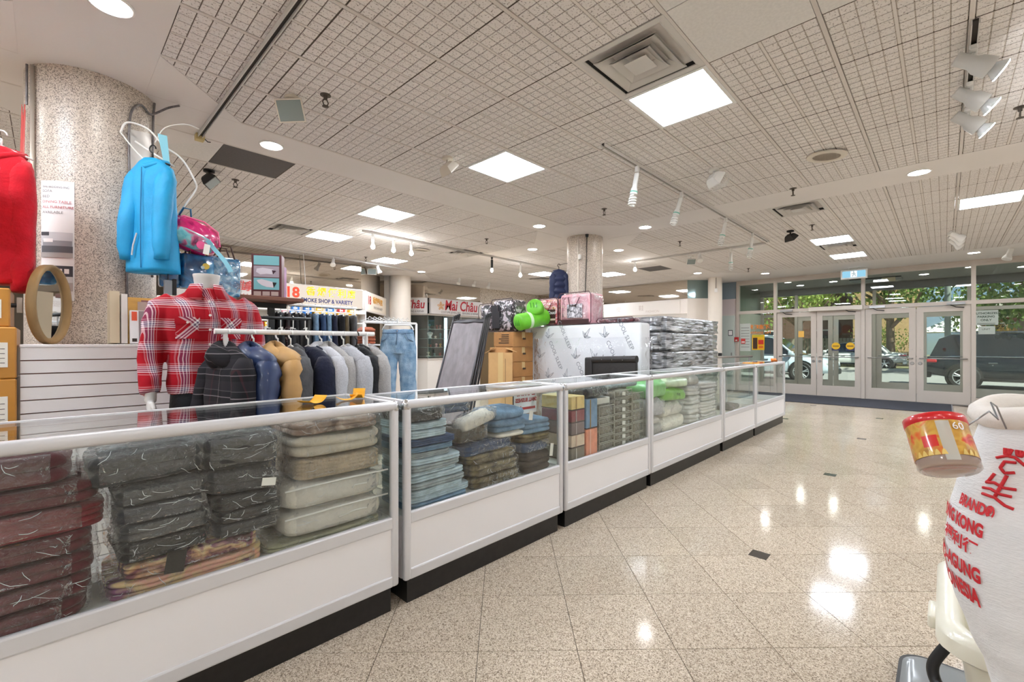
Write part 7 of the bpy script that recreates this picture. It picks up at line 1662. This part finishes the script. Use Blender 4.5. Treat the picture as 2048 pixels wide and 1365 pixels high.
# ================================================================ OUTSIDE: street, cars, trees, houses
struct('ground_outside', MB().box(15.66, 80, -60, 60, -.4, -.06), mat('verge_earth', (150,136,104), .9, ns=1.5, c2=(104,112,70)))
struct('sidewalk', MB().box(15.66, 18.2, -60, 60, -.3, -.03), mat('concrete_walk', (206,200,190), .85, ns=3, na=.06))
struct('road', MB().box(18.2, 29.5, -60, 60, -.3, -.05), mat('asphalt', (150,148,146), .85, ns=20, na=.1))
struct('kerb', MB().box(29.5, 29.8, -60, 60, -.3, .06), mat('kerb_concrete', (206,200,190), .85))
TYRE = mat('tyre_rubber', (30,30,32), .7); RIMM = mat('alloy_rim', (206,208,212), .3, .7); CARGL = mat('car_glass', (28,34,40), .06, coat=.8); TRIMB = mat('car_trim_black', (26,26,28), .5)
def car(label, X, Y, rz, paint, L_=4.6, Wd=1.84, H=1.66, suv=True, z=-.05):
    """local x forward; rear at -L/2"""
    t = thing('parked_car', label, 'car', (X,Y,z), rz); h = L_/2; w = Wd/2
    bt = .97 if suv else .90; cl = .24
    st = [(-h,.52,bt-.22,.80),(-h+.06,.42,bt-.04,.90),(-h+.5,cl+.1,bt+.02,.985),(-h*.4,cl,bt,1.0),(0,cl,bt-.01,1.0),(h*.35,cl,bt-.02,.995),(h*.62,cl+.02,bt-.06,.98),(h-.35,cl+.06,bt-.14,.95),(h-.08,.34,bt-.24,.88),(h,.42,bt-.36,.78)]
    rings = []
    for x, zb, zt, k in st:
        ww = w*k; rings.append([Vector((x,y,zz)) for y, zz in [(-ww*.90,zb),(-ww,zb+.12),(-ww*1.0,(zb+zt)/2),(-ww*.97,zt-.05),(-ww*.88,zt),(0,zt+.02),(ww*.88,zt),(ww*.97,zt-.05),(ww*1.0,(zb+zt)/2),(ww,zb+.12),(ww*.90,zb),(0,zb-.02)]])
    bo = MB().loft(rings).build('body', paint, t, 55, local=True)
    if suv: gs = [(-h+.10,bt-.03,.80,.06),(-h+.32,H-.17,.72,.0),(-h+.62,H-.04,.70,0),(-.5,H-.02,.70,0),(.25,H-.05,.70,0),(.55,H-.12,.71,0),(1.25,bt-.04,.82,0)]
    else: gs = [(-h+.75,bt-.02,.80,0),(-h+1.25,H-.08,.70,0),(-.3,H-.03,.69,0),(.3,H-.05,.69,0),(.55,H-.11,.70,0),(1.3,bt-.05,.82,0)]
    gr = []
    for x, zt, k, _ in gs:
        zt = max(zt, bt-.03); gr.append([Vector((x,-w*.93,bt-.05)),Vector((x,-w*(k if zt > bt+.1 else .93),zt)),Vector((x,w*(k if zt > bt+.1 else .93),zt)),Vector((x,w*.93,bt-.05))])
    MB().loft(gr).build('greenhouse', CARGL, t, False, local=True)
    rf = [g for g in gs if g[1] > H-.2]
    MB().loft([[Vector((x,-w*k*1.02,zt-.07)),Vector((x,-w*k*.98,zt+.012)),Vector((x,0,zt+.03)),Vector((x,w*k*.98,zt+.012)),Vector((x,w*k*1.02,zt-.07))] for x, zt, k, _ in rf], False, False, False).build('roof_panel', paint, t, False, local=True)
    for sg in (-1,1):
        top = lambda x: H-.06
        for xa, xb, r in ([(-h+.95,-h+.72,.075),(-.12,-.12,.045),(1.18,.45,.04)] if suv else [(-h+.75,-h+1.2,.07),(-.1,-.1,.04),(1.2,.48,.04)]):
            MB().tube([(xa,sg*w*.95,bt-.03),(xb,sg*w*.735,H-.09)], [r,r*.9], 6).build('pillar', paint if abs(xa+.12) > .1 and abs(xa+.1) > .05 else TRIMB, t, True, local=True)
        MB().tube([(-h+.55,sg*w*.965,bt+.0),(.2,sg*w*.965,bt+.0),(1.25,sg*w*.95,bt-.03)], .022, 6).build('belt_trim', CHROME, t, True, local=True)
        MB().tube([(-h+.7,sg*w*.99,cl+.05),(h-.8,sg*w*.99,cl+.05)], .05, 6).build('sill_trim', TRIMB, t, True, local=True)
        if suv: MB().tube([(-h+.6,sg*w*.62,H+.03),(-.3,sg*w*.64,H+.04),(.4,sg*w*.64,H+.0)], .018, 6).build('roof_rail', CHROME, t, True, local=True)
        for x in (-.12, 1.0, -h+1.0): MB().box(x-.004,x+.004,sg*w*1.0-.003,sg*w*1.0+.003,cl+.12,bt-.06).build('door_seam', TRIMB, t, local=True)
        for x in (-.85,.25): MB().rbox(x-.09,x+.09,sg*w*1.0-.015,sg*w*1.0+.015,bt-.20,bt-.17,.008,1).build('door_handle', CHROME if suv else paint, t, local=True)
        MB().rbox(1.0,1.16,sg*(w+.08)-.08,sg*(w+.08)+.08,bt-.02,bt+.12,.03,2).build('wing_mirror', paint, t, True, local=True)
        MB().rbox(-h-.01,-h+.28,sg*w*.80-.14,sg*w*.80+.14,bt-.20,bt-.10,.03,2).build('tail_light', mat('tail_red', (170,24,30), .25, coat=.6), t, True, local=True)
        MB().rbox(h-.38,h-.02,sg*w*.74-.14,sg*w*.74+.14,bt-.38,bt-.26,.03,2).build('head_light', mat('lamp_clear', (214,218,222), .12, coat=.8), t, True, local=True)
        for x in (-h+.86, h-.92):
            R_ = .355 if suv else .325; Mw = Matrix.Rotation(PI/2,3,'X')
            MB().lathe([(R_+.06,-.02),(R_+.06,.012)], (x,sg*w*1.0,R_), 26, Mw).build('wheel_arch', TRIMB, t, local=True)
            wl = MB().lathe([(R_*.70,-.10),(R_-.03,-.11),(R_,-.07),(R_,.05),(R_-.03,.08),(R_*.70,.075)], (x,sg*w*.97,R_), 28, Mw, False, False).build('wheel', TYRE, t, 45, local=True)
            mb = MB(); yw = sg*(w*.97+.055)
            mb.lathe([(R_*.70,-.02),(R_*.70,.02),(R_*.64,.02),(R_*.64,-.02)], (x,yw,R_), 26, Mw, False, False); mb.lathe([(.07,-.02),(.06,.02),(.001,.02)], (x,yw,R_), 14, Mw)
            for q in range(5):
                for dq in (-.16,.16):
                    a = 2*PI*q/5+.3; mb.tube([(x+.05*math.cos(a),yw,R_+.05*math.sin(a)),(x+R_*.66*math.cos(a+dq),yw,R_+R_*.66*math.sin(a+dq))], .018, 6)
            mb.build('rim_spokes', RIMM, t, local=True)
            MB().lathe([(R_*.64,-.005),(.001,-.005)], (x,sg*(w*.97+.02),R_), 20, Mw).build('brake_void', TRIMB, t, local=True)
    MB().rbox(-h-.03,-h+.15,-w*.86,w*.86,.30,.50,.04,2).build('rear_bumper', TRIMB if suv else paint, t, local=True); MB().rbox(h-.12,h+.03,-w*.8,w*.8,.25,.45,.04,2).build('front_bumper', TRIMB, t, local=True)
    MB().rbox(-h-.045,-h-.02,-.26,.26,.62,.74,.005,1).build('number_plate', PAPER, t, local=True)
    return t
car('black suv parked at the kerb right outside the doors', 19.92, -1.86, -PI/2, mat('black_car_paint', (10,22,32), .2, spec=.3, coat=.25), 4.62)
car('pale blue suv parked outside, its front wheel behind the doors', 19.5, 5.05, -PI/2, mat('pale_blue_car_paint', (196,212,226), .15, coat=.8), 4.6)
car('white sedan parked across the street', 31.2, 3.75, PI/2, mat('white_car_paint', (232,232,230), .18, coat=.7), 4.7, 1.8, 1.45, False)
car('blue car behind the pale blue suv across the road', 27.5, 10.5, PI/2, mat('blue_car_paint', (56,84,140), .2, coat=.7), 4.4, 1.8, 1.5, False)
# fence of boards, each its own
t = thing('board_fence', 'weathered grey board fence across the street', 'fence', (34.6,9,-.06))
FB = mat('weathered_board', (172,160,142), .9, ns=4, na=.15, stretch=(1,1,.2)); bmz = MB().box(-.012,.012,-.075,.075,0,1.75).mesh('board'); bmz.materials.append(FB)
for k in range(60): piece('board', bmz, t, (0, -5.6+.185*k, .0))
for z in (.3,1.4): MB().box(34.61,34.66,3.35,14.4,z,z+.09).build('rail', FB, t)
# house with a brown brick gable
BRK = mat('brown_brick', (112,84,70), .85, ns=6, na=.12); BRKL = mat('tan_brick', (196,160,116), .85, ns=6, na=.1); ROOF = mat('shingle_roof', (120,110,104), .9, ns=8, na=.15)
t = thing('house', 'brown brick house with a steep gable behind the board fence', 'house', (40,9,-.06))
MB().prism([(3.8,0),(13.5,0),(13.5,3.4),(8.6,8.2),(3.8,3.4)], 0, 40, 47).build('gable_wall', BRK, t)
for sg, a, b in ((-1,(3.3,2.95),(8.6,8.25)),(1,(13.9,2.95),(8.6,8.25))): MB().prism([a,b,(b[0],b[1]+.25),(a[0],a[1]+.25)], 0, 39.6, 47.4).build('roof_slope', ROOF, t)
MB().box(39.0,40.0,1.2,4.6,0,6.6).build('side_wing', BRKL, t)
for y, z in ((6.4,1.1),(10,1.1),(8.2,4.2)):
    w_ = MB().box(39.93,40.0,y-.6,y+.6,z,z+1.3).build('window_frame', WHITE, t); MB().box(39.91,39.935,y-.5,y+.5,z+.1,z+1.2).build('pane', CARGL, w_)
t = thing('apartment_block', 'low brick block with white fascia and a row of windows', 'building', (42,-10,-.06))
MB().box(42,50,-22,-1.5,0,3.0).build('wall', mat('red_brown_brick', (128,88,68), .85, ns=5, na=.1), t); MB().box(41.5,50.5,-22.5,-1.2,3.0,4.1).build('fascia', mat('fascia_pale', (222,216,206), .7), t)
for k in range(8):
    y = -2.8-2.4*k; w_ = MB().box(41.93,42,y-.9,y+.9,1.5,2.7).build('window_frame', WHITE, t)
    for s in (-.45,.45): MB().box(41.90,41.935,y+s-.38,y+s+.38,1.6,2.6).build('pane', CARGL, w_)
t = thing('garden_tent', 'white peaked garden tent roof across the street', 'tent', (37,-.4,-.06))
MB().loft([[Vector((37+a*1.5,-.4+b*1.6,2.0)) for a, b in ((-1,-1),(1,-1),(1,1),(-1,1))],[Vector((37+a*.05,-.4+b*.05,2.9)) for a, b in ((-1,-1),(1,-1),(1,1),(-1,1))]]).build('canopy', PAPER, t)
for a, b in ((-1,-1),(1,-1),(1,1),(-1,1)): MB().tube([(37+a*1.4,-.4+b*1.5,-.06),(37+a*1.4,-.4+b*1.5,2.0)], .03, 6).build('pole', STEEL, t)
# utility pole
t = thing('utility_pole', 'green grey lamp pole across the street', 'pole', (28.6,-.1,-.06)); MB().tube([(28.6,-.1,-.06),(28.6,-.1,8)], .11, 10).build('shaft', mat('pole_grey', (128,136,130), .6), t, True); MB().tube([(28.6,-.1,7.8),(27.2,-.1,8.1)], .05, 6).build('arm', mat('pole_grey', (128,136,130), .6), t, True)
# trees
BARK = mat('bark', (134,110,88), .9, ns=8, na=.2, stretch=(1,1,.2))
def leafmat(name, a, b):
    m, nt, bs = _nt(name); oi = nt.nodes.new('ShaderNodeNewGeometry'); n = nt.nodes.new('ShaderNodeTexNoise'); n.inputs['Scale'].default_value = 1.3; nt.links.new(oi.outputs['Position'], n.inputs['Vector'])
    r = nt.nodes.new('ShaderNodeValToRGB'); nt.links.new(n.outputs['Fac'], r.inputs[0]); r.color_ramp.elements[0].position = .35; r.color_ramp.elements[1].position = .65; r.color_ramp.elements[0].color = rgb(a); r.color_ramp.elements[1].color = rgb(b)
    nt.links.new(r.outputs[0], bs.inputs['Base Color']); bs.inputs['Roughness'].default_value = .6; bs.inputs['Subsurface Weight'].default_value = 0
    tr = nt.nodes.new('ShaderNodeBsdfTranslucent'); nt.links.new(r.outputs[0], tr.inputs[0]); mx = nt.nodes.new('ShaderNodeMixShader'); mx.inputs[0].default_value = .4
    nt.links.new(bs.outputs[0], mx.inputs[1]); nt.links.new(tr.outputs[0], mx.inputs[2]); nt.links.new(mx.outputs[0], nt.nodes['Material Output'].inputs[0]); return m
LF1 = leafmat('leaf_green', (72,106,44), (150,176,84)); LF2 = leafmat('leaf_yellow_green', (110,140,56), (196,206,110)); LF3 = leafmat('leaf_orange_green', (150,120,50), (206,170,90))
def tree(label, x, y, h, cr, cz, m, n=2600, seed=0, trunk=.16, fork=True, name='street_tree', ls=.19):
    rnd = random.Random(seed); t = thing(name, label, 'tree', (x,y,-.06))
    mb = MB()
    if trunk:
        mb.tube([(x,y,-.06),(x+.1,y+.05,h*.3),(x-.1,y,h*.55),(x,y+.1,h*.8)], [trunk,trunk*.8,trunk*.6,trunk*.3], 8)
        for k in range(6 if fork else 0):
            a = rnd.uniform(0,2*PI); z0 = h*rnd.uniform(.25,.5); mb.tube([(x,y,z0),(x+.5*cr*math.cos(a)*.6,y+.5*cr*math.sin(a),z0+h*.14),(x+cr*.8*math.cos(a),y+cr*.8*math.sin(a),z0+h*.32)], [trunk*.45,trunk*.3,trunk*.12], 6)
        mb.build('trunk', BARK, t, True)
    lb = MB(); cl = [(rnd.gauss(0,.42),rnd.gauss(0,.42),rnd.uniform(-.75,.8)) for _ in range(26)]
    for k in range(n):
        c = rnd.choice(cl); p = Vector((x+cr*(c[0]+rnd.gauss(0,.17)), y+cr*(c[1]+rnd.gauss(0,.17)), cz+(h-cz)*.9*(c[2]*.6+rnd.gauss(0,.13))))
        q = Euler((rnd.uniform(0,6.3),rnd.uniform(0,6.3),rnd.uniform(0,6.3))).to_matrix(); s = ls*rnd.uniform(.7,1.5)
        lb.add([p+q @ Vector(v) for v in ((-s*.5,0,0),(0,-s*.35,.0),(s*.6,0,.02),(0,s*.35,.0))], [(0,1,2,3)])
    o = lb.build('crown', m, t, fix=False); return t
tree('tall leafy tree outside past the black suv', 30.5,-2.6,9.5,3.6,4.8,LF1,5200,1,.22)
tree('bright green tree behind the entrance transom', 27.5,-6.0,9,3.6,4.9,LF2,5200,2,.2)
tree('tree with a forked trunk behind the white sedan', 33.5,2.2,8.5,2.9,4.9,LF1,3600,3,.24)
tree('twiggy tree before the brown brick house', 33.0,6.6,8.5,2.8,5.0,LF2,2600,4,.2)
tree('sunlit tree near the corner of the glazing', 30.5,11.0,9,3.4,4.6,LF1,4200,5,.2)
tree('orange tinged bush beside the garden tent', 33.5,-2.7,3.1,1.7,1.4,LF3,2200,6,0,False,'bush',.10)
tree('yellow green bush behind the sedan', 36.2,3.1,3.2,1.5,1.3,LF2,1800,7,0,False,'bush',.10)
tree('wide shady tree over the brick block', 34.5,-8.0,9.5,4.2,5.0,LF1,4800,8,.28)
tree('dense tree far along the street', 30,-13,10,4.5,4.8,LF1,3200,9,.2)
